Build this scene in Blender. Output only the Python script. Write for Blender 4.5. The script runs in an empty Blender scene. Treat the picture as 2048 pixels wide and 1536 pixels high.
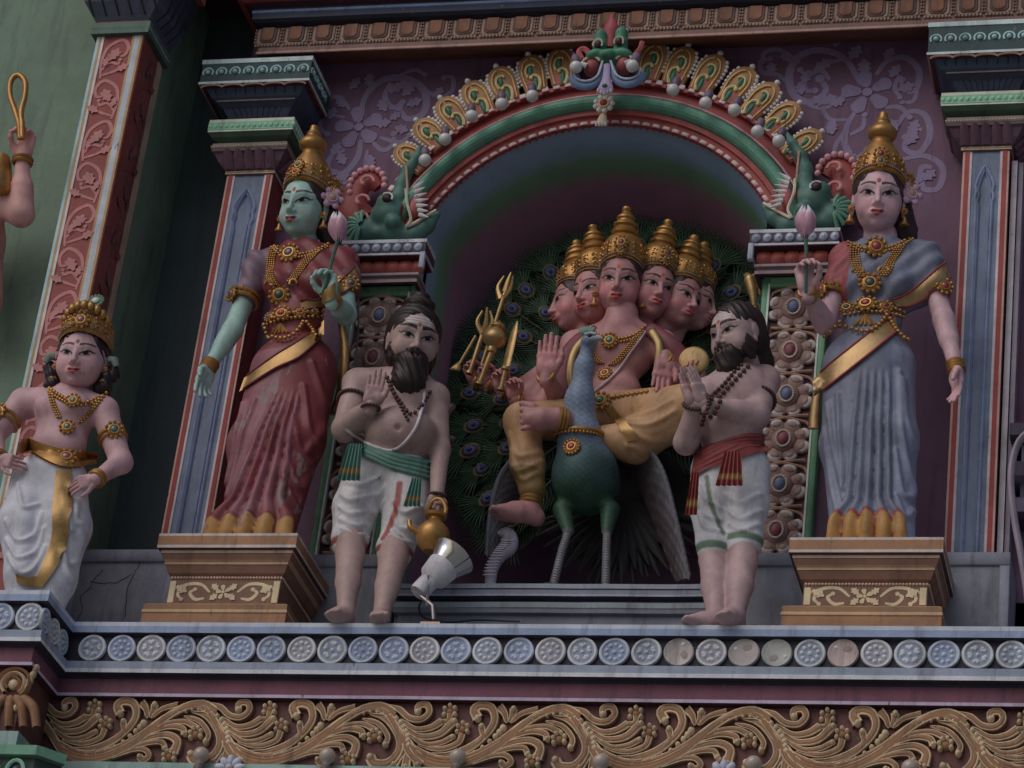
import bpy, math, random
import numpy as np
from mathutils import Matrix, Vector
random.seed(7); RNG = np.random.default_rng(7)
SC = bpy.context.scene; COL = SC.collection
R = math.radians; PI = math.pi

# ---------------------------------------------------------------- camera, sky, sun, exposure
cam_d = bpy.data.cameras.new('camera'); cam = bpy.data.objects.new('camera', cam_d); COL.objects.link(cam)
cam_d.sensor_width = 36.0; cam_d.lens = 109.1; cam_d.clip_start = 0.5; cam_d.clip_end = 3000
cr, cu, cf = (0.96871389, 0.22213794, 0.11067133), (0.01413829, -0.49460194, 0.86900462), (-0.24777715, 0.84025214, 0.48226842)
cam.matrix_world = Matrix(((cr[0], cu[0], -cf[0], 3.37571), (cr[1], cu[1], -cf[1], -14.3894), (cr[2], cu[2], -cf[2], -6.33122), (0, 0, 0, 1)))
SC.camera = cam
SUN_EL, SUN_AZ = R(44), R(-32)      # azimuth measured from the facade's outward normal, negative = viewer's left
w = bpy.data.worlds.new('World'); SC.world = w; w.use_nodes = True
nt = w.node_tree; bg = nt.nodes['Background']
sky = nt.nodes.new('ShaderNodeTexSky'); sky.sky_type = 'NISHITA'; sky.sun_disc = False
sky.sun_elevation = SUN_EL; sky.air_density = 1.0; sky.dust_density = 3.0; sky.ozone_density = 1.0
sun_dir = Vector((math.cos(SUN_EL) * math.sin(SUN_AZ), -math.cos(SUN_EL) * math.cos(SUN_AZ), math.sin(SUN_EL)))
sky.sun_rotation = math.atan2(sun_dir.x, sun_dir.y)
nt.links.new(sky.outputs[0], bg.inputs[0]); bg.inputs[1].default_value = 0.12
sl = bpy.data.lights.new('sun', 'SUN'); sl.energy = 1.2; sl.angle = R(50); sl.color = (1.0, 0.972, 0.968)
so = bpy.data.objects.new('sun', sl); COL.objects.link(so); so.location = (-6, -14, 14)
so.rotation_euler = (-sun_dir).to_track_quat('-Z', 'Y').to_euler()
SC.view_settings.view_transform = 'Standard'; SC.view_settings.look = 'None'
SC.view_settings.gamma = 1.0; SC.view_settings.exposure = -1.12; SC.view_settings.use_curve_mapping = False
SC.render.engine = 'CYCLES'; SC.cycles.max_bounces = 6; SC.cycles.diffuse_bounces = 3; SC.cycles.glossy_bounces = 2
try: SC.cycles.use_denoising = True
except Exception: pass

# ---------------------------------------------------------------- colours and materials
GAIN = 2.6
def lin(c):
    c = c / 255.0
    return c / 12.92 if c <= 0.04045 else ((c + 0.055) / 1.055) ** 2.4
def K(r, g, b, k=1.0, sat=0.86):
    """photo tone -> paint albedo"""
    L = [lin(v) for v in (r, g, b)]; m = 0.3 * L[0] + 0.5 * L[1] + 0.2 * L[2]
    return tuple(min(0.85, (m + (v - m) * sat) * GAIN * k) for v in L)
def paint(name, rough=0.5, metallic=0.0, wear=0.12, scale=6.0, bump=0.25, spec=0.4, coat=0.0, dust=0.0, chip=None, tint=None):
    m = bpy.data.materials.new(name); m.use_nodes = True; t = m.node_tree; N = t.nodes; L = t.links
    b = N['Principled BSDF']; b.inputs['Roughness'].default_value = rough; b.inputs['Metallic'].default_value = metallic
    b.inputs['Specular IOR Level'].default_value = spec; b.inputs['Coat Weight'].default_value = coat; b.inputs['Coat Roughness'].default_value = 0.25
    at = N.new('ShaderNodeAttribute'); at.attribute_name = 'Col'
    tc = N.new('ShaderNodeNewGeometry')
    n1 = N.new('ShaderNodeTexNoise'); n1.inputs['Scale'].default_value = scale; n1.inputs['Detail'].default_value = 6; n1.inputs['Roughness'].default_value = 0.65
    L.new(tc.outputs['Position'], n1.inputs['Vector'])
    mr = N.new('ShaderNodeMapRange'); mr.inputs[1].default_value = 0.3; mr.inputs[2].default_value = 0.7
    mr.inputs[3].default_value = 1 - wear; mr.inputs[4].default_value = 1 + wear; L.new(n1.outputs[0], mr.inputs[0])
    mx = N.new('ShaderNodeMix'); mx.data_type = 'RGBA'; mx.blend_type = 'MULTIPLY'; mx.inputs[0].default_value = 1.0
    L.new(at.outputs['Color'], mx.inputs[6]); L.new(mr.outputs[0], mx.inputs[7])
    out = mx.outputs[2]
    if dust > 0:      # soot and rain streaks: stretched noise with a shape of its own
        mp = N.new('ShaderNodeMapping'); mp.inputs['Scale'].default_value = (5.0, 5.0, 0.7); L.new(tc.outputs['Position'], mp.inputs[0])
        n2 = N.new('ShaderNodeTexNoise'); n2.inputs['Scale'].default_value = 2.2; n2.inputs['Detail'].default_value = 8; n2.inputs['Roughness'].default_value = 0.7; L.new(mp.outputs[0], n2.inputs['Vector'])
        m2 = N.new('ShaderNodeMapRange'); m2.inputs[1].default_value = 0.52; m2.inputs[2].default_value = 0.72; m2.inputs[3].default_value = 0.0; m2.inputs[4].default_value = dust; L.new(n2.outputs[0], m2.inputs[0])
        d = N.new('ShaderNodeMix'); d.data_type = 'RGBA'; d.inputs[7].default_value = (0.035, 0.03, 0.032, 1)
        L.new(m2.outputs[0], d.inputs[0]); L.new(out, d.inputs[6]); out = d.outputs[2]
    if chip:          # flaked paint showing the undercoat
        n3 = N.new('ShaderNodeTexNoise'); n3.inputs['Scale'].default_value = chip[3]; n3.inputs['Detail'].default_value = 8; n3.inputs['Roughness'].default_value = 0.72
        mp3 = N.new('ShaderNodeMapping'); mp3.inputs['Scale'].default_value = (1.0, 1.0, 0.45); L.new(tc.outputs['Position'], mp3.inputs[0]); L.new(mp3.outputs[0], n3.inputs['Vector'])
        m3 = N.new('ShaderNodeMapRange'); m3.inputs[1].default_value = chip[4]; m3.inputs[2].default_value = chip[4] + 0.035; L.new(n3.outputs[0], m3.inputs[0])
        d3 = N.new('ShaderNodeMix'); d3.data_type = 'RGBA'; d3.inputs[7].default_value = (*chip[:3], 1)
        L.new(m3.outputs[0], d3.inputs[0]); L.new(out, d3.inputs[6]); out = d3.outputs[2]
    L.new(out, b.inputs['Base Color'])
    if bump > 0:
        n4 = N.new('ShaderNodeTexNoise'); n4.inputs['Scale'].default_value = 55; n4.inputs['Detail'].default_value = 4; L.new(tc.outputs['Position'], n4.inputs['Vector'])
        bp = N.new('ShaderNodeBump'); bp.inputs['Strength'].default_value = bump; bp.inputs['Distance'].default_value = 0.004
        L.new(n4.outputs[0], bp.inputs['Height']); L.new(bp.outputs[0], b.inputs['Normal'])
    r2 = N.new('ShaderNodeMapRange'); r2.inputs[3].default_value = max(0.05, rough - 0.1); r2.inputs[4].default_value = min(1, rough + 0.15)
    L.new(n1.outputs[0], r2.inputs[0]); L.new(r2.outputs[0], b.inputs['Roughness'])
    return m
M_WALL = paint('painted_plaster', 0.66, wear=0.2, scale=3.0, bump=0.4, dust=0.45)
M_STONE = paint('painted_cement', 0.6, wear=0.22, scale=6.0, bump=0.45, dust=0.55, chip=(0.20, 0.18, 0.17, 17.0, 0.65))
M_PAINT = paint('enamel_paint', 0.48, wear=0.22, scale=11.0, bump=0.3, spec=0.4, dust=0.4, chip=(0.22, 0.19, 0.18, 18.0, 0.655))
M_NICHE = paint('niche_distemper', 0.7, wear=0.1, scale=4.0, bump=0.4, dust=0.12)
M_SKIN = paint('skin_enamel', 0.46, wear=0.24, scale=6.0, bump=0.3, spec=0.4, dust=0.34, chip=(0.16, 0.13, 0.12, 16.0, 0.665))
M_CLOTH = paint('cloth_enamel', 0.48, wear=0.22, scale=10.0, bump=0.3, spec=0.38, dust=0.45, chip=(0.14, 0.12, 0.11, 15.0, 0.655))
M_SARI = paint('worn_sari_enamel', 0.44, wear=0.22, scale=8.0, bump=0.25, spec=0.4, dust=0.25, chip=(0.30, 0.20, 0.20, 9.0, 0.575))
M_GOLD = paint('gold_paint', 0.36, metallic=0.55, wear=0.22, scale=14.0, bump=0.2, spec=0.5, dust=0.25)
M_GEM = paint('glass_gem', 0.12, wear=0.05, bump=0.0, spec=0.7, coat=0.6)
M_HAIR = paint('dark_hair_enamel', 0.40, wear=0.2, scale=20.0, bump=0.3, spec=0.4)
M_GLASS = paint('opal_glass', 0.15, wear=0.03, bump=0.0, spec=0.5, coat=0.4)
M_METAL = paint('bare_metal', 0.30, metallic=0.9, wear=0.1, bump=0.05)

# ---------------------------------------------------------------- mesh helpers
class MB:
    """collects geometry (verts, faces, colour) for one mesh object"""
    def __init__(s): s.V = []; s.F = []; s.C = []; s.n = 0
    def add(s, VF, col=(0.5, 0.5, 0.5)):
        V, F = VF; V = np.asarray(V, float).reshape(-1, 3)
        c = np.asarray(col, float)
        if c.ndim == 1: c = np.tile(c[:3], (len(V), 1))
        s.V.append(V); s.C.append(c)
        s.F.append((F, s.n)); s.n += len(V); return s
    def xf(s, m):
        m = np.array(m); s.V = [v @ m[:3, :3].T + m[:3, 3] for v in s.V]; return s
    def join(s, o, m=None):
        for v, c, (F, off), base in zip(o.V, o.C, o.F, range(len(o.V))):
            vv = v if m is None else v @ np.array(m)[:3, :3].T + np.array(m)[:3, 3]
            s.add((vv, F), c)
        return s
    def mesh(s, name, mat, sharp=47):
        V = np.concatenate(s.V); C = np.concatenate(s.C)
        tot, idx = [], []
        for F, off in s.F:
            if isinstance(F, np.ndarray):
                tot.append(np.full(len(F), F.shape[1])); idx.append((F + off).ravel())
            else:
                tot.append(np.array([len(f) for f in F])); idx.append(np.array([i + off for f in F for i in f]))
        tot = np.concatenate(tot).astype(np.int32); idx = np.concatenate(idx).astype(np.int32)
        me = bpy.data.meshes.new(name)
        me.vertices.add(len(V)); me.vertices.foreach_set('co', V.astype(np.float32).ravel())
        me.loops.add(len(idx)); me.loops.foreach_set('vertex_index', idx)
        me.polygons.add(len(tot)); me.polygons.foreach_set('loop_start', np.concatenate([[0], np.cumsum(tot)[:-1]]).astype(np.int32))
        me.update(calc_edges=True); me.validate()
        a = me.color_attributes.new('Col', 'FLOAT_COLOR', 'POINT')
        a.data.foreach_set('color', np.concatenate([C, np.ones((len(C), 1))], 1).astype(np.float32).ravel())
        me.polygons.foreach_set('use_smooth', np.ones(len(tot), bool))
        if sharp: me.set_sharp_from_angle(angle=R(sharp))
        me.materials.append(mat); return me
    def obj(s, name, mat, parent=None, sharp=47):
        return link(name, s.mesh(name, mat, sharp), parent)
def link(name, me, parent=None, m=None):
    o = bpy.data.objects.new(name, me); COL.objects.link(o)
    if parent is not None:
        o.parent = parent
        o.matrix_parent_inverse = parent.matrix_basis.inverted() if m is None else Matrix()
    if m is not None: o.matrix_basis = Matrix([list(r) for r in np.array(m)])
    return o
def tag(o, label=None, cat=None, group=None, kind=None):
    for k, v in (('label', label), ('category', cat), ('group', group), ('kind', kind)):
        if v: o[k] = v
    return o
def thing(name, label, cat, loc=(0, 0, 0), group=None, kind=None):
    o = bpy.data.objects.new(name, None); COL.objects.link(o); o.location = loc; o.empty_display_size = 0.1
    return tag(o, label, cat, group, kind)
def nrm(v):
    v = np.asarray(v, float); return v / (np.linalg.norm(v) + 1e-12)
def frame(o, zdir, ydir):
    """4x4: local z along zdir, local y near ydir"""
    z = nrm(zdir); x = nrm(np.cross(ydir, z)); y = np.cross(z, x)
    m = np.eye(4); m[:3, 0] = x; m[:3, 1] = y; m[:3, 2] = z; m[:3, 3] = o; return m
def TR(x=0, y=0, z=0): m = np.eye(4); m[:3, 3] = (x, y, z); return m
def ROT(ax, deg): return np.array(Matrix.Rotation(R(deg), 4, ax))
def SCL(x, y=None, z=None):
    y = x if y is None else y; z = x if z is None else z; return np.diag([x, y, z, 1.0])
def grid_faces(nu, nv, closeu=False, closev=False):
    """faces of a (nu x nv) vertex grid, index = i*nv+j"""
    i = np.arange(nu if closeu else nu - 1); j = np.arange(nv if closev else nv - 1)
    I, J = np.meshgrid(i, j, indexing='ij'); I2 = (I + 1) % nu; J2 = (J + 1) % nv
    return np.stack([I * nv + J, I2 * nv + J, I2 * nv + J2, I * nv + J2], -1).reshape(-1, 4)
def box(x0, x1, y0, y1, z0, z1, bev=0.0):
    if bev <= 0:
        V = [(x, y, z) for x in (x0, x1) for y in (y0, y1) for z in (z0, z1)]
        return V, [(0, 1, 3, 2), (4, 6, 7, 5), (0, 4, 5, 1), (2, 3, 7, 6), (0, 2, 6, 4), (1, 5, 7, 3)]
    b = bev; V = []; F = []
    # front (y0) face inset: chamfer the front edges only
    V = [(x0, y1, z0), (x1, y1, z0), (x1, y1, z1), (x0, y1, z1), (x0, y0 + b, z0), (x1, y0 + b, z0), (x1, y0 + b, z1), (x0, y0 + b, z1),
         (x0 + b, y0, z0 + b), (x1 - b, y0, z0 + b), (x1 - b, y0, z1 - b), (x0 + b, y0, z1 - b)]
    F = [(0, 3, 2, 1), (8, 9, 10, 11)]
    for i in range(4):
        j = (i + 1) % 4; F += [(i, j, 4 + j, 4 + i), (4 + i, 4 + j, 8 + j, 8 + i)]
    return V, F
def prism(pts, y0, y1, bev=0.0):
    """polygon in XZ (counter-clockwise seen from -Y) from back y1 to front y0, front edge chamfered"""
    p = np.asarray(pts, float); n = len(p)
    if bev > 0:
        nx = np.roll(p, -1, 0) - np.roll(p, 1, 0); nx = np.stack([-nx[:, 1], nx[:, 0]], 1); nx /= np.linalg.norm(nx, axis=1)[:, None] + 1e-9
        q = p + nx * bev
        V = [(a, y1, b) for a, b in p] + [(a, y0 + bev, b) for a, b in p] + [(a, y0, b) for a, b in q]
        F = [tuple(range(2 * n, 3 * n))] + [(i, (i + 1) % n, n + (i + 1) % n, n + i) for i in range(n)] + [(n + i, n + (i + 1) % n, 2 * n + (i + 1) % n, 2 * n + i) for i in range(n)]
    else:
        V = [(a, y1, b) for a, b in p] + [(a, y0, b) for a, b in p]
        F = [tuple(range(n, 2 * n))] + [(i, (i + 1) % n, n + (i + 1) % n, n + i) for i in range(n)]
    return V, F
def ell(c, r, m=None, nu=12, nv=8):
    u = np.arange(nu) * 2 * PI / nu; v = np.linspace(-PI / 2, PI / 2, nv)
    V = np.stack([np.outer(np.cos(u), np.cos(v)) * r[0], np.outer(np.sin(u), np.cos(v)) * r[1], np.outer(np.ones(nu), np.sin(v)) * r[2]], -1).reshape(-1, 3)
    if m is not None: V = V @ np.array(m)[:3, :3].T
    return V + np.asarray(c), grid_faces(nu, nv, closeu=True)
def lathe(prof, n=16, m=None, lobes=0, amp=0.0):
    """(r,z) profile spun about local z"""
    p = np.asarray(prof, float); u = np.arange(n) * 2 * PI / n
    k = 1 + amp * np.cos(lobes * u) if lobes else np.ones(n)
    V = np.stack([np.outer(np.cos(u) * k, p[:, 0]), np.outer(np.sin(u) * k, p[:, 0]), np.tile(p[:, 1], (n, 1))], -1).reshape(-1, 3)
    if m is not None: V = V @ np.array(m)[:3, :3].T + np.array(m)[:3, 3]
    return V, grid_faces(n, len(p), closeu=True)
def smooth_path(P, n, closed=False):
    """Catmull-Rom through P"""
    P = np.asarray(P, float); k = len(P)
    if closed: Q = np.vstack([P[-1], P, P[0], P[1]]); segs = k
    else: Q = np.vstack([2 * P[0] - P[1], P, 2 * P[-1] - P[-2]]); segs = k - 1
    t = np.linspace(0, segs, n, endpoint=not closed); i = np.minimum(t.astype(int), segs - 1); f = (t - i)[:, None]
    a, b, c, d = Q[i], Q[i + 1], Q[i + 2], Q[i + 3]
    return 0.5 * ((2 * b) + (c - a) * f + (2 * a - 5 * b + 4 * c - d) * f ** 2 + (3 * b - a - 3 * c + d) * f ** 3)
def tube(P, r, n=8, closed=False, flat=1.0, up=None, cap=True):
    """sweep a circle (or ellipse: flat<1 thins it along 'up') along P"""
    P = np.asarray(P, float); k = len(P); r = np.broadcast_to(np.asarray(r, float), (k,))
    T = (np.roll(P, -1, 0) - np.roll(P, 1, 0)) if closed else np.gradient(P, axis=0)
    T /= np.linalg.norm(T, axis=1)[:, None] + 1e-12
    if up is not None:
        up = np.broadcast_to(np.asarray(up, float), P.shape); B = np.cross(T, up); B /= np.linalg.norm(B, axis=1)[:, None] + 1e-9; N = np.cross(B, T)
    else:
        N = np.zeros_like(P); v = np.array([0, 0, 1.0]) if abs(T[0][2]) < 0.9 else np.array([1.0, 0, 0])
        for i in range(k):
            v = v - T[i] * (v @ T[i]); v = v / (np.linalg.norm(v) + 1e-12); N[i] = v
        B = np.cross(T, N)
    u = np.arange(n) * 2 * PI / n
    V = P[:, None, :] + r[:, None, None] * (np.cos(u)[None, :, None] * B[:, None, :] + flat * np.sin(u)[None, :, None] * N[:, None, :])
    F = grid_faces(k, n, closeu=closed, closev=True)
    V = V.reshape(-1, 3)
    if cap and not closed:
        F = [tuple(f) for f in F] + [tuple(range(n - 1, -1, -1)), tuple(range((k - 1) * n, k * n))]
    return V, F
def strip(P, w, y, th=0.003, lift=None):
    """flat painted / raised ribbon in the XZ plane: P (k,2), half-width w(k), front at y; a domed relief if lift is given"""
    P = np.asarray(P, float); k = len(P); w = np.broadcast_to(np.asarray(w, float), (k,))
    T = np.gradient(P, axis=0); T /= np.linalg.norm(T, axis=1)[:, None] + 1e-12; N = np.stack([-T[:, 1], T[:, 0]], 1)
    off = [(-1, 0), (-0.62, 0.75), (0, 1.0), (0.62, 0.75), (1, 0)] if lift else [(-1, 0), (-1, 1), (1, 1), (1, 0)]
    h = lift if lift else th
    V = []
    for o, q in off:
        pp = P + N * (w * o)[:, None]
        hh = (h * np.minimum(1, w / (w.max() + 1e-9) + 0.25)) if lift else np.full(k, h)
        V.append(np.stack([pp[:, 0], y - hh * q, pp[:, 1]], 1))
    V = np.stack(V, 1).reshape(-1, 3)
    return V, grid_faces(k, len(off))[:, ::-1]
def sweep(prof, path, cols, closed=False, wob=0.0016):
    """mould a (out,z) profile along an XY path, outward = right-hand side of travel; one colour per profile segment.
    Returns an MB; segments keep their own verts so colour edges stay crisp."""
    path = np.asarray(path, float)
    if wob > 0:      # long runs are cut in short lengths so the hand-laid edges can waver
        q = [path[0]]
        for a, b in zip(path[:-1], path[1:]):
            m = max(1, int(np.linalg.norm(b - a) / .16)); q += [a + (b - a) * i / m for i in range(1, m + 1)]
        path = np.array(q)
    k = len(path); mb = MB()
    st = np.cumsum(RNG.normal(0, wob, (k, 2)) if wob > 0 else np.zeros((k, 2)), 0) * .5; st = np.clip(st, -2.2 * wob, 2.2 * wob)
    d = [nrm(path[i + 1] - path[i]) for i in range(k - 1)]
    nr = [np.array([v[1], -v[0]]) for v in d]; mit = []
    for i in range(k):
        if i == 0: mit.append(nr[0])
        elif i == k - 1: mit.append(nr[-1])
        else:
            s = nr[i - 1] + nr[i]; mit.append(s / (s @ nr[i]))
    mit = np.array(mit)
    for q in range(len(prof) - 1):
        (o0, z0), (o1, z1) = prof[q], prof[q + 1]
        for i in range(k - 1):
            V = []
            for o, z in ((o0, z0), (o1, z1)):
                for j in (i, i + 1):
                    p = path[j] + mit[j] * (o + st[j, 0]); V.append((p[0], p[1], z + st[j, 1]))
            mb.add((V, [(0, 1, 3, 2)]), cols[q % len(cols)])
    for end in (0, k - 1):    # end caps
        V = [(*(path[end] + mit[end] * o), z) for o, z in prof]
        V += [(*path[end], prof[-1][1]), (*path[end], prof[0][1])]
        mb.add((V, [tuple(range(len(V)))]), cols[0])
    return mb
def beads(P, r, col, mb, nu=8, nv=6, sq=(1, 1, 1)):
    r = np.broadcast_to(np.asarray(r, float), (len(P),))
    for p, q in zip(P, r): mb.add(ell(p, (q * sq[0], q * sq[1], q * sq[2]), None, nu, nv), col)
def resample(P, step):
    P = np.asarray(P, float); d = np.concatenate([[0], np.cumsum(np.linalg.norm(np.diff(P, axis=0), axis=1))])
    n = max(2, int(d[-1] / step)); t = np.linspace(0, d[-1], n)
    return np.stack([np.interp(t, d, P[:, i]) for i in range(P.shape[1])], 1)

# ---------------------------------------------------------------- sculpting: smooth-blended distance field -> continuous mesh
class Clay:
    def __init__(s, lo, hi, h):
        s.h = h; s.lo = np.array(lo, float); n = np.ceil((np.array(hi) - s.lo) / h).astype(int) + 1
        s.ax = [s.lo[i] + h * np.arange(n[i]) for i in range(3)]; s.D = np.full(n, 1.0, np.float32)
    def sub(s, lo, hi):
        sl = []
        for i in range(3):
            a = max(0, int((lo[i] - s.lo[i]) / s.h) - 1); b = min(s.D.shape[i], int((hi[i] - s.lo[i]) / s.h) + 3)
            if a >= b: return None, None
            sl.append(slice(a, b))
        g = np.meshgrid(*[s.ax[i][sl[i]].astype(np.float32) for i in range(3)], indexing='ij', sparse=True)
        return tuple(sl), g
    def put(s, fn, lo, hi, k, cut=False):
        m = k + 2 * s.h; sl, g = s.sub(np.array(lo) - m, np.array(hi) + m)
        if sl is None: return s
        d = fn(*g); D = s.D[sl]
        if cut:
            d = -d; t = np.clip(0.5 - 0.5 * (D - d) / k, 0, 1); s.D[sl] = D * (1 - t) + d * t + k * t * (1 - t)
        else:
            t = np.clip(0.5 + 0.5 * (D - d) / k, 0, 1); s.D[sl] = D * (1 - t) + d * t - k * t * (1 - t)
        return s
    def cone(s, a, b, ra, rb, k=0.02, cut=False):
        a = np.array(a, float); b = np.array(b, float); v = b - a; L2 = max(v @ v, 1e-9)
        def fn(x, y, z):
            t = np.clip(((x - a[0]) * v[0] + (y - a[1]) * v[1] + (z - a[2]) * v[2]) / L2, 0, 1)
            return np.sqrt((x - a[0] - t * v[0]) ** 2 + (y - a[1] - t * v[1]) ** 2 + (z - a[2] - t * v[2]) ** 2) - (ra + (rb - ra) * t)
        r = max(ra, rb); return s.put(fn, np.minimum(a, b) - r, np.maximum(a, b) + r, k, cut)
    def limb(s, P, r, k=0.02):
        for i in range(len(P) - 1): s.cone(P[i], P[i + 1], r[i], r[i + 1], k)
        return s
    def limb_cut(s, P, r, k=0.02):
        for i in range(len(P) - 1): s.cone(P[i], P[i + 1], r[i], r[i + 1], k, cut=True)
        return s
    def ball(s, c, r, k=0.02, m=None, cut=False):
        r = np.array(r if np.ndim(r) else (r, r, r), float); c = np.array(c, float)
        Rm = np.eye(3) if m is None else np.array(m)[:3, :3]
        def fn(x, y, z):
            X, Y, Z = x - c[0], y - c[1], z - c[2]
            if m is not None:
                X, Y, Z = (Rm[0, 0] * X + Rm[1, 0] * Y + Rm[2, 0] * Z, Rm[0, 1] * X + Rm[1, 1] * Y + Rm[2, 1] * Z, Rm[0, 2] * X + Rm[1, 2] * Y + Rm[2, 2] * Z)
            q = np.sqrt((X / r[0]) ** 2 + (Y / r[1]) ** 2 + (Z / r[2]) ** 2)
            g = np.sqrt((X / r[0] ** 2) ** 2 + (Y / r[1] ** 2) ** 2 + (Z / r[2] ** 2) ** 2)
            return q * (q - 1) / (g + 1e-6)
        ext = np.full(3, r.max()) if m is not None else r
        return s.put(fn, c - ext, c + ext, k, cut)
    def mesh(s):
        D = s.D; S = D < 0; n = D.shape
        c = np.zeros((n[0] - 1, n[1] - 1, n[2] - 1), np.int8)
        for dx in (0, 1):
            for dy in (0, 1):
                for dz in (0, 1): c += S[dx:n[0] - 1 + dx, dy:n[1] - 1 + dy, dz:n[2] - 1 + dz]
        I = np.argwhere((c > 0) & (c < 8)); idx = np.full(c.shape, -1, np.int32); idx[tuple(I.T)] = np.arange(len(I))
        acc = np.zeros((len(I), 3)); cnt = np.zeros(len(I))
        for ax in range(3):
            o = [a for a in range(3) if a != ax]
            for p in (0, 1):
                for q in (0, 1):
                    A = I.copy(); A[:, o[0]] += p; A[:, o[1]] += q; B = A.copy(); B[:, ax] += 1
                    da = D[tuple(A.T)]; db = D[tuple(B.T)]; mk = (da < 0) != (db < 0)
                    t = np.where(mk, da / np.where(mk, da - db, 1), 0); P = A.astype(float); P[:, ax] += t
                    acc[mk] += P[mk]; cnt[mk] += 1
        V = s.lo + s.h * acc / cnt[:, None]; F = []
        for ax in range(3):
            o = [(ax + 1) % 3, (ax + 2) % 3]
            sl0 = [slice(1, -1)] * 3; sl0[ax] = slice(0, -1); sl1 = [slice(1, -1)] * 3; sl1[ax] = slice(1, None)
            a = S[tuple(sl0)]; b = S[tuple(sl1)]; E = np.argwhere(a != b)
            base = E + 1; base[:, ax] = E[:, ax]; fl = a[tuple(E.T)]
            q = []
            for p0, p1 in ((-1, -1), (0, -1), (0, 0), (-1, 0)):
                cc = base.copy(); cc[:, o[0]] += p0; cc[:, o[1]] += p1; q.append(idx[tuple(cc.T)])
            q = np.stack(q, 1); q[~fl] = q[~fl][:, ::-1]; F.append(q)
        return V, np.concatenate(F)
def normals(V, F):
    a, b, c, d = V[F[:, 0]], V[F[:, 1]], V[F[:, 2]], V[F[:, 3]]; n = np.cross(c - a, d - b); N = np.zeros_like(V)
    for i in range(4): np.add.at(N, F[:, i], n)
    return N / (np.linalg.norm(N, axis=1)[:, None] + 1e-12)
def relax(V, F, it=1, f=0.5):
    """Laplacian smoothing of a voxel mesh"""
    for _ in range(it):
        A = np.zeros_like(V); c = np.zeros(len(V))
        for i in range(4):
            for j in ((i + 1) % 4, (i + 3) % 4):
                np.add.at(A, F[:, i], V[F[:, j]]); np.add.at(c, F[:, i], 1)
        V = V * (1 - f) + f * A / c[:, None]
    return V
def sstep(a, b, x): t = np.clip((x - a) / (b - a), 0, 1); return t * t * (3 - 2 * t)
def mixc(base, col, w):
    w = np.asarray(w)[..., None]; return np.asarray(base) * (1 - w) + np.asarray(col) * w

def polydist(x, z, P):
    """distance of points to a 2-D polyline"""
    P = np.asarray(P, float); d = np.full(x.shape, 9.0)
    for a, b in zip(P[:-1], P[1:]):
        v = b - a; t = np.clip(((x - a[0]) * v[0] + (z - a[1]) * v[1]) / (v @ v + 1e-9), 0, 1)
        d = np.minimum(d, np.hypot(x - a[0] - t * v[0], z - a[1] - t * v[1]))
    return d

M_CHROME = paint('polished_steel', 0.12, metallic=1.0, wear=0.06, bump=0.04)

# ================================================================ THE SETTING
# palette (photo tones)
PURPLE = K(82, 58, 78); LAV = K(98, 86, 112); BROWN = K(98, 66, 48); CREAM = K(150, 128, 112); DBROWN = K(52, 32, 30)
LBLUE = K(116, 130, 156); SLATE = K(46, 46, 62); GREYB = K(94, 96, 106); RED = K(106, 40, 38); PINK = K(158, 112, 118)
GREEN = K(62, 110, 92); DGREEN = K(34, 56, 52); MAROON = K(52, 26, 34); OCHRE = K(150, 98, 56); GOLD = K(124, 90, 54); WHITE = K(168, 168, 178)
GOLDP = (0.50, 0.265, 0.085)

g = MB().add(box(-60, 60, -80, 3, -9.2, -9.0), (0.32, 0.31, 0.29)); tag(g.obj('ground', M_STONE), kind='structure')

XC = -0.485; ZC = 2.465; RA = 1.103      # niche axis, arch centre, intrados radius
XL, XR = XC - 0.985, XC + 0.985
def arch_outline(n=48, z0=0.5, r=RA, half=0.985):
    """left foot -> over the top -> right foot"""
    a1 = math.acos(half / r); th = np.linspace(PI - a1, a1, n)
    P = [(XC - half, z) for z in np.linspace(z0, ZC + r * math.sin(a1), 12, endpoint=False)]
    P += [(XC + r * math.cos(t), ZC + r * math.sin(t)) for t in th]
    P += [(XC + half, z) for z in np.linspace(ZC + r * math.sin(a1), z0, 13)[1:]]
    return np.array(P)
# --- main wall with the arched opening
mb = MB(); ao = arch_outline(); n = len(ao)
outer = []
for (x, z) in ao:      # project the opening outline outward on to the wall rectangle
    dx, dz = x - XC, z - 1.6
    s = min((1.89 + 1.5) / abs(dx) if abs(dx) > 1e-6 else 9e9, (3.3 / dz if dz > 0 else 9e9) if abs(dz) > 1e-6 else 9e9)
    s = min(s, 3.6); outer.append((max(-2.75, min(2.9, XC + dx * s)), z + 0 if False else min(4.9, 1.6 + dz * s)))
outer = np.array(outer)
V = [(x, 0.0, z) for x, z in ao] + [(x, 0.0, z) for x, z in outer]
mb.add((V, [(i, i + 1, n + i + 1, n + i) for i in range(n - 1)]), PURPLE)
mb.add(box(-2.75, XL, 0.0, 0.05, -1.5, 0.6), PURPLE); mb.add(box(XR, 2.9, 0.0, 0.05, -1.5, 0.6), PURPLE)
mb.add(box(-2.75, -1.6, 0.004, 0.06, 0.4, 5.2), PURPLE); mb.add(box(0.75, 2.9, 0.004, 0.06, 0.4, 5.2), PURPLE)
mb.add(box(-2.75, 2.9, 0.004, 0.06, 3.7, 5.2), PURPLE)
wall = mb.obj('temple_wall', M_WALL); tag(wall, 'dark plum painted facade wall around the arched niche', 'wall')
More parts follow.
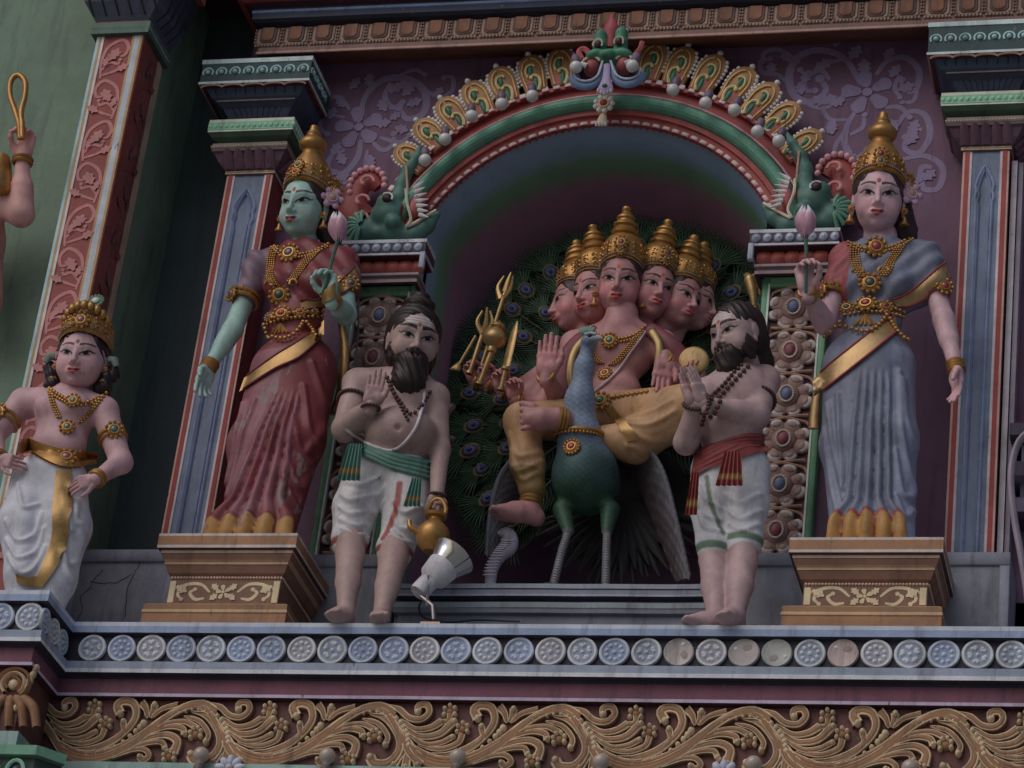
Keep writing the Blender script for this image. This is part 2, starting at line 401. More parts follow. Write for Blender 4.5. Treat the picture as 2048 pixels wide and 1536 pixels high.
# --- the apse of the niche: half cylinder and half dome, painted in bands
mb = MB(); nt_ = 48; V = []; C = []
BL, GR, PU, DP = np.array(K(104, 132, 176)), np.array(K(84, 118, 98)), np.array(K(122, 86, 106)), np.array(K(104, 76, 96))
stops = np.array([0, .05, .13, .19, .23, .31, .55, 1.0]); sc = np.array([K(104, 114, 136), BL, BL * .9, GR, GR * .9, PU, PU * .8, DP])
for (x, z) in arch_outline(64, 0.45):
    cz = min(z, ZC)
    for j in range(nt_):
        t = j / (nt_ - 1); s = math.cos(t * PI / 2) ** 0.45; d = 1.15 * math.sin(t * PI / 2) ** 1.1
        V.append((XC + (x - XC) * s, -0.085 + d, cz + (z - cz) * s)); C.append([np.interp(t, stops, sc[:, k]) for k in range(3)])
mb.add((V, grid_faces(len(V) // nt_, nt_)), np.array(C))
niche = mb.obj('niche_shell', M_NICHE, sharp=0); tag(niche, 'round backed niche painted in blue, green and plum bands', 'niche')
niche.parent = None
# --- painted scrolls on the wall (thin paint film)
def scrolls(curves, leaves, flower, y, col, mb=None, wf=1.0, fs=1.0):
    mb = mb or MB()
    for P, w in curves:
        q = smooth_path(P, 30); t = np.linspace(0, 1, 30); ww = w * wf * (0.35 + 0.65 * np.sin(PI * np.clip(t * 0.9 + 0.05, 0, 1)) ** 0.6)
        mb.add(strip(q, ww, y, th=.0015 + .00003 * len(mb.V)), col); e = q[-1]
        u = np.arange(10) * 2 * PI / 10; mb.add(prism([(e[0] + w * 1.25 * wf * math.cos(a), e[1] + w * 1.25 * wf * math.sin(a)) for a in u], y - 0.0034 - .00004 * len(mb.V), y), col)
    for (x, z), L, ang, wd in leaves:      # lobed leaf
        t = np.linspace(0, 1, 25); P = []; yo = .0040 + .00005 * len(mb.V)
        a = R(ang); d = np.array([math.cos(a), math.sin(a)]); nn = np.array([-d[1], d[0]])
        lob = wd * np.sin(PI * t) ** 0.7 * (1 + 0.28 * np.cos(t * 6 * PI))
        for s in (1, -1):
            rng = range(25) if s == 1 else range(24, -1, -1)
            P += [np.array([x, z]) + d * L * t[i] + nn * s * lob[i] for i in rng]
        c = np.array([x, z]) + d * L * 0.5
        V = [(c[0], y - yo, c[1])] + [(p[0], y - yo, p[1]) for p in P]; k = len(P)
        mb.add((V, [(0, 1 + (i + 1) % k, 1 + i) for i in range(k)]), col)
    for (x, z), r0 in flower:
        for k in range(5):
            a = k * 2 * PI / 5 + 0.5; P = []
            for t in np.linspace(-1, 1, 9):
                rr = r0 * fs * (0.35 + 0.65 * (1 - t * t) ** 0.35); P.append((x + rr * math.cos(a + t * 0.5), z + rr * math.sin(a + t * 0.5)))
            V = [(x + .2 * r0 * math.cos(a), y - 0.0044, z + .2 * r0 * math.sin(a))] + [(p[0], y - 0.0044, p[1]) for p in P]
            mb.add((V, [(0, i + 1, i + 2) for i in range(len(P) - 1)]), col)
        u = np.arange(12) * 2 * PI / 12
        mb.add(prism([(x + .19 * r0 * math.cos(a), z + .19 * r0 * math.sin(a)) for a in u], y - 0.007, y), np.array(col) * 1.12)
    return mb
RC = [([(0.956, 3.856), (0.854, 4.034), (0.706, 4.104), (0.579, 4.058), (0.539, 3.920), (0.589, 3.780), (0.694, 3.747), (0.758, 3.824), (0.719, 3.902)], .016),
      ([(0.854, 4.034), (0.741, 4.005), (0.653, 3.932), (0.599, 3.970)], .010),
      ([(0.613, 3.761), (0.731, 3.704), (0.842, 3.751), (0.867, 3.819)], .012),
      ([(0.548, 3.868), (0.471, 3.941), (0.383, 3.963), (0.368, 4.044), (0.420, 4.055)], .010),
      ([(1.038, 3.914), (1.098, 4.008), (1.197, 4.028), (1.280, 3.937), (1.270, 3.807), (1.202, 3.797), (1.187, 3.873)], .013),
      ([(1.284, 3.868), (1.262, 3.732), (1.198, 3.718)], .009),
      ([(0.938, 3.672), (0.895, 3.578), (0.889, 3.443), (0.956, 3.356), (1.018, 3.404)], .013),
      ([(0.893, 3.612), (0.793, 3.623), (0.745, 3.704), (0.786, 3.736)], .009),
      ([(1.165, 3.533), (1.229, 3.649), (1.329, 3.627), (1.363, 3.491), (1.312, 3.376), (1.233, 3.395), (1.229, 3.480)], .013),
      ([(1.203, 3.330), (1.341, 3.351), (1.442, 3.271), (1.428, 3.139), (1.346, 3.132), (1.334, 3.209)], .013),
      ([(0.883, 3.545), (0.834, 3.411), (0.897, 3.308)], .010)]
RL = [((0.975, 3.917), .11, 95, .035), ((1.083, 4.016), .09, 60, .03), ((0.782, 4.031), .12, 215, .035), ((0.657, 3.967), .10, 250, .03), ((0.605, 3.883), .09, 280, .03),
      ((0.729, 3.739), .10, 20, .03), ((0.822, 3.615), .10, 250, .03), ((1.171, 3.977), .10, 240, .03), ((1.288, 3.595), .10, 250, .03), ((1.401, 3.256), .09, 230, .03), ((0.891, 3.409), .10, 300, .03), ((0.442, 3.942), .09, 100, .03), ((0.791, 4.118), .08, 80, .025)]
RC += [([(0.596, 4.022), (0.473, 4.116), (0.387, 4.103), (0.378, 4.033)], .010), ([(1.101, 3.688), (1.185, 3.685), (1.245, 3.614)], .010), ([(0.776, 3.892), (0.715, 3.964), (0.633, 3.899), (0.643, 3.829), (0.695, 3.820)], .012), ([(0.913, 3.509), (0.981, 3.557), (0.990, 3.642)], .010), ([(1.174, 3.908), (1.150, 3.823), (1.182, 3.753)], .010), ([(1.319, 3.526), (1.262, 3.546), (1.239, 3.446)], .012), ([(1.387, 3.273), (1.331, 3.275), (1.316, 3.193)], .012)]
RL += [((0.538, 4.025), .09, 120, .03), ((0.684, 3.775), .10, 330, .032), ((0.883, 4.026), .11, 60, .034), ((0.871, 3.750), .09, 200, .03), ((1.263, 3.835), .10, 200, .032), ((1.240, 3.429), .10, 60, .03), ((1.133, 3.602), .09, 300, .03), ((0.814, 3.513), .10, 100, .03), ((1.323, 3.143), .09, 150, .03)]
mb = scrolls(RC, RL, [((0.996, 3.796), .15)], 0.0, LAV, wf=1.45); o = mb.obj('painted_scroll', M_WALL, wall); o['label'] = 'lavender scroll painting right of the arch'
LC = [([(-1.992, 3.735), (-1.990, 3.895), (-1.898, 4.017), (-1.744, 4.017), (-1.623, 3.915), (-1.611, 3.772), (-1.706, 3.730), (-1.769, 3.814)], .016),
      ([(-2.094, 3.757), (-2.221, 3.780), (-2.239, 3.692), (-2.185, 3.643)], .011), ([(-1.625, 3.933), (-1.526, 3.875), (-1.457, 3.925), (-1.468, 4.015), (-1.520, 4.017)], .010),
      ([(-1.972, 3.592), (-1.976, 3.469), (-2.038, 3.367), (-2.115, 3.370)], .014), ([(-1.916, 3.590), (-1.830, 3.516), (-1.773, 3.549), (-1.775, 3.627)], .011),
      ([(-1.922, 3.520), (-1.930, 3.363), (-2.028, 3.297)], .010)]
LL = [((-1.969, 3.966), .10, 100, .03), ((-1.873, 3.944), .12, 10, .035), ((-1.894, 3.873), .10, 300, .03), ((-1.692, 3.971), .10, 230, .03), ((-2.104, 3.829), .09, 130, .03), ((-1.900, 3.695), .10, 10, .03), ((-1.775, 3.672), .09, 340, .03), ((-2.045, 3.419), .10, 120, .03), ((-2.099, 3.580), .1, 250, .03)]
LC += [([(-1.849, 3.997), (-1.865, 3.890), (-1.809, 3.816), (-1.752, 3.849)], .012), ([(-2.070, 3.809), (-2.145, 3.902), (-2.221, 3.888), (-2.232, 3.816)], .010), ([(-2.060, 3.525), (-2.132, 3.493), (-2.150, 3.406), (-2.099, 3.369)], .012), ([(-1.631, 3.737), (-1.550, 3.698), (-1.511, 3.750)], .010), ([(-1.857, 3.605), (-1.730, 3.565), (-1.676, 3.615)], .011), ([(-1.794, 4.048), (-1.706, 4.080), (-1.639, 4.041)], .009)]
LL += [((-1.787, 3.994), .10, 330, .032), ((-1.632, 3.861), .10, 200, .03), ((-2.184, 3.743), .09, 80, .03), ((-2.091, 3.954), .1, 60, .03), ((-1.557, 3.876), .08, 60, .026), ((-1.902, 3.484), .1, 280, .03), ((-2.005, 3.348), .1, 200, .03), ((-1.813, 3.727), .08, 40, .026)]
mb = scrolls(LC, LL, [((-1.997, 3.682), .15)], 0.0, LAV, wf=1.45); o = mb.obj('painted_scroll', M_WALL, wall); o['label'] = 'lavender scroll painting left of the arch'

# --- left bay: green wall standing forward, dark recess, pillar
mb = MB().add(box(-5.2, -3.12, -0.42, 0.6, -1.5, 5.2), K(78, 98, 82)); o = mb.obj('green_wall', M_WALL); tag(o, 'green painted wall behind the red scroll pillar', 'wall')
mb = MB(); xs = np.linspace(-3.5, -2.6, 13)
for i in range(12):   # airbrushed dark green into near black, recess shade also mixed into the colour
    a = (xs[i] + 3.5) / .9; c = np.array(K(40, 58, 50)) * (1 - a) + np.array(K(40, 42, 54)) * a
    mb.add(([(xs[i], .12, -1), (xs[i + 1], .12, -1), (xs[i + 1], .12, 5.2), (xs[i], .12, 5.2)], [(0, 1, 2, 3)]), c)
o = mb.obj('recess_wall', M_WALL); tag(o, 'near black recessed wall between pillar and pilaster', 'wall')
# --- ledge: mouldings with a row of rosettes
LP = [(-5.2, -1.364), (-2.715, -1.364), (-2.715, -1.0), (4.2, -1.0)]
prof = [(-.03, 0.0), (0, 0), (0, -.022), (0, -.058), (-.04, -.064), (-.04, -.214), (0, -.218), (0, -.258), (.006, -.262), (.006, -.282), (-.035, -.288), (-.045, -.297), (-.045, -.374), (-.03, -.379), (-.03, -.396), (-.075, -.40)]
SL2 = K(36, 37, 48)
cols = [K(112, 122, 140), K(136, 142, 154), K(100, 114, 140), SL2, SL2, SL2, K(104, 112, 128), K(142, 146, 156), K(148, 150, 158), SL2, SL2, K(88, 54, 66, sat=1.0), K(92, 56, 68), K(134, 122, 142), MAROON]
ledge = thing('ledge', 'blue grey stone ledge with a row of carved rosette discs', 'ledge', (0, -1.0, 0))
sweep(prof, LP, cols).obj('moulding', M_STONE, ledge)
mb = MB().add(box(-5.2, 4.2, -.90, 0.3, -.39, -.003), GREYB); mb.add(box(-5.2, -2.80, -1.26, -.89, -.39, -.004), GREYB); mb.obj('slab', M_STONE, ledge)
def rosette(kind, tint=0):
    """disc in XZ plane facing -Y, radius 1"""
    mb = MB(); m = ROT('X', 90); cr, cb = K(148 + tint, 152 + tint, 160), K(104 + tint, 112, 132 - tint * .5)
    if kind == 'worn':
        mb.add(lathe([(1, 0), (1, .16), (.93, .24), (.84, .2), (.8, .17), (0, .18)], 28, m), np.array(K(132 + tint, 124, 122))); mb.add(ell((.3, -.17, .25), (.35, .02, .25), None, 10, 5), K(112, 100, 96)); mb.add(ell((-.4, -.18, .45), (.13, .05, .13), None, 8, 5), K(150, 152, 160)); return mb
    mb.add(lathe([(1, 0), (1, .16), (.95, .24), (.82, .24), (.78, .14)], 28, m), cr)
    mb.add(lathe([(.78, .14), (.3, .13), (0, .13)], 28, m), cb)
    if kind == 'dots':
        for k in range(9):
            a = k * 2 * PI / 9 + .2; mb.add(ell((.52 * math.cos(a), -.14, .52 * math.sin(a)), (.15, .12, .15), None, 8, 5), cr)
        mb.add(ell((0, -.14, 0), (.17, .14, .17), None, 8, 5), cr)
    else:
        for k in range(5):
            a = k * 2 * PI / 5 + PI / 2
            for s in (-1, 1):
                mb.add(ell((.5 * math.cos(a + s * .2), -.13, .5 * math.sin(a + s * .2)), (.15, .12, .15), None, 8, 5), cr)
            mb.add(ell((.42 * math.cos(a), -.13, .42 * math.sin(a)), (.14, .11, .14), None, 8, 5), cr)
        mb.add(ell((0, -.14, 0), (.14, .13, .14), None, 8, 5), cr)
    return mb
ros = {(k, t): rosette(k, t).mesh('rosette_disc', M_STONE) for k in ('dots', 'petals', 'worn') for t in (-9, 0, 8)}
def put_rosette(x, y, z, k, turn=0, r=.0765):
    o = link('rosette_disc', ros[(k, random.choice((-9, 0, 0, 8)))]); o.parent = ledge; o.matrix_parent_inverse = Matrix.Translation((0, 1.0, 0))
    o.matrix_basis = Matrix.Translation((x, y, z)) @ Matrix.Rotation(turn, 4, 'Z') @ Matrix.Rotation(random.uniform(-3, 3), 4, 'Y') @ Matrix.Rotation(random.uniform(-.05, .05), 4, 'X') @ Matrix.Diagonal((r * random.uniform(.97, 1.03), r * random.uniform(.8, 1), r * random.uniform(.97, 1.03), 1))
for i in range(40):
    x = -2.607 + i * .1595
    if x > 4: break
    k = 'worn' if i in (19, 21, 22, 24) else ('petals' if i % 2 == 0 else 'dots')
    put_rosette(x, -.963, -.139, k)
for i in range(5): put_rosette(-2.81 - i * .1595, -1.327, -.139, 'petals' if i % 2 else 'dots')
for i in range(3): put_rosette(-2.752, -1.29 + i * .125, -.139, 'dots', PI / 2, .068)
# --- scroll frieze under the ledge
fr = thing('scroll_frieze', 'brown and cream carved scroll frieze under the ledge', 'frieze', (0, -.84, -.66))
FB = K(74, 44, 42)
fp = [(-.075, -.395), (-.075, -.745), (-.03, -.75), (-.03, -.85), (-.14, -.88), (-.14, -1.5)]
sweep(fp, LP, [FB, K(96, 120, 112), K(104, 128, 122), SLATE, MAROON]).obj('background', M_STONE, fr)
TAN, CRM, EDG = np.array(K(110, 78, 52)), np.array(K(160, 138, 110)), np.array(K(70, 42, 34))
def relief(P, w0, w1, lift=.028, n=26, curl=0.0, side=1):
    """carved strand: groove-dark edges, tan body, cream ridge on one side"""
    q = smooth_path(P, n); t = np.linspace(0, 1, n); w = (w0 + (w1 - w0) * t) * 1.6; w = w * np.minimum(1, 0.25 + 5 * t) 
    V, F = strip(q, w, 0, lift=lift)
    cc = [EDG, TAN * .9, TAN * 1.08, TAN, EDG]
    return (V, F), np.tile(np.array(cc), (n, 1)), q[-1], w[-1]
def motif():
    mb = MB(); S = 1 / 1481 * .925; H = .30 / 520
    f = lambda x, y: (x * S, .30 - (y - 50) * H)
    def st(P, w0, w1, end=0, lift=.026, side=1):
        vf, c, e, we = relief([f(*p) for p in P], w0, w1, lift, 28, side=side); mb.add(vf, c)
        q = smooth_path([f(*p) for p in P], 28); T = np.gradient(q, axis=0); T /= np.linalg.norm(T, axis=1)[:, None] + 1e-9; tt = np.linspace(0, 1, 28); ww = (w0 + (w1 - w0) * tt) * 1.6 * np.minimum(1, .25 + 5 * tt); N2_ = np.stack([-T[:, 1], T[:, 0]], 1)
        for sg in ((1, -1) if max(w0, w1) > .011 else (1,)): r_ = q + N2_ * (ww * .60 * sg * side)[:, None]; mb.add(tube(np.stack([r_[:, 0], np.full(28, -lift * .74), r_[:, 1]], 1), np.maximum(.0022, ww * .20), 5), CRM if sg > 0 else CRM * .8)
        if end: mb.add(ell((e[0], -.012, e[1]), (end, .026, end), None, 10, 6), CRM * .92)
    def cluster(x, y, r, k=5):
        cx, cz = f(x, y); mb.add(ell((cx, 0, cz), (r * .8, .022, r * .8), None, 10, 6), TAN)
        for i in range(k):
            a = i * 2 * PI / k * .8 - .4; mb.add(ell((cx + r * math.cos(a), -.006, cz + r * math.sin(a)), (r * .45, .026, r * .45), None, 8, 5), CRM * .9)
    def beadrow(P, r0, r1, k):
        q = smooth_path([f(*p) for p in P], k); 
        for i, p in enumerate(q):
            r = r0 + (r1 - r0) * i / (k - 1); mb.add(ell((p[0], -.006, p[1]), (r, .016 + r * .5, r), None, 8, 5), CRM * .95)
    # main wave, four parallel strands
    for d, w in ((0, .016), (26, .010), (50, .010), (-24, .010)):
        st([(150 - d, 160 - d * .2), (300 - d * .8, 330), (450, 500 - d), (650, 560 - d), (850, 520 - d * .9), (1060, 400 - d * .8), (1250, 220 - d * .4), (1420, 110 + d * .3), (1560, 85 + d * .7), (1690, 150 + d * .9)], w, w, lift=.024)
    # tail of the crest going down on the right
    st([(1500, 92), (1620, 150), (1740, 300), (1850, 470), (1960, 560)], .012, .015)
    st([(1480, 150), (1620, 190), (1740, 330), (1760, 450), (1690, 550), (1580, 560), (1530, 500)], .012, .022, .018)
    st([(1420, 190), (1560, 230), (1650, 330), (1640, 400)], .008, .012, .016)
    # leaves above the trough
    st([(120, 75), (230, 110), (320, 180), (420, 190), (478, 130), (450, 70), (385, 80), (385, 130)], .012, .014, .018)
    st([(250, 190), (380, 270), (500, 260), (590, 205)], .008, .016, .010)
    st([(290, 250), (420, 330), (580, 310), (690, 200)], .008, .018, .016)
    cluster(640, 120, .030); st([(560, 210), (640, 200), (650, 140)], .010, .012)
    st([(330, 310), (470, 390), (600, 380), (695, 330)], .008, .012, .014); cluster(760, 260, .028, 5); st([(420, 400), (600, 430), (740, 380), (770, 300)], .008, .014)
    st([(480, 470), (700, 470), (900, 370), (1010, 220), (985, 100), (900, 70), (840, 105), (875, 175)], .012, .020, .018)
    st([(640, 520), (820, 440), (930, 340), (915, 240)], .008, .014, .016, side=-1)
    # tri-leaf between
    st([(1110, 205), (1085, 130), (1035, 75)], .008, .018, lift=.02); st([(1130, 200), (1150, 140), (1155, 95)], .008, .018, .016, lift=.02); st([(1140, 205), (1220, 130), (1350, 90)], .008, .012, lift=.02)
    # fan under the crest
    st([(1000, 470), (1150, 340), (1300, 280), (1420, 290), (1450, 335)], .007, .014, .014, side=-1); cluster(1540, 330, .030, 6); st([(1060, 420), (1250, 270), (1420, 235), (1540, 280)], .007, .012, side=-1)
    st([(930, 500), (1120, 390), (1300, 350), (1400, 400), (1390, 500)], .008, .020, .0, side=-1); cluster(1350, 520, .030, 6)
    st([(980, 480), (1150, 420), (1270, 410), (1310, 460)], .007, .012, .014, side=-1)
    st([(880, 545), (1020, 480), (1130, 470), (1185, 520), (1140, 560), (1105, 530)], .008, .014, .014, side=-1)
    beadrow([(730, 515), (900, 435), (1020, 330), (1085, 250)], .007, .020, 8)
    beadrow([(1190, 250), (1330, 175), (1500, 128), (1680, 170), (1790, 280), (1830, 400)], .005, .019, 17)
    # lotus foot
    for dx, dz in ((-45, 60), (0, 70), (45, 60)): st([(1830, 440), (1830 + dx * 1.2, 480), (1830 + dx * 2.2, 455 + dz * 1.7)], .010, .020, .012, lift=.02)
    return mb
mo = motif().mesh('scroll_relief', M_STONE, 0)
for i in range(-1, 6):
    x0 = -2.02 + i * .927
    o = link('scroll_relief', mo); o.parent = fr; o.matrix_parent_inverse = Matrix.Translation((0, .84, .66))
    o.matrix_basis = Matrix.Translation((x0, -.926, -.742)) @ Matrix.Diagonal((1, 1.15, 1.12, 1))
# corner acanthus on the forward bay
mb = MB(); yb = -1.292; cx, cz = (-2.840, -1.290, -0.570)[0], -.53
for k, rr in enumerate((.035, .06, .085)):
    u = np.linspace(-.9, PI + .9, 20); mb.add(strip(np.stack([cx + rr * np.cos(u), cz + .04 + rr * np.sin(u)], 1), .010, yb, lift=.03), CRM if k % 2 else TAN)
mb.add(ell((cx, yb, cz + .04), (.03, .03, .03), None, 10, 6), CRM)
for k in range(5):
    a = -.6 + k * .3; P = [(cx + .07 * math.sin(a) * 1.0, cz - .02), (cx + .22 * math.sin(a), cz - .08), (cx + .26 * math.sin(a) + .02, cz - .19)]
    (vf, c, e, we) = relief(P, .02, .014, .03, 14); vf = (vf[0] + np.array([0, yb, 0]), vf[1]); mb.add(vf, c)
for k in range(7):
    z = -.40 - k * .035; mb.add(ell((-2.60 - .01 * k - .14, yb, z), (.018, .02, .024), ROT('Y', 20), 8, 5), CRM * .9)
mb.obj('corner_leaf', M_STONE, fr)
o = thing('green_bracket', 'green framed bracket with pale rings at the lower left corner', 'bracket', (-2.718, -1.300, -0.918))
x0, x1 = -3.6, (-2.642, -1.340, -0.828)[0]; zt = (-2.722, -1.340, -0.824)[2]
sweep([(0, zt), (.03, zt), (.03, zt - .05), (0, zt - .055), (0, zt - .3)], [(x0, -1.31), (x1, -1.31), (x1 + .02, -1.29), (x1 + .10, -1.20)], [K(84, 128, 104), K(76, 118, 96), K(60, 96, 80), K(36, 50, 46)]).obj('frame', M_STONE, o)
mb = MB()
for k in range(4):
    u = np.arange(16) * 2 * PI / 16; c0 = x1 - .09 - k * .13
    mb.add(tube(np.stack([c0 + .045 * np.cos(u), np.full(16, -1.316), zt - .135 + .06 * np.sin(u)], 1), .011, 6, closed=True), K(96, 140, 118)); mb.add(ell((c0, -1.314, zt - .13), (.018, .012, .026), None, 8, 5), K(60, 70, 90))
mb.obj('ring', M_STONE, o)

# --- plinths behind the figures
def plinth(name, label, x0, x1, z1, y0, fr_=True, y1=0.0):
    mb = MB().add(box(x0, x1, y0, y1, 0, z1, .012), GREYB)
    if fr_:
        wd = .045
        for b in ((x0, x1, z1 - .07, z1 + .004), (x0, x0 + wd, 0, z1 - .07), (x1 - wd, x1, 0, z1 - .07)):
            mb.add(box(b[0] - .004, b[1] + .004, y0 - .014, y0 + .03, b[2], b[3], .006), K(96, 98, 110))
    o = mb.obj(name, M_STONE); return tag(o, label, 'plinth')
plinth('plinth_block', 'cracked grey plinth block left of the green faced statue', -3.10, -2.50, .735, -.33, True)
plinth('plinth_block', 'framed grey plinth block under the right pilaster', 1.50, 1.93, .70, -.36)
plinth('plinth_block', 'grey plinth block under the left flower panel', -1.86, XL + .16, .745, -.25)
plinth('plinth_block', 'grey plinth block under the right flower panel', XR - .02, .95, .752, -.25)
# crack in the left plinth
mb = MB()
for P in ([(-2.920, 0.620), (-2.964, 0.545), (-2.976, 0.500), (-3.022, 0.470), (-2.988, 0.366), (-3.008, 0.322)], [(-2.979, 0.551), (-2.905, 0.536), (-2.820, 0.545), (-2.751, 0.590)], [(-2.707, 0.680), (-2.735, 0.596), (-2.761, 0.486), (-2.740, 0.338)]):
    q = resample(P, .02); q = q + RNG.normal(0, .003, q.shape); mb.add(strip(q, .0020, -.3305, th=.001), (0.05, .05, .055))
o = mb.obj('crack', M_STONE, bpy.data.objects['plinth_block'])
np_ = thing('niche_plinth', 'grey moulded step in the niche under the peacock', 'plinth', (XC, -.3, 0))
pr = [(-.6, .556), (0, .556), (0, .53), (-.006, .525), (-.006, .50), (.0, .497), (.0, .486), (-.05, .48), (-.05, .455), (.0, .45), (.0, .42), (-.005, .415), (-.005, .392), (-.03, .385), (-.03, 0)]
sweep(pr, [(-1.275, 0), (-1.275, -.30), (.52, -.30)], [K(88, 92, 104), K(104, 112, 122), SLATE, K(92, 96, 108), K(104, 110, 122), K(112, 118, 130), SLATE, SLATE, K(82, 88, 98), K(96, 106, 112), K(92, 98, 106), K(80, 84, 94), K(72, 74, 84), K(80, 84, 94)]).obj('moulding', M_STONE, np_)
mb = MB().add(box(-1.27, .52, -.25, 0.9, .1, .55), K(70, 60, 76)); mb.obj('niche_floor', M_STONE, np_)
cv = []
for k in range(6):
    x0 = -1.15 + k * .27; s = 1 if k % 2 else -1
    cv.append(([(x0, .24), (x0 + .06, .24 + s * .06), (x0 + .14, .24 + s * .05), (x0 + .17, .24), (x0 + .13, .24 - s * .03)], .012))
scrolls(cv, [((-1.1 + k * .2, .2 + (k % 2) * .07), .08, k * 70, .025) for k in range(8)], [], -.2702, K(104, 112, 120)).obj('painted_scroll', M_STONE, np_)

# --- pedestals under the two women
def pedestal(label, x0, x1, zt, yf=-.85):
    p = thing('pedestal', label, 'pedestal', ((x0 + x1) / 2, yf, 0), 'pedestals on the ledge')
    P = [(x0, -.02), (x0, yf), (x1, yf), (x1, -.02)]; W1, O1, O2 = K(146, 136, 132), K(120, 84, 56), K(94, 66, 52)
    # path travels +Y->... keep outward on the right: go from back-left, along the front, to back-right
    pf = [(-.3, zt), (0, zt), (0, zt - .014), (0, zt - .066), (0, zt - .082), (-.018, zt - .088), (-.018, zt - .104), (-.022, zt - .108), (-.032, zt - .135), (-.042, zt - .145), (-.042, zt - .158), (-.046, zt - .162), (-.060, zt - .20), (-.075, zt - .212),
          (-.075, .205), (-.012, .178), (.01, .165), (.01, .135), (.014, .13), (.014, .118), (.01, .112), (.01, 0)]
    cl = [W1, W1, O1, W1, K(64, 40, 34), K(130, 112, 98), O2, O2, K(132, 104, 80), K(132, 104, 80), O2, O2, O2, O2, K(126, 94, 64), K(138, 110, 78), K(112, 80, 54), K(146, 122, 88), K(146, 122, 88), O1, O1]
    P = [(x0, -.02), (x0, yf), (x1, yf), (x1, -.02)]
    mb = sweep(pf, P, cl, wob=.0004)
    mb.obj('moulding', M_STONE, p)
    m2 = MB(); yb = yf + .075
    beads([(x, yb - .004, zt - .222) for x in np.arange(x0 + .085, x1 - .075, .0165)], .0075, CREAM, m2); m2.obj('bead_row', M_STONE, p); m2 = MB(); beads([(x1 - .071, y, zt - .222) for y in np.arange(yb + .01, -.2, .0165)], .0075, CREAM, m2)
    m2.obj('bead_row', M_STONE, p)
    zc = (zt - .23 + .20) / 2; xm = (x0 + x1) / 2; hw = (x1 - x0) / 2 - .10; cv = []
    kx = hw / .335
    for s_ in (-1, 1):
        s = s_ * kx
        cv += [([(xm + s * .09, zc), (xm + s * .16, zc + .045), (xm + s * .26, zc + .04), (xm + s * .30, zc - .01), (xm + s * .27, zc - .04)], .009), ([(xm + s * .12, zc - .035), (xm + s * .18, zc - .04), (xm + s * .22, zc - .005), (xm + s * .19, zc + .015)], .009),
               ([(xm + s * .30, zc + .035), (xm + s * .33, zc + .02), (xm + s * .34, zc + .04)], .007)]
    lv = [((xm + s * .2, zc), .07, 90 - s * 60, .02) for s in (-1, 1)] + [((xm + s * .03, zc + q * .012), .05, (0 if s > 0 else 180) + q * 40 * s, .016) for s in (-1, 1) for q in (-1, 1)]
    m3 = scrolls([(q, w) for q, w in cv if max(abs(a - xm) for a, b in q) < hw + .02], lv, [((xm, zc), .042)], yb, K(158, 142, 112))
    for s in (-1, 1): m3.add(box(xm + s * (hw + .005) - .016, xm + s * (hw + .005) + .016, yb - .004, yb, .212, zt - .24), K(158, 142, 112))
    m3.obj('painted_scroll', M_STONE, p); return p
pedestal('ochre moulded pedestal under the green faced statue', -2.41, -1.655, .575)
pedestal('ochre moulded pedestal under the statue in a grey sari', .90, 1.656, .545)

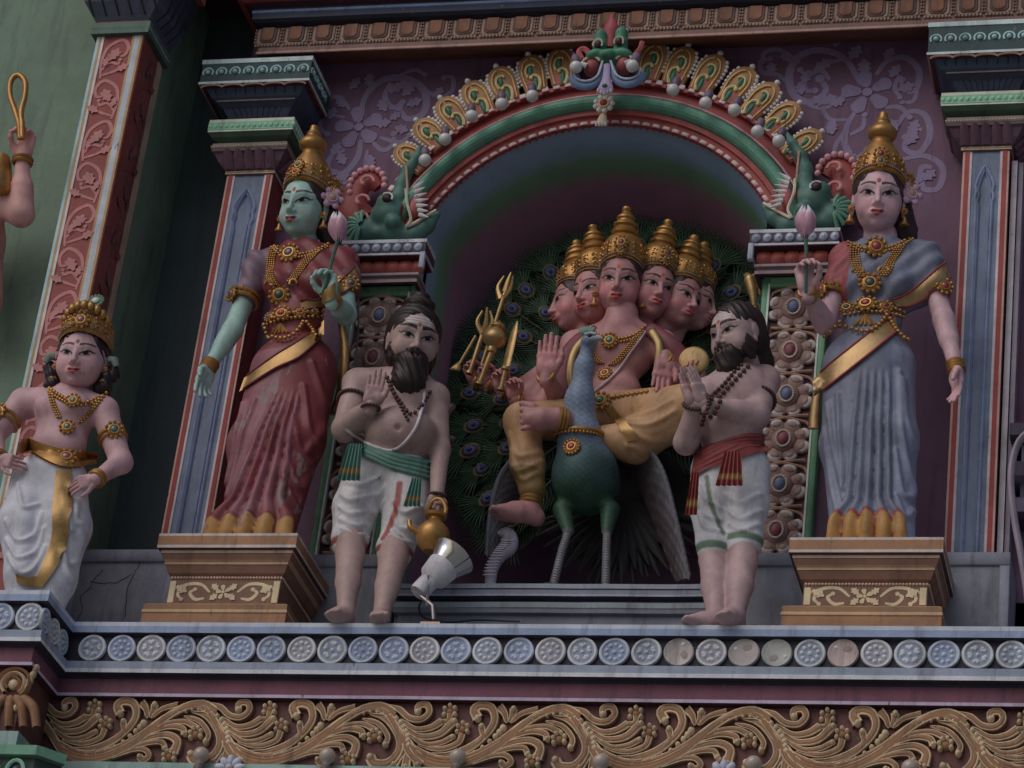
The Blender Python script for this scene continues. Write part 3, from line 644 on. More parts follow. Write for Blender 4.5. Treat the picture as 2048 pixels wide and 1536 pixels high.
# --- pilasters
def pilaster(label, x0, x1, zcap, seen_right=True):
    p = thing('pilaster', label, 'pilaster', ((x0 + x1) / 2, -.2, .74), 'pilasters of the facade')
    yf = -.2; mb = MB(); GB = K(84, 94, 114)
    mb.add(box(x0, x1, yf + .012, .0, .72, 3.3), RED)
    for a, b, c, d in ((x0, x0 + .012, K(150, 120, 110), .0), (x0 + .012, x0 + .036, K(124, 46, 42), .004), (x0 + .036, x0 + .05, K(158, 146, 150), .0), (x1 - .05, x1 - .036, K(158, 146, 150), .0), (x1 - .036, x1 - .012, K(124, 46, 42), .004), (x1 - .012, x1, K(150, 120, 110), .0)):
        mb.add(box(a, b, yf - d, yf + .02, .72, 3.25), c)
    mb.add(box(x0 + .05, x1 - .05, yf + .006, yf + .02, .72, 3.25), GB)
    mb.obj('shaft', M_STONE, p)
    # raised ogee panel
    m2 = MB(); xm = (x0 + x1) / 2; hw = (x1 - x0) / 2 - .085; zt = 3.06
    arc = [(-1, 0), (-1, .72), (-1.25, .78), (-1.0, .86), (-1.2, .92), (-.95, 1.0), (-.5, 1.08), (0, 1.16), (.5, 1.08), (.95, 1.0), (1.2, .92), (1.0, .86), (1.25, .78), (1, .72), (1, 0)]
    P = np.array([(xm + a * hw, (.76 + (zt - .16 - .76) * (q / .72)) if q <= .72 else zt - .16 + (q - .72) * .55) for a, q in arc])
    for off, wd, c in ((1.0, .010, K(104, 116, 140)), (.72, .007, K(96, 106, 130))):
        Q = P.copy(); Q[:, 0] = xm + (P[:, 0] - xm) * off; Q[:, 1] = np.where(Q[:, 1] > 2.85, Q[:, 1] - (1 - off) * .09, Q[:, 1])
        m2.add(strip(resample(Q, .02), wd, yf + .006, lift=.016), c)
    m2.obj('raised_panel', M_STONE, p)
    # capital: tiers swept round three sides
    P = [(x0, -.02), (x0, yf), (x1, yf), (x1, -.02)]
    t1 = [(.0, 3.235), (.012, 3.24), (.012, 3.262), (.02, 3.268), (.05, 3.30), (.075, 3.345), (.09, 3.352), (.09, 3.37), (.095, 3.372), (.095, 3.385), (.09, 3.388), (.09, 3.405), (.02, 3.408)]
    PL = K(76, 54, 66)
    sweep(t1, P, [K(80, 64, 60), K(140, 124, 104), PL, PL, PL, PL, K(70, 56, 56), K(150, 140, 128), K(84, 74, 66), K(150, 140, 128), K(96, 86, 80), PL]).obj('necking', M_STONE, p)
    t2 = [(.02, 3.40), (.06, 3.415), (.10, 3.44), (.12, 3.465), (.12, 3.475), (.122, 3.477), (.122, 3.53), (.12, 3.532), (.12, 3.55), (.07, 3.553), (.06, 3.58), (.04, 3.60)]
    DG = K(42, 62, 46)
    sweep(t2, P, [DG, DG, DG, K(150, 160, 140), K(72, 118, 88), K(96, 140, 112), K(150, 160, 140), K(150, 160, 140), K(110, 50, 46), K(110, 50, 46), RED]).obj('cushion', M_STONE, p)
    t3 = [(.03, 3.59), (.04, 3.61), (.07, 3.66), (.13, 3.70), (.16, 3.745), (.19, 3.752), (.2, 3.752), (.2, 3.768), (.195, 3.772), (.195, zcap - .035), (.2, zcap - .03), (.2, zcap), (-.05, zcap)]
    NV = K(42, 54, 72)
    sweep(t3, P, [NV, NV, NV, NV, MAROON, K(120, 90, 84), K(140, 164, 158), K(60, 84, 82), K(38, 56, 58), K(60, 84, 82), K(140, 164, 158), NV]).obj('abacus', M_STONE, p)
    # petals, rings, beads on the capital: each a piece
    pet = MB(); t = np.linspace(0, 1, 7)
    for i, s in ((0, 0),):
        V = []
        for q in t:
            w_ = .5 * (1 - .25 * q ** 3) * (1 if q < .9 else .85)
            for k in np.linspace(-1, 1, 7): V.append((k * w_ * .92, -.075 * q - .35 * (1 - k * k) * .028, q * .09))
        pet.add((V, grid_faces(7, 7)[:, ::-1]), np.array([K(84, 58, 72)] * 49))
    pm = pet.mesh('petal', M_STONE, 60)
    npt = 5; W_ = x1 - x0 + .04
    def piece(me, name, m):
        o = link(name, me); o.parent = p; o.matrix_parent_inverse = p.matrix_basis.inverted(); o.matrix_basis = Matrix([list(r) for r in np.array(m)])
    for i in range(npt):
        w_ = W_ / npt; x = x0 - .02 + (i + .5) * w_; piece(pm, 'petal', TR(x, yf - .021, 3.262) @ SCL(w_, 1, 1))
    for i in range(3): piece(pm, 'petal', TR(x1 + .021, yf + .04 + i * .07, 3.262) @ ROT('Z', 90) @ SCL(.065, 1, 1))
    rm = MB(); u = np.arange(20) * 2 * PI / 20; a = np.linspace(-.6, PI + .6, 18)
    rm.add(tube(np.stack([.030 * np.cos(a), np.zeros(18), .030 * np.sin(a)], 1), .0055, 6), K(128, 158, 156)); rm.add(ell((0, -.004, 0), (.015, .014, .015), None, 10, 6), K(116, 146, 146))
    rme = rm.mesh('ring_boss', M_STONE)
    zr = (3.77 + zcap - .035) / 2 + .004
    nr = 8; W2 = x1 - x0 + .39
    for i in range(nr): piece(rme, 'ring_boss', TR(x0 - .195 + (i + .5) * W2 / nr, yf - .198, zr))
    for i in range(4): piece(rme, 'ring_boss', TR(x1 + .198, yf - .15 + i * .08, zr) @ ROT('Z', 90))
    bd = MB()
    for x in np.arange(x0 - .11, x1 + .12, .034): bd.add(ell((x, yf - .122, 3.503), (.013, .008, .016), None, 8, 5), K(112, 156, 132))
    for y in np.arange(yf - .1, -.03, .034): bd.add(ell((x1 + .122, y, 3.503), (.008, .013, .016), None, 8, 5), K(112, 156, 132))
    bd.obj('bead_row', M_STONE, p); bd = MB()
    for x in np.arange(x0 - .09, x1 + .09, .017): bd.add(ell((x, yf - .094, 3.379), (.006, .005, .006), None, 6, 4), CREAM)
    bd.obj('bead_row', M_STONE, p); bd = MB()
    for x in np.arange(x0, x1 + .01, .014): bd.add(ell((x, yf - .012, 3.252), (.005, .005, .006), None, 6, 4), CREAM)
    bd.obj('bead_row', M_STONE, p)
    # lotus flutes on the bell and the scalloped valance
    fl = MB()
    for i in range(9):
        x = x0 - .1 + i * (x1 - x0 + .2) / 8; xb = x0 + .02 + i * (x1 - x0 - .04) / 8; s = 1 if i < 4 else -1
        Q = smooth_path([(xb, yf - .035, 3.60), (xb + (x - xb) * .3, yf - .075, 3.665), (x, yf - .14, 3.715), (x - s * .0, yf - .165, 3.745)], 10); fl.add(tube(Q, .0035, 5), K(24, 30, 40))
    Q = [(x, yf - .115, 3.685) for x in np.linspace(x0 - .1, x1 + .1, 6)]; fl.add(tube(Q, .005, 5), K(110, 104, 100))
    for i in range(5):
        w_ = (x1 - x0 + .36) / 5; xa = x0 - .18 + i * w_; u = np.linspace(0, PI, 12)
        fl.add(tube([(xa + w_ / 2 - w_ / 2 * math.cos(q), yf - .196, 3.728 + .018 * math.sin(q)) for q in u], .006, 5), K(132, 100, 90))
    fl.obj('lotus_flute', M_STONE, p)
    return p
pilaster('grey blue pilaster with red edges behind the green faced statue', -2.68, -2.40, 3.925)
pilaster('grey blue pilaster with red edges at the right edge of the view', 1.578, 1.83, 3.97)
mb = MB().add(box(1.84, 1.87, -.15, 0, .7, 3.2), K(140, 134, 140)); mb.add(box(1.875, 1.90, -.13, 0, .7, 3.2), K(104, 96, 108))
o = mb.obj('edge_strip', M_STONE); tag(o, 'pale vertical edge strip beside the right pilaster', 'moulding')

# --- red scroll pillar of the left bay
p = thing('pillar', 'red pillar with pink scroll painting in front of the green wall', 'pillar', (-3.26, -.75, 0))
x0, x1, yf = -3.403, -3.115, -.75
mb = MB().add(box(x0, x1, yf, -.42, -.2, 3.9), K(108, 48, 44))
for a, b, c in ((x0 - .002, x0 + .014, K(120, 150, 170)), (x0 + .014, x0 + .03, K(134, 106, 70)), (x0 + .03, x0 + .044, K(160, 150, 150)), (x1 - .07, x1 - .056, K(134, 106, 70)), (x1 - .056, x1 - .022, K(132, 138, 146)), (x1 - .022, x1 - .006, K(134, 106, 70))):
    mb.add(box(a, b, yf - .006, yf + .01, -.2, 3.87), c)
mb.add(box(x1 - .01, x1 + .004, -.5, -.43, -.2, 3.87), K(140, 120, 100))
mb.obj('shaft', M_STONE, p)
PK = K(140, 88, 86); cv, lv = [], []
xm = (x0 + x1) / 2 - .014
for i in range(12):
    z = .45 + i * .285; s = 1 if i % 2 else -1
    cv += [([(xm - s * .06, z - .02), (xm - s * .075, z + .1), (xm - s * .05, z + .2), (xm + s * .03, z + .25), (xm + s * .075, z + .20), (xm + s * .06, z + .14), (xm + s * .02, z + .14)], .011),
           ([(xm - s * .07, z + .03), (xm - s * .02, z + .09), (xm + s * .03, z + .08), (xm + s * .04, z + .11)], .009), ([(xm - s * .06, z + .0), (xm + s * .02, z + .03), (xm + s * .07, z + .06)], .009)]
    lv += [((xm - s * .03, z + .10), .10, 60 if s > 0 else 120, .028), ((xm + s * .03, z + .03), .08, 30 if s > 0 else 150, .022), ((xm + s * .04, z + .16), .07, 200 if s > 0 else -20, .02), ((xm - s * .05, z + .06), .07, 80, .018)]
scrolls(cv, lv, [], yf, PK).obj('painted_scroll', M_STONE, p)
m2 = scrolls([([((a - xm) * .9, b) for a, b in q], w) for q, w in cv], [(((a[0] - xm) * .9, a[1]), L, an, wd) for a, L, an, wd in lv], [], 0, K(96, 56, 58))
m2.xf(TR(x1, yf + .165, 0) @ ROT('Z', 90)); m2.obj('painted_scroll', M_STONE, p)
P = [(x0, -.42), (x0, yf), (x1, yf), (x1, -.42)]
sweep([(0, 3.86), (.035, 3.865), (.035, 3.90), (.04, 3.905), (.04, 3.94), (.02, 3.95), (.01, 3.97)], P, [K(40, 56, 50), K(56, 80, 70), K(112, 130, 118), K(60, 84, 74), K(70, 90, 80), RED]).obj('necking', M_STONE, p)
sweep([(.0, 3.96), (.03, 3.99), (.09, 4.06), (.10, 4.12), (.13, 4.2), (.15, 4.3), (-.1, 4.31)], P, [K(62, 66, 82), K(56, 60, 76), K(48, 52, 66), K(38, 42, 56), K(30, 34, 46), MAROON]).obj('capital', M_STONE, p)
mb = MB()
for i in range(6):
    x = x0 - .06 + i * .08; mb.add(tube([(x + .02, yf - .03, 3.99), (x, yf - .095, 4.06), (x, yf - .105, 4.13), (x, yf - .14, 4.22)], .006, 5), K(20, 22, 30))
for i in range(4): mb.add(tube([(x1 + .03, yf + .05 + i * .07, 3.99), (x1 + .095, yf + .05 + i * .07, 4.06), (x1 + .105, yf + .05 + i * .07, 4.13), (x1 + .14, yf + .05 + i * .07, 4.22)], .006, 5), K(20, 22, 30))
mb.obj('flute', M_STONE, p)
mb = MB(); sw = sweep([(.0, 4.31), (.19, 4.3), (.19, 4.36), (.22, 4.40), (.26, 4.52), (0, 4.6)], P, [RED, K(120, 80, 60), K(120, 52, 48), K(120, 50, 44), MAROON]); sw.obj('abacus', M_STONE, p)

# --- cornice over the arch
co = thing('cornice', 'brown cornice with square relief panels and red and blue bands', 'cornice', (XC, -.3, 4.03))
P = [(-2.60, 0.0), (-2.60, -.28), (4.2, -.28)]
BR = K(92, 68, 64)
cp = [(-.28, 4.15), (0, 4.035), (.006, 4.038), (.006, 4.052), (0, 4.056), (-.002, 4.085), (-.012, 4.09), (-.012, 4.235), (.03, 4.245), (.05, 4.26), (.05, 4.30), (.056, 4.303), (.056, 4.318), (.05, 4.322), (.05, 4.335), (.10, 4.345), (.14, 4.36), (.15, 4.43), (.155, 4.435), (.155, 4.45), (.15, 4.46), (.2, 4.65), (-.2, 4.9)]
cc = [K(84, 52, 38), K(132, 98, 84), K(132, 102, 90), K(104, 76, 72), BR, BR, K(100, 72, 62), K(28, 26, 36), K(28, 30, 42), K(40, 46, 64), K(96, 114, 144), K(96, 114, 144), K(62, 76, 104), K(40, 46, 64), MAROON, K(110, 38, 38), K(116, 42, 40), K(150, 110, 104), K(150, 110, 104), K(110, 38, 36), K(104, 36, 36), MAROON]
sweep(cp, P, cc).obj('moulding', M_STONE, co)
mb = MB(); w_ = .168; hh = .132      # square relief panel: nested U frames and beads
for k, (a, c) in enumerate(((.47, K(96, 72, 66)), (.40, K(122, 100, 84)), (.31, K(78, 56, 54)), (.22, K(104, 68, 50)))):
    W = w_ * a; z0 = hh * (.5 - a) * .95
    mb.add(prism([(-W, z0 + .02), (-W + .018, z0), (W - .018, z0), (W, z0 + .02), (W, hh), (-W, hh)], -.004 - .006 * k, .0, .004), c)
for x in np.linspace(-.42, .42, 8): mb.add(ell((x * w_, -.008, .006), (.008, .010, .010), None, 6, 4), K(126, 106, 92))
for z in np.linspace(.03, .12, 5):
    for s in (-1, 1): mb.add(ell((s * .475 * w_, -.008, z), (.006, .008, .009), None, 6, 4), K(120, 100, 88))
sq = mb.mesh('square_panel', M_STONE)
for i in range(40):
    x = -2.55 + i * .172
    o = link('square_panel', sq); o.parent = co; o.matrix_parent_inverse = co.matrix_basis.inverted(); o.matrix_basis = Matrix.Translation((x, -.268, 4.094))
o = MB().add(box(-2.4, 4.2, -.1, .05, 4.6, 6.5), MAROON).obj('upper_wall', M_WALL); tag(o, 'dark maroon wall above the cornice', 'wall')
o = MB().add(box(-5.2, -2.55, -.5, 0.6, 4.62, 6.5), MAROON).obj('upper_wall', M_WALL); tag(o, 'dark wall above the red pillar', 'wall')

# --- bay at the right edge of the view
o = MB().add(box(1.93, 4.2, .1, .2, -1, 5.0), K(44, 34, 46)).obj('bay_wall', M_WALL); tag(o, 'dark violet wall of the next bay at right edge', 'wall')
p = thing('bay_shrine', 'violet mouldings with a gold arch at the right edge', 'shrine', (2.25, -.1, .8))
sweep([(0, 1.0), (.05, 1.02), (.05, 1.10), (.02, 1.12), (.02, 1.2), (.07, 1.22), (.07, 1.3), (.02, 1.32), (.02, 1.42), (.08, 1.45), (.08, 1.52), (0, 1.55)], [(1.97, .1), (1.97, -.15), (2.9, -.15)], [K(50, 42, 56), K(70, 62, 80), K(46, 38, 50)]).obj('moulding', M_STONE, p)
mb = MB(); u = np.linspace(0, PI, 20); mb.add(tube(np.stack([2.16 + .16 * np.cos(u), np.full(20, -.16), 1.66 + .2 * np.sin(u)], 1), .03, 8), K(120, 96, 66)); mb.add(tube([(2.0, -.16, 1.56), (2.0, -.16, 1.68)], .03, 8), K(120, 96, 66)); mb.add(box(1.98, 2.3, -.17, .1, 2.02, 2.12, .02), K(140, 104, 60)); mb.obj('gold_arch', M_GOLD, p)
p = tag(MB().add(tube(smooth_path([(2.026, -0.500, 1.328), (1.961, -0.500, 1.243), (1.934, -0.500, 1.071), (1.956, -0.500, 0.845), (2.003, -0.500, 0.595), (2.039, -0.500, 0.376), (2.062, -0.500, 0.106)], 30), .03, 8, flat=.6), K(116, 106, 116)).obj('curved_band', M_STONE), 'grey curved band rising at the right edge of the view', 'moulding')

# ================================================================ THE ARCH AND ITS CREST
arch = thing('arch', 'red and green moulded arch over the niche with a crest of gold leaves', 'arch', (XC, -.1, ZC))
def arc_sweep(prof, cols, a0, a1, n=72):
    mb = MB(); th = np.linspace(a0, a1, n)
    for q in range(len(prof) - 1):
        V = []
        for r, y in (prof[q], prof[q + 1]):
            V.append(np.stack([XC + r * np.cos(th), np.full(n, y), ZC + r * np.sin(th)], 1))
        V = np.concatenate(V); F = grid_faces(2, n); mb.add((V, F), cols[q])
    return mb
A0, A1 = R(166), R(14)
OR, DR = K(116, 46, 42), K(96, 34, 34)
PKW = K(172, 140, 142)
arc_sweep([(1.103, .02), (1.103, -.085), (1.118, -.10), (1.158, -.105), (1.16, -.125), (1.19, -.125), (1.192, -.10)], [DR, DR, OR, OR, OR, MAROON], A0, A1).obj('inner_moulding', M_PAINT, arch)
gp = [(1.192, -.10)] + [(1.237 + .045 * math.cos(t), -.115 - .06 * math.sin(t)) for t in np.linspace(PI, 0, 9)] + [(1.283, -.10)]
o = arc_sweep(gp, [GREEN] * 11, R(163), R(17)); o.obj('green_roll', M_PAINT, arch, sharp=60)
arc_sweep([(1.283, -.10), (1.286, -.128), (1.291, -.134), (1.297, -.134), (1.302, -.126), (1.302, -.105), (1.365, -.098), (1.367, -.13), (1.392, -.13), (1.392, .02)], [DR, PINK, PINK, PINK, DR, K(112, 40, 40), DR, K(124, 48, 46), DR], A0, A1).obj('outer_moulding', M_PAINT, arch)
# lotus petals along the intrados and the outer lip
V = []
for q in np.linspace(0, 1, 5):
    for k in np.linspace(-1, 1, 7): V.append((k * .027 * (1 - .25 * q ** 2), -.012 * (1 - k ** 4) * math.sin(PI * min(1, q + .25)), q * .042))
pm = MB().add((V, grid_faces(5, 7)[:, ::-1]), np.array([PKW if 8 <= i % 35 < 34 and (i % 7) not in (0, 6) else OR for i in range(35)])).mesh('arch_petal', M_PAINT, 60)
def on_arc(me, name, th, r, y, parent=arch, s=1.0, flip=1):
    o = link(name, me); o.parent = parent; o.matrix_parent_inverse = parent.matrix_basis.inverted()
    m = np.eye(4); rad = np.array([math.cos(th), 0, math.sin(th)]); tan = np.array([math.sin(th), 0, -math.cos(th)])
    m[:3, 0] = tan * s * flip; m[:3, 1] = (0, s, 0); m[:3, 2] = rad * s; m[:3, 3] = (XC + r * math.cos(th), y, ZC + r * math.sin(th)); o.matrix_basis = Matrix([list(v) for v in m]); return o
for i in range(47): on_arc(pm, 'arch_petal', R(162) - i * R(144) / 46, 1.108, -.099)
for i in range(44): on_arc(pm, 'arch_petal', R(150) - i * R(120) / 43, 1.372, -.132, s=.9)
# crest leaf: bead-edged flame with a green paisley
def crest_leaf():
    mb = MB(); O = []
    for t in np.linspace(0, 1, 22):
        wv = np.interp(t, [0, .2, .45, .65, .8, .9, .96, 1], [.062, .068, .078, .080, .072, .056, .036, .006]); O.append((wv, t * .262))
    poly = [(a, b) for a, b in O] + [(-a, b) for a, b in O][::-1]
    mb.add(prism(poly, -.024, .0, .007), GOLD)
    lowpoly = [(a * .86, b) for a, b in O[:8]] + [(-a * .86, b) for a, b in O[:8]][::-1]
    mb.add(prism(lowpoly, -.028, -.01, .004), K(122, 68, 52))
    for k, t in enumerate(np.linspace(.30, 1.0, 8)):
        i = min(21, int(t * 21)); r = .0095 + .004 * (k / 7)
        for s in (-1, 1):
            if k == 7 and s < 0: continue
            x, z = O[i] if s > 0 else (-O[i][0], O[i][1])
            if k == 7: x, z = 0, .268; r = .018
            mb.add(ell((x, -.014, z), (r, r, r), None, 8, 6), WHITE)
    # gold comma curls and green inlay
    mb.add(tube(smooth_path([(.012, -.03, .0), (.03, -.034, .04), (.028, -.034, .085), (.0, -.034, .105), (-.014, -.034, .088)], 14), np.linspace(.010, .007, 14), 6), K(176, 142, 92))
    mb.add(ell((-.012, -.034, .09), (.012, .012, .012), None, 8, 6), K(180, 150, 100))
    mb.add(tube(smooth_path([(-.03, -.03, .10), (-.036, -.034, .14), (-.018, -.034, .175), (.012, -.034, .175), (.018, -.034, .16)], 14), .0065, 6), K(176, 142, 92))
    mb.add(ell((.004, -.026, .045), (.014, .016, .046), ROT('Y', 6), 10, 7), K(40, 92, 76)); mb.add(ell((-.008, -.026, .146), (.014, .016, .032), ROT('Y', 8), 10, 7), K(40, 92, 76))
    for s_ in (-1, 1): mb.add(tube(smooth_path([(s_ * .045, -.026, .01), (s_ * .054, -.03, .09), (s_ * .056, -.03, .15), (s_ * .036, -.03, .205), (s_ * .008, -.03, .225)], 16), .0055, 5), K(166, 124, 72))
    return mb.mesh('crest_leaf', M_PAINT, 50)
cl = crest_leaf()
LANG = [(-0.810, 4.137), (-0.993, 4.086), (-1.173, 3.998), (-1.333, 3.899), (-1.486, 3.789), (-1.611, 3.637), (-1.714, 3.459)]
RANG = [(-0.216, 4.142), (-0.039, 4.091), (0.154, 4.022), (0.347, 3.921), (0.499, 3.803), (0.637, 3.660), (0.777, 3.461)]
for L_, fl in ((LANG, 1), (RANG, -1)):
    for i, (x, z) in enumerate(L_):
        th = math.atan2(z - ZC, x - XC); rt = math.hypot(x - XC, z - ZC); s = (1.06, 1.06, 1.06, 1.04, 1.02, 1.0, .96)[i]
        r0 = min(rt - .27 * s, 1.40); on_arc(cl, 'crest_leaf', th, r0, -.105, s=s, flip=fl)
# --- lion mask at the crown
km = thing('lion_mask', 'green and blue monster mask at the top of the arch', 'carving', (-.52, -.2, 3.85))
C3 = Clay((-.85, -.57, 3.75), (-.2, -.05, 4.4), .0065)
ex0, ez0 = (-0.496, 3.930); ex1, ez1 = (-0.375, 3.942); nx, nz = (-0.427, 3.847)
for ex, ez in ((ex0, ez0), (ex1, ez1)): C3.cone((ex, -.35, ez - .05), (ex, -.37, ez + .07), .042, .036, .015); C3.ball((ex, -.38, ez + .0), (.044, .04, .03), .008)
C3.ball((nx, -.34, nz), (.10, .09, .05), .02); C3.ball((nx, -.43, nz - .02), (.04, .03, .025), .01)
for s in (-1, 1): C3.ball((nx + s * .085, -.39, nz + .005), (.055, .04, .03), .012, ROT('Y', s * 20))
V, F = C3.mesh(); MB().add((V, F), K(46, 100, 78)).obj('mask', M_PAINT, km, 0)
for ex, ez in ((ex0, ez0), (ex1, ez1)):
    mb = MB(); mb.add(ell((ex, -.405, ez - .015), (.024, .02, .028), None, 10, 7), K(40, 26, 30)); u = np.linspace(-.4, PI + .4, 12); mb.add(tube(np.stack([ex + .026 * np.cos(u), np.full(12, -.412), ez - .02 + .034 * np.sin(u)], 1), .006, 6), CREAM)
    mb.obj('eye', M_PAINT, km)
for s, (bx, bz) in ((-1, (-0.525, 3.775)), (1, (-0.337, 3.780))):
    mb = MB(); mb.add(ell((bx, -.37, bz), (.048, .05, .052), None, 14, 9), K(116, 52, 56)); u = np.linspace(.2, 2.6, 12) if s > 0 else np.linspace(.5, 2.9, 12)
    mb.add(tube(np.stack([bx + .055 * np.cos(u), np.full(12, -.40), bz + .058 * np.sin(u)], 1), .008, 6), K(160, 140, 104)); mb.add(tube([(bx + s * .02, -.42, bz - .02), (bx + s * .05, -.43, bz - .01), (bx + s * .065, -.43, bz - .03)], [.018, .014, .004], 8), WHITE); mb.obj('cheek', M_PAINT, km)
for s in (-1, 1):
    px_ = [(-0.451, -0.410, 3.758), (-0.468, -0.410, 3.662), (-0.519, -0.410, 3.623), (-0.587, -0.410, 3.640), (-0.616, -0.410, 3.697)] if s < 0 else [(-0.405, -0.410, 3.756), (-0.367, -0.410, 3.664), (-0.306, -0.410, 3.627), (-0.241, -0.410, 3.645), (-0.226, -0.410, 3.699)]
    q = smooth_path(px_, 18); mb = MB(); mb.add(tube(q, np.linspace(.02, .034, 18), 8, flat=.6, up=(0, 1, 0)), K(70, 88, 116)); mb.add(tube(q + np.array([0, -.02, .022]), .007, 6), K(130, 142, 160)); mb.obj('whisker', M_PAINT, km)
mb = MB(); q = smooth_path([(-0.424, -0.430, 3.756), (-0.419, -0.430, 3.680), (-0.417, -0.430, 3.605), (-0.419, -0.430, 3.557)], 12); mb.add(tube(q, np.interp(np.linspace(0, 1, 12), [0, .4, .8, 1], [.018, .022, .05, .03]), 10, flat=.4, up=(0, 1, 0)), K(120, 108, 136))
for k in range(5): mb.add(ell((q[-1][0] + (k - 2) * .018, q[-1][1], q[-1][2] + abs(k - 2) * .008), (.011, .014, .018), None, 8, 6), K(150, 140, 160))
mb.add(ell((q[8][0], q[8][1] - .02, q[8][2]), (.016, .012, .013), None, 10, 6), K(50, 74, 62)); mb.obj('tongue', M_PAINT, km)
mb = MB(); q = smooth_path([(-0.445, -0.350, 3.929), (-0.449, -0.350, 3.999), (-0.447, -0.350, 4.069), (-0.451, -0.350, 4.164)], 10); mb.add(tube(q, np.interp(np.linspace(0, 1, 10), [0, .4, .65, 1], [.03, .035, .048, .006]), 10, flat=.5, up=(0, 1, 0)), K(118, 44, 50))
for dx, dz in ((-1, 0), (1, 0)):
    for k in range(4): mb.add(ell((ex0 - .02 + k * .014 if dx < 0 else ex1 - .02 + k * .014, -.35, ez0 + .10 + (k % 2) * .012), (.012, .012, .014), None, 8, 5), K(140, 130, 130))
mb.add(tube(smooth_path([(-0.598, -0.330, 3.863), (-0.624, -0.330, 3.917), (-0.597, -0.330, 3.940), (-0.558, -0.330, 3.903)], 10), .018, 6), K(130, 60, 64)); mb.add(tube(smooth_path([(-0.298, -0.330, 3.877), (-0.268, -0.330, 3.924), (-0.258, -0.330, 3.972)], 10), .016, 6), K(130, 60, 64))
mb.obj('plume', M_PAINT, km)
# keystone jewel
def jewel(mb, c, r, petals, gem, rim=GOLDP, sq=1.0, m=None, pr=.34, d=1.0, bead=None):
    """rosette of beads round an oval gem, facing local -Y"""
    m = np.eye(4) if m is None else np.array(m); t = MB()
    t.add(ell((0, 0, 0), (r * .8, r * .22 * d, r * .8 * sq), None, 16, 7), rim)
    for k in range(petals):
        a = k * 2 * PI / petals; t.add(ell((r * .86 * math.cos(a), -r * .05 * d, r * .86 * sq * math.sin(a)), (r * pr * .6, r * .2 * d, r * pr * .6), None, 7, 5), rim if bead is None else bead)
    u = np.arange(14) * 2 * PI / 14; t.add(tube(np.stack([r * .46 * np.cos(u), np.full(14, -r * .22 * d), r * .46 * sq * np.sin(u)], 1), r * .09, 5, closed=True), np.array(rim) * 1.15)
    t.add(ell((0, -r * .2 * d, 0), (r * .4, r * .2 * d, r * .4 * sq), None, 12, 7), gem)
    m2 = m.copy(); m2[:3, 3] = c; mb.join(t, m2); return mb
ky = thing('keystone_jewel', 'cream rosette with a red gem hanging below the monster mask', 'carving', (-0.481, -0.180, 3.651))
mb = MB(); jewel(mb, (-0.479, -0.190, 3.651), .058, 9, K(110, 40, 42), K(160, 130, 100), bead=K(180, 166, 150), pr=.5); mb.obj('rosette', M_PAINT, ky)
mb = MB(); q = smooth_path([(-0.479, -0.180, 3.602), (-0.481, -0.180, 3.561), (-0.482, -0.180, 3.513)], 8); mb.add(tube(q, np.linspace(.014, .036, 8), 8, flat=.5, up=(0, 1, 0)), K(168, 140, 116))
for k in range(4): mb.add(ell((q[-1][0] + (k - 1.5) * .018, q[-1][1] - .01, q[-1][2]), (.010, .012, .016), None, 8, 6), K(180, 164, 146))
mb.obj('pendant', M_PAINT, ky)
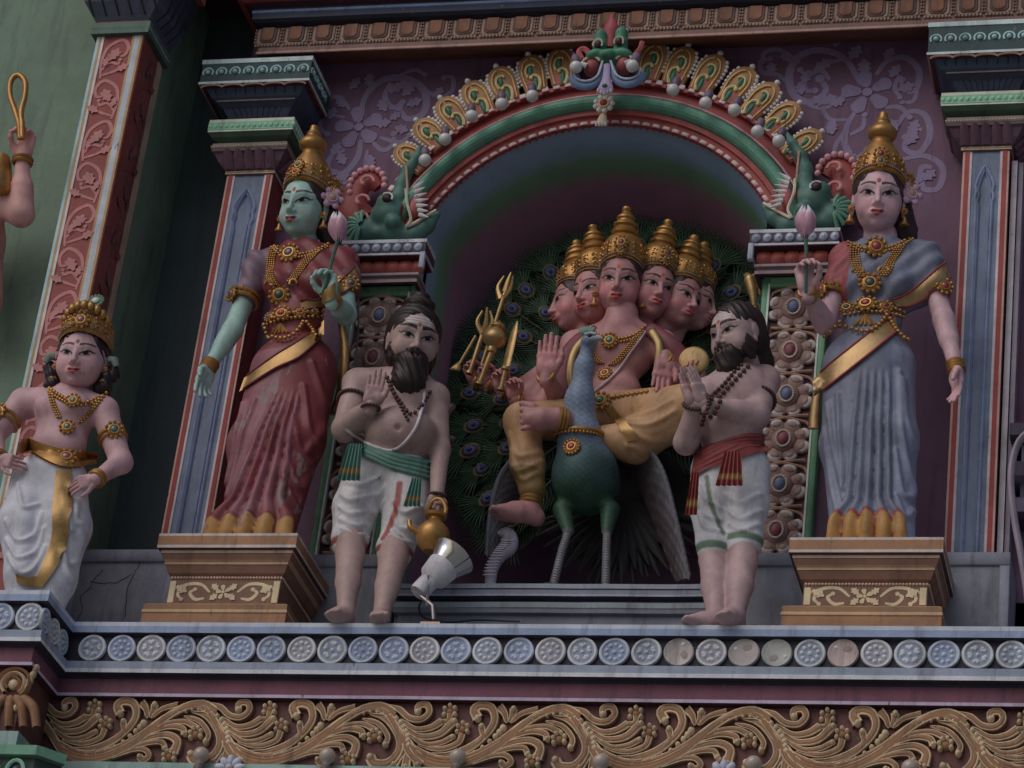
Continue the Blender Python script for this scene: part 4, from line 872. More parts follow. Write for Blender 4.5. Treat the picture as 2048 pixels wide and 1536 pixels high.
# --- sea-monster heads at the feet of the arch
def monster(label, pts, flip):
    """pts: world landmarks (x,z); y about -.16"""
    t = thing('monster_head', label, 'carving', (pts['eye'][0], -.15, pts['base'][1])); Y = -.13
    P3 = lambda k, y=0.0: np.array([pts[k][0], Y + y, pts[k][1]])
    allp = np.array(list(pts.values())); lo = allp.min(0) - .12; hi = allp.max(0) + .12
    c = Clay((lo[0], -.36, lo[1]), (hi[0], .02, hi[1]), .0075)
    c.ball(P3('head'), (.115, .10, .10), .03); c.ball(P3('eye', -.06), (.062, .05, .058), .02); c.ball(P3('cheek', -.075), (.048, .045, .046), .012)
    c.limb([P3('head'), P3('t1'), P3('t2'), P3('t3'), P3('t4'), P3('t5')], [.07, .048, .038, .034, .026, .012], .03)
    c.limb([P3('head'), P3('j1'), P3('j2'), P3('j3'), P3('j4')], [.07, .062, .05, .04, .018], .03); c.ball(P3('gill'), (.085, .06, .075), .03, ROT('Y', -20 * flip)); c.ball(P3('base', .02), (.14, .07, .05), .03)
    c.ball(P3('mouth', -.05), (.062, .10, .10), .012, ROT('Y', 22 * flip), cut=True)
    V, F = c.mesh(); V = relax(V, F, 1)
    d = np.linalg.norm((V - P3('mouth', -.03)) / np.array([.075, .125, .115]), axis=1)
    col = mixc(np.tile(K(54, 86, 78), (len(V), 1)), K(112, 34, 40), sstep(1.04, .96, d))
    MB().add((V, F), col).obj('head', M_PAINT, t, 0)
    mb = MB(); mb.add(tube(smooth_path([P3('l0', -.06), P3('l1', -.07), P3('l2', -.07), P3('l3', -.065), P3('j4', -.04)], 24), .009, 6), K(176, 150, 132))
    mb.add(tube(smooth_path([P3('l1', -.02), P3('l0', -.02), P3('t3', -.05)], 14), .007, 6), K(160, 120, 104)); mb.obj('lip', M_PAINT, t)
    mb = MB(); mb.add(ell(P3('tongue', -.03), (.040, .05, .088), ROT('Y', 14 * flip), 14, 10), K(150, 74, 78)); mb.add(ell(P3('mouth', .03), (.075, .03, .11), ROT('Y', 20 * flip), 14, 8), K(112, 34, 40)); mb.obj('tongue', M_PAINT, t)
    te = MB(); a = P3('te0', -.075); b = P3('te1', -.075)
    for k in range(7):
        p = a + (b - a) * k / 6; e = p + np.array([flip * (.05 - .004 * abs(k - 3)), -.012, .022 - .007 * k]); te.add(tube([p - (e - p) * .6, p, e], [.013, .012, .002], 7), WHITE)
    te.obj('tooth', M_PAINT, t)
    mb = MB(); e = P3('eye', -.10) + np.array([flip * .012, 0, .0]); mb.add(ell(e, (.032, .024, .03), None, 12, 8), K(40, 22, 28)); u = np.linspace(-.5, 2.3, 12) if flip > 0 else np.linspace(PI - 2.3, PI + .5, 12)
    mb.add(tube(np.stack([e[0] + .034 * np.cos(u), np.full(12, e[1] - .012), e[2] + .03 * np.sin(u)], 1), .006, 6), K(180, 170, 160)); mb.obj('eye', M_PAINT, t)
    # fluted gill
    mb = MB(); gc = P3('gill', -.02)
    for k in range(8):
        an = R(100 + k * 22); d_ = np.array([flip * math.cos(an), 0, math.sin(an)]); mb.add(tube([gc + d_ * .02 + (0, -.05, 0), gc + d_ * .06 + (0, -.05, 0), gc + d_ * .105 + (0, -.02, 0)], [.006, .012, .014], 7), K(74, 120, 102))
    mb.obj('gill', M_PAINT, t)
    # red plume with pale curls
    mb = MB()
    q = smooth_path([P3('p0', .04), P3('p1', .03), P3('p2', .03), P3('p3', .03), P3('p4', .03)], 30); mb.add(tube(q, np.interp(np.linspace(0, 1, 30), [0, .5, .8, 1], [.10, .075, .07, .04]), 10, flat=.45, up=(0, 1, 0)), K(106, 40, 38))
    B = resample(np.array([P3('p1', .0), P3('p2', .0), P3('p3', .0), P3('p4', .0)]), .01); ctr = P3('pc', 0)
    for k in range(11):
        an = R(205 - k * 21) if flip > 0 else R(-25 + k * 21); mb.add(ell(ctr + np.array([.105 * math.cos(an), -.0, .115 * math.sin(an)]), (.021, .022, .021), None, 8, 6), PINK)
    for cx, cz, r0 in ((0, 0, .05), (-.01, -.13, .05), (.0, -.25, .05)):
        u = np.linspace(0, 4.4, 18); rr = r0 * (1 - u / 6); mb.add(tube(np.stack([ctr[0] + flip * cx + flip * rr * np.cos(u), np.full(18, ctr[1] - .035), ctr[2] + cz + rr * np.sin(u)], 1), np.linspace(.008, .012, 18), 6), K(160, 104, 104))
    mb.obj('plume', M_PAINT, t); return t
LPT = dict(head=(-1.676, 2.964), eye=(-1.685, 3.024), cheek=(-1.624, 2.880), t1=(-1.635, 3.082), t2=(-1.631, 3.184), t3=(-1.608, 3.286), t4=(-1.568, 3.364), t5=(-1.560, 3.440), j1=(-1.624, 2.845), j2=(-1.519, 2.831), j3=(-1.445, 2.896), j4=(-1.393, 2.975), gill=(-1.812, 2.874), base=(-1.692, 2.849), mouth=(-1.525, 2.987),
           l0=(-1.584, 3.112), l1=(-1.562, 3.013), l2=(-1.524, 2.901), l3=(-1.538, 2.854), tongue=(-1.512, 3.018), te0=(-1.511, 3.123), te1=(-1.455, 2.918), p0=(-1.857, 2.968), p1=(-1.920, 3.056), p2=(-1.907, 3.175), p3=(-1.847, 3.242), p4=(-1.779, 3.188), pc=(-1.843, 3.187))
monster('green sea monster head with open jaws at the arch\'s left foot', LPT, 1)
RPT = dict(head=(0.756, 2.976), eye=(0.801, 3.014), cheek=(0.722, 2.886), t1=(0.702, 3.090), t2=(0.700, 3.199), t3=(0.666, 3.291), t4=(0.616, 3.373), t5=(0.577, 3.449), j1=(0.728, 2.853), j2=(0.627, 2.830), j3=(0.548, 2.885), j4=(0.487, 2.959), gill=(0.881, 2.887), base=(0.747, 2.839), mouth=(0.612, 2.975),
           l0=(0.657, 3.098), l1=(0.659, 3.003), l2=(0.633, 2.896), l3=(0.648, 2.843), tongue=(0.607, 3.011), te0=(0.608, 3.104), te1=(0.568, 2.918), p0=(0.883, 2.929), p1=(0.931, 3.042), p2=(0.918, 3.175), p3=(0.853, 3.227), p4=(0.807, 3.172), pc=(0.876, 3.179))
monster('green sea monster head with open jaws at the arch\'s right foot', RPT, -1)
# --- bulbs round the arch
def bulb(x, y, z, label, tilt=(0, 0), globe=(.80, .79, .78), sock=K(84, 68, 84), group='white bulbs round the arch', s=1.0):
    t = thing('light_bulb', label, 'bulb', (x, y, z), group)
    m = TR(x, y, z) @ ROT('Y', tilt[0]) @ ROT('X', tilt[1]) @ SCL(s)
    pr = [(0, -.037)] + [(.037 * math.cos(a), .037 * math.sin(a)) for a in np.linspace(-1.45, .95, 12)] + [(.016, .04), (.013, .05), (.0, .05)]
    MB().add(lathe(pr, 20, m), globe).obj('globe', M_GLASS, t, 60)
    MB().add(lathe([(0, .046), (.018, .046), (.024, .055), (.026, .09), (.022, .105), (.0, .105)], 14, m), sock).obj('socket', M_PAINT, t); return t
NM = ['sixth', 'fifth', 'fourth', 'third', 'second', 'nearest']
for i, p in enumerate(((-1.472, -0.260, 3.259), (-1.371, -0.260, 3.399), (-1.233, -0.260, 3.552), (-1.064, -0.260, 3.628), (-0.889, -0.260, 3.676), (-0.594, -0.460, 3.722))):
    bulb(*p, 'white bulb left of the mask, ' + ('nearest to it' if i == 5 else ('%s from it' % NM[i])), (-12, -20))
for i, p in enumerate(((0.563, -0.260, 3.308), (0.438, -0.260, 3.376), (0.296, -0.260, 3.527), (0.127, -0.260, 3.582), (-0.068, -0.260, 3.680), (-0.267, -0.460, 3.714))):
    bulb(*p, 'white bulb right of the mask, ' + ('nearest to it' if i == 5 else ('%s from it' % NM[i])), (6, -20))
BN = ['leftmost', 'second from left', 'third from left', 'third from right', 'second from right', 'rightmost']
for i, p in enumerate(((-1.914, -1.000, -0.724), (-1.263, -1.000, -0.719), (-0.607, -1.000, -0.713), (0.102, -1.000, -0.726), (0.836, -1.000, -0.724), (1.572, -1.000, -0.731))):
    bulb(*p, 'dull bulb standing before the scroll frieze, ' + BN[i], (0, 180), K(128, 116, 106), K(74, 66, 62), 'bulbs below the frieze', 1.1)
for i, p in enumerate(((-1.755, -1.000, -0.774), (0.696, -1.000, -0.757))):
    t = thing('flower_ornament', 'pale blue flower ornament at the bottom edge, ' + ('left one' if i == 0 else 'right one'), 'ornament', p); mb = MB()
    for k in range(5):
        a = R(10 + k * 40); mb.add(ell((p[0] + .05 * math.cos(a), p[1], p[2] - .02 + .045 * math.sin(a)), (.02, .02, .03), ROT('Y', 90 - math.degrees(a)), 8, 6), K(138, 142, 158))
    mb.add(ell((p[0], p[1] - .01, p[2] - .02), (.02, .02, .02), None, 8, 6), K(140, 130, 130)); mb.obj('petal', M_PAINT, t)
# --- flower panels beside the niche with their abaci
def flower(gem):
    mb = MB(); br = K(100, 76, 70)
    for k in range(8):
        a = k * PI / 4 + PI / 8; r = .088; m = ROT('Y', 90 - math.degrees(a)); big = 1.12 if k % 2 else .95
        mb.add(ell((r * math.cos(a), -.006, r * math.sin(a)), (.040 * big, .013, .048), m, 12, 7), br)
        mb.add(ell((.108 * math.cos(a), -.014, .108 * math.sin(a)), (.031 * big, .007, .021), m, 10, 6), K(132, 126, 126)); mb.add(ell((.097 * math.cos(a), -.017, .097 * math.sin(a)), (.023 * big, .007, .017), m, 10, 6), K(104, 86, 80))
    mb.add(ell((0, -.014, 0), (.062, .022, .070), None, 16, 7), br)
    u = np.arange(22) * 2 * PI / 22
    beads([(.034 * math.cos(a), -.034, .046 * math.sin(a)) for a in u], .0065, K(140, 128, 120), mb)
    mb.add(ell((0, -.034, 0), (.026, .018, .036), None, 12, 8), gem); return mb.mesh('panel_flower', M_PAINT, 0)
fb, frd = flower(K(66, 76, 100)), flower(K(96, 48, 54))
def panel(label, x0, x1, outer):
    t = thing('flower_pilaster', label, 'pilaster', ((x0 + x1) / 2, -.06, .75)); y = -.05; xm = (x0 + x1) / 2
    MB().add(box(x0, x1, y, .0, .748, 2.52), K(66, 46, 42)).obj('backing', M_STONE, t)
    for a, b, nme in ((x0 - .03, x0 + .012, 'border'), (x1 - .012, x1 + .03, 'border')):
        mb = MB().add(box(a, b, y - .03, .02, .75, 2.535, .005), K(70, 112, 84)); e = (b - .006, b + .004) if a < xm else (a - .004, a + .006)
        mb.add(box(e[0], e[1], y - .034, y, .75, 2.49), K(150, 156, 152)); mb.obj('border', M_STONE, t)
    mb = MB().add(box(x0 + .012, x1 - .012, y - .03, .02, 2.47, 2.533, .005), K(70, 112, 84)); mb.obj('border', M_STONE, t)
    for i in range(6):
        z = 2.335 - i * .272
        o = link('panel_flower', fb if i % 2 == 0 else frd); o.parent = t; o.matrix_parent_inverse = t.matrix_basis.inverted(); o.matrix_basis = Matrix.Translation((xm, y - .01, z)) @ Matrix.Diagonal((1.12, 1, 1.04, 1))
    mb = MB()
    for i in range(7):
        z = 2.47 - i * .272
        for s in (-1, 1):
            q = smooth_path([(xm - s * .12, y - .012, z + .02), (xm - s * .06, y - .02, z + .012), (xm, y - .024, z), (xm + s * .06, y - .02, z - .012), (xm + s * .12, y - .012, z - .03), (xm + s * .15, y - .012, z - .09)], 16); mb.add(tube(q, .0085, 6), K(122, 92, 78))
    mb.obj('vine', M_STONE, t)
    # abacus
    P = [(x0 - .06, .0), (x0 - .06, -.16), (x1 + .05, -.16), (x1 + .05, .0)] 
    sweep([(-.02, 2.50), (.0, 2.505), (.0, 2.525), (-.01, 2.53), (-.01, 2.545), (.005, 2.55), (.005, 2.565), (-.01, 2.57), (-.01, 2.58)], P, [MAROON, K(104, 88, 92), MAROON, K(70, 54, 60), K(112, 96, 100), K(112, 96, 100), MAROON, MAROON]).obj('moulding', M_STONE, t)
    sweep([(-.03, 2.575), (-.03, 2.66), (.03, 2.665), (.04, 2.665), (.04, 2.678), (.036, 2.68), (.036, 2.745), (.04, 2.747), (.04, 2.768), (-.1, 2.77)], P, [MAROON, MAROON, K(118, 122, 140), K(146, 150, 164), K(60, 50, 60), K(58, 48, 58), K(146, 150, 164), K(146, 150, 164), GREYB]).obj('abacus', M_STONE, t)
    ex = x1 + .09 if outer < 0 else x0 - .10
    mb = MB().add(box(min(ex, ex - outer * -.0 + (-.03 if outer < 0 else .03)), max(ex, ex + (-.03 if outer < 0 else .03)), -.206, -.18, 2.575, 2.68, .004), K(136, 142, 158)); mb.obj('bracket', M_STONE, t)
    ro = MB().add(ell((0, 0, 0), (.026, .016, .029), None, 14, 7), K(120, 128, 150)).add(ell((0, -.012, 0), (.012, .010, .013), None, 8, 5), K(150, 156, 172)).mesh('pearl', M_STONE, 0)
    def pc(me, nm, m): o = link(nm, me); o.parent = t; o.matrix_parent_inverse = t.matrix_basis.inverted(); o.matrix_basis = Matrix([list(v) for v in np.array(m)])
    for x in np.arange(x0 - .06, x1 + .08, .062): pc(ro, 'pearl', TR(x, -.198, 2.712))
    V = []
    for q in np.linspace(0, 1, 6):
        for k in np.linspace(-1, 1, 7): V.append((k * .04 * (1 - .3 * (2 * q - 1) ** 4), -.026 * math.sin(PI * (.12 + .8 * q)) * (1 - .5 * k * k), q * .085))
    pt = MB().add((V, grid_faces(6, 7)[:, ::-1]), np.array([OR if i < 21 else K(140, 66, 56) for i in range(42)])).mesh('petal', M_PAINT, 0)
    for x in np.arange(x0 - .02, x1 + .05, .078): pc(pt, 'petal', TR(x, -.13, 2.578))
    return t
panel('brown flower pilaster left of the niche under a white beaded abacus', -1.83, -1.50, -1)
panel('brown flower pilaster right of the niche under a white beaded abacus', .53, .84, 1)

# ================================================================ SCULPTING KIT FOR FIGURES
from mathutils.bvhtree import BVHTree
SKW = K(176, 142, 148)       # pale idol skin
def build_head(kind):
    """unit head: chin z=0, crown z=1, looking along -Y"""
    c = Clay((-.50, -.64, -.50), (.50, .60, 1.06), .0115)
    male = kind == 'male'; boy = kind == 'boy'
    wj = 1.12 if male else (1.12 if boy else 1.0)
    c.ball((0, .06, .60), (.375, .45, .41), .05); c.ball((0, -.10, .40), (.315 * wj, .33, .40), .08)
    c.ball((0, -.14, .19), (.205 * wj, .23, .18), .09); c.ball((0, -.29, .075), (.085 * wj, .08, .075), .06)
    for s in (-1, 1):
        c.ball((s * .17 * wj, -.25, .32), (.125, .11, .13 if not boy else .15), .07)
        c.ball((s * .155, -.462, .485), (.12, .085, .062), .05, ROT('Z', s * 25), cut=True)
        c.ball((s * .15, -.312, .485), (.094, .076, .056), .012, ROT('Z', s * 22))
        c.limb([(s * .068, -.398, .490), (s * .15, -.388, .525), (s * .240, -.300, .514)], [.012, .015, .010], .016)
        c.limb([(s * .070, -.394, .474), (s * .15, -.376, .450), (s * .235, -.302, .490)], [.008, .010, .008], .014)
        b = .03 if male else .020
        c.limb([(s * .05, -.382, .585), (s * .16, -.342, .612), (s * .275, -.236, .585)], [b * .9, b, b * .6], .05)
        c.ball((s * .052, -.435, .338), (.036, .042, .032), .02)
        c.ball((s * .37, .03, .47), (.032, .075, .11), .02); c.ball((s * .37, .0, .34), (.024, .036, .06), .02)
    c.cone((0, -.385, .575), (0, -.475, .375), .026, .040, .035); c.ball((0, -.495, .355), (.044, .046, .038), .02)
    for s in (-1, 1): c.ball((s * .026, -.50, .318), (.015, .022, .012), .008, cut=True)
    # mouth
    c.ball((0, -.375, .215), (.12, .08, .075), .05)
    for s in (-1, 1): c.ball((s * .036, -.445, .240), (.052, .036, .023), .012, ROT('Y', -s * 14))
    c.ball((0, -.440, .181), (.066, .044, .030), .014)
    for s in (-1, 1): c.limb_cut([(0, -.492, .2085), (s * .055, -.470, .2150), (s * .105, -.418, .2440)], [.006, .007, .010], .010)
    c.cone((-.05, -.43, .135), (.05, -.43, .135), .02, .02, .03, cut=True)
    c.cone((0, .06, .25), (0, .12, -.46), .185 if not male else .215, .195 if not male else .24, .07)
    V, F = c.mesh(); return relax(V, F, 1, .4), F
def face_fix(V):
    """compact idol proportions"""
    W = V.copy(); W[:, 2] = np.interp(V[:, 2], [-1, 0, .2095, .335, .485, .60, 1.1], [-1, .012, .186, .305, .478, .60, 1.1]); return W
HEADS = {k: build_head(k) for k in ('fem', 'boy', 'male')}
def head_paint(V, skin, lip=K(126, 52, 56), brow=K(44, 26, 28), bindi=K(128, 40, 40), blush=None, ash=None, white=K(128, 116, 118), bold=False):
    x, y, z = V.T; f = sstep(-.12, -.2, y); ax = np.abs(x); C = np.tile(np.array(skin), (len(V), 1))
    if blush is not None: C = mixc(C, blush, .55 * f * np.exp(-((ax - .20) / .10) ** 2 - ((z - .32) / .10) ** 2))
    C = mixc(C, np.array(skin) * .62, .45 * f * np.exp(-((ax - .16) / .10) ** 2 - ((z - .545) / .028) ** 2))      # painted lid tint
    if ash is not None:
        for zz in (.70, .745, .79): C = mixc(C, ash, .62 * f * sstep(.017, .008, np.abs(z - zz)) * sstep(.22, .17, ax))
    # lips
    up = .254 + .008 * np.cos(ax / .032 * PI) * (ax < .05) - .9 * np.clip(ax - .04, 0, 1) ** 2; lo = .150 + 7.2 * ax ** 2
    m = sstep(0, .010, up - z) * sstep(0, .010, z - lo) * sstep(.112, .098, ax) * f; C = mixc(C, lip, m)
    C = mixc(C, np.array(lip) * .35, f * sstep(.010, .004, np.abs(z - .2085 - 3.0 * ax ** 2)) * sstep(.118, .105, ax))
    # eyes
    u = ax - .150; uu = np.clip(u / .098, -1, 1); zu = .484 + .035 * (1 - uu ** 2) ** .8 + .026 * uu; zl = .484 - .021 * (1 - uu ** 2) ** .8 + .026 * uu
    ins = sstep(0, .006, zu - z) * sstep(0, .006, z - zl) * (np.abs(u) < .098) * f; C = mixc(C, white, ins)
    gz = .487; ri = np.hypot(u + .004 * 0, z - gz); C = mixc(C, K(44, 30, 30), ins * sstep(.050, .042, ri)); C = mixc(C, (0.004, .004, .005), ins * sstep(.034, .026, ri))
    ln = sstep(.021, .009, np.abs(z - zu - .005)) * (u > -.10) * sstep(.115, .10, u) * f; C = mixc(C, (.006, .005, .006), ln)
    wing = sstep(.012, .004, np.abs(z - .508 - (u - .09) * .45)) * (u > .085) * sstep(.15, .12, u) * f; C = mixc(C, (.006, .005, .006), wing)
    C = mixc(C, np.array(skin) * .3, sstep(.010, .004, np.abs(z - zl + .002)) * (np.abs(u) < .098) * f * .8)
    C = mixc(C, np.array(skin) * .55, f * sstep(.013, .005, np.abs(z - zu - .032)) * (np.abs(u) < .09) * .8)
    # brows
    t = np.clip((ax - .045) / .235, 0, 1); zb = .584 + .046 * np.sin(PI * (.24 + .60 * t)) + .016 * t; th = (.019 if not bold else .030) * (1 - .70 * t ** 1.5) + .003
    C = mixc(C, brow, sstep(th + .006, th - .004, np.abs(z - zb)) * (ax > .045) * sstep(.285, .26, ax) * f)
    if bindi is not None: C = mixc(C, bindi, sstep(.036, .026, np.hypot(x, (z - .665) * .8)) * f)
    # nostril shade paint is left to light
    return C
def head_matrix(anchor, H, yaw=0, pitch=0, roll=0, wide=1.0):
    """anchor = world point between the eyes"""
    m = ROT('Z', yaw) @ ROT('Y', roll) @ ROT('X', pitch) @ SCL(H * wide, H, H)
    t = TR(*anchor) @ m @ TR(0, .40, -.49); return t
def xf(V, m): m = np.array(m); return V @ m[:3, :3].T + m[:3, 3]

def build_hand(curl, spread=4.0, thumb=((.034, -.008, .028), (.058, -.022, .062), (.066, -.032, .092), (.064, -.038, .118)), twist=0):
    """wrist at origin, fingers along +Z, palm faces -Y, thumb on +X. curl: per finger (index..little) three joint bends in degrees. Length about 0.2"""
    c = Clay((-.085, -.14, -.06), (.115, .06, .225), .0036)
    c.cone((0, .002, -.025), (0, .002, .0), .029, .027, .01); c.cone((0, .002, 0), (0, 0, .03), .027, .030, .012)
    for x0, x1, r in ((.024, .031, .0165), (.008, .011, .017), (-.008, -.010, .0165), (-.024, -.030, .0150)): c.cone((x0 * .8, 0, .02), (x1, 0, .090), .019, r, .010)
    c.ball((.026, -.010, .035), (.022, .019, .032), .012); c.ball((-.024, -.010, .035), (.018, .016, .034), .012)
    L = ((.040, .027, .022), (.045, .030, .024), (.041, .028, .023), (.032, .021, .019)); bx = (.0315, .0105, -.0105, -.0310); br = (.0112, .0115, .0110, .0095)
    for i in range(4):
        p = np.array((bx[i], 0, .092 - (.004 if i in (0, 2) else 0) - (.012 if i == 3 else 0))); a = 0.0; sp = R(spread * (1.5 - i)); r = br[i]
        for j in range(3):
            a += R(curl[i][j]); d = np.array((math.sin(sp) * math.cos(a), -math.sin(a), math.cos(a) * math.cos(sp))); q = p + d * L[i][j]
            c.cone(p, q, r, r * .9, .0035); r *= .9; p = q
    t = [np.array(q) for q in thumb]; c.limb([np.array((.018, -.004, .018))] + t, [.018, .017, .0130, .0120, .0095], .006)
    V, F = c.mesh(); return V, F
OPEN = [(2, 3, 3)] * 4
HANDS = {
    'flat': build_hand([(0, 2, 2)] * 4, 1.5, ((.034, -.006, .03), (.054, -.012, .062), (.060, -.014, .088), (.058, -.014, .112))),
    'relax': build_hand([(14, 16, 10), (18, 20, 12), (22, 24, 14), (28, 26, 14)], 3.0, ((.032, -.012, .03), (.052, -.030, .062), (.056, -.040, .090), (.052, -.046, .112))),
    'hang': build_hand([(4, 8, 6), (8, 10, 8), (12, 14, 8), (16, 16, 10)], 3.5, ((.034, -.010, .03), (.056, -.026, .058), (.062, -.036, .084), (.060, -.042, .106))),
    'pinch': build_hand([(48, 58, 30), (46, 60, 35), (38, 62, 40), (30, 60, 40)], 3.0, ((.030, -.016, .03), (.040, -.044, .052), (.036, -.064, .074), (.030, -.074, .092))),
    'fist': build_hand([(70, 85, 50), (74, 88, 55), (76, 88, 55), (78, 85, 55)], 2.0, ((.030, -.018, .03), (.034, -.046, .052), (.020, -.060, .068), (.002, -.062, .076))),
    'hip': build_hand([(34, 10, 6), (36, 12, 8), (38, 14, 8), (40, 14, 8)], 5.0, ((.034, .002, .03), (.058, -.004, .056), (.072, -.010, .08), (.078, -.016, .104))),
}
def hand_matrix(wrist, direction, palm, mirror=False, s=1.0):
    """fingers along direction, palm facing 'palm'; thumb on local +X unless mirrored"""
    z = nrm(direction); y = -(np.array(palm, float)); y = nrm(y - z * (y @ z)); x = np.cross(y, z); m = np.eye(4)
    m[:3, 0] = x * s * (-1 if mirror else 1); m[:3, 1] = y * s; m[:3, 2] = z * s; m[:3, 3] = wrist; return m
def place_hand(mb, kind, wrist, direction, palm, mirror, s, skin, nail=None):
    V, F = HANDS[kind]; W = xf(V, hand_matrix(wrist, direction, palm, mirror, s))
    C = np.tile(np.array(skin), (len(V), 1))
    C = mixc(C, np.array(skin) * np.array((1.02, .86, .86)), .5 * sstep(.004, -.012, V[:, 1]) * (V[:, 2] > .0))      # pinker palm
    mb.add((W, F[:, ::-1] if mirror else F), C); return mb
VD = np.array((-0.248, 0.840, 0.482))
class Fig:
    """a statue: an Empty with continuous body plus clothing and ornaments laid on its surface"""
    def __init__(s, name, label, loc, cat='statue', group=None):
        s.root = thing(name, label, cat, loc, group); s.tv = []; s.tf = []; s.n = 0; s.bvh = None
    def surf(s, V, F):
        s.tv.append(V); s.tf.append(F + s.n); s.n += len(V); s.bvh = None
    def part(s, name, mb, mat, parent=None, sharp=0, solid=True):
        if solid:
            for V, (F, off) in zip(mb.V, mb.F):
                if isinstance(F, np.ndarray) and F.shape[1] == 4: s.surf(V, F)
        return mb.obj(name, mat, parent or s.root, sharp)
    def tree(s):
        if s.bvh is None: s.bvh = BVHTree.FromPolygons([tuple(v) for v in np.concatenate(s.tv)], [tuple(int(i) for i in f) for f in np.concatenate(s.tf)])
        return s.bvh
    def hit(s, P, d=None, back=1.5):
        d = VD if d is None else nrm(d); o = np.array(P, float) - d * back
        h, n, i, t = s.tree().ray_cast(Vector(o), Vector(d))
        if h is None: return None, None
        n = np.array(n)
        if n @ d > 0: n = -n
        return np.array(h), n
    def lay(s, pts, step=.012, lift=.004, smooth=True):
        """curve through pts dropped on to the surface"""
        q = resample(smooth_path(pts, max(24, 8 * len(pts))), step) if smooth else resample(pts, step); out = []; last = None
        for p in q:
            h, n = s.hit(p)
            if h is None or (last is not None and np.linalg.norm(h - last) > .26): continue
            out.append(h + n * lift); last = h
        return np.array(out)
    def chain(s, mb, pts, r=.008, col=GOLDP, step=None, lift=.5):
        q = s.lay(pts, step or r * 1.7, r * lift); beads(q, r, col, mb, 6, 5); return q
    def cord(s, mb, pts, r=.008, col=GOLDP, lift=.6):
        q = s.lay(pts, .014, r * lift)
        if len(q) > 3: mb.add(tube(q, r, 6), col)
        return q
    def band(s, mb, left, right, col, lift=.008, n=5, step=.02, edge=None, ew=.18):
        """ribbon between two pixel curves, draped on the surface"""
        k = max(6, int(np.sum(np.linalg.norm(np.diff(np.array(left), axis=0), axis=1)) / step)); A = smooth_path(left, k); B = smooth_path(right, k)
        V, ok = [], True; C = []
        prev = None
        for a, b in zip(A, B):
            row = []
            for t in np.linspace(0, 1, n):
                p = a + (b - a) * t; h, nn = s.hit(p)
                if h is None: h = p if prev is None else prev[len(row)] + (p - plast[len(row)]); nn = -VD
                else: h = h + nn * lift
                row.append(h)
            prev = row; plast = [a + (b - a) * t for t in np.linspace(0, 1, n)]
            V += row; C += [edge if (edge is not None and i in (0, n - 1)) else col for i in range(n)]
        V = np.array(V); mb.add((V, grid_faces(k, n)), np.array(C)); return V.reshape(k, n, 3)
    def jewel(s, mb, P, r, petals=9, gem=K(96, 40, 42), sq=1.0, rim=GOLDP, lift=.2, d=1.0):
        h, n = s.hit(P)
        if h is None: h, n = np.array(P, float), np.array((0, -1.0, 0))
        n = nrm(n + np.array((0, -.6, 0))); m = frame((0, 0, 0), np.cross(np.cross(n, (0, 0, 1)), n) * -1 if False else nrm(np.array((0, 0, 1)) - n * n[2]), -n)
        jewel(mb, h + n * r * lift, r, petals, gem, rim, sq, m, d=d); return h, n
def ringband(mb, c, axis, r, th, n=24, col=GOLDP, sq=1.0, k=1, gap=.018, beadr=0):
    """bangles: k tori round a limb"""
    m = frame(c, axis, (0.0, 1, .3))
    for i in range(k):
        u = np.arange(n) * 2 * PI / n; z = (i - (k - 1) / 2) * gap
        P = np.stack([r * np.cos(u), r * sq * np.sin(u), np.full(n, z)], 1) @ m[:3, :3].T + m[:3, 3]
        if beadr: beads(P, beadr, col, mb)
        else: mb.add(tube(P, th, 6, closed=True), col)
    return mb
def crown(root, base, top, wid, prof, name='crown', lean=0, front=None, gems=(), mat=None, lobes=0, col=GOLDP):
    pass

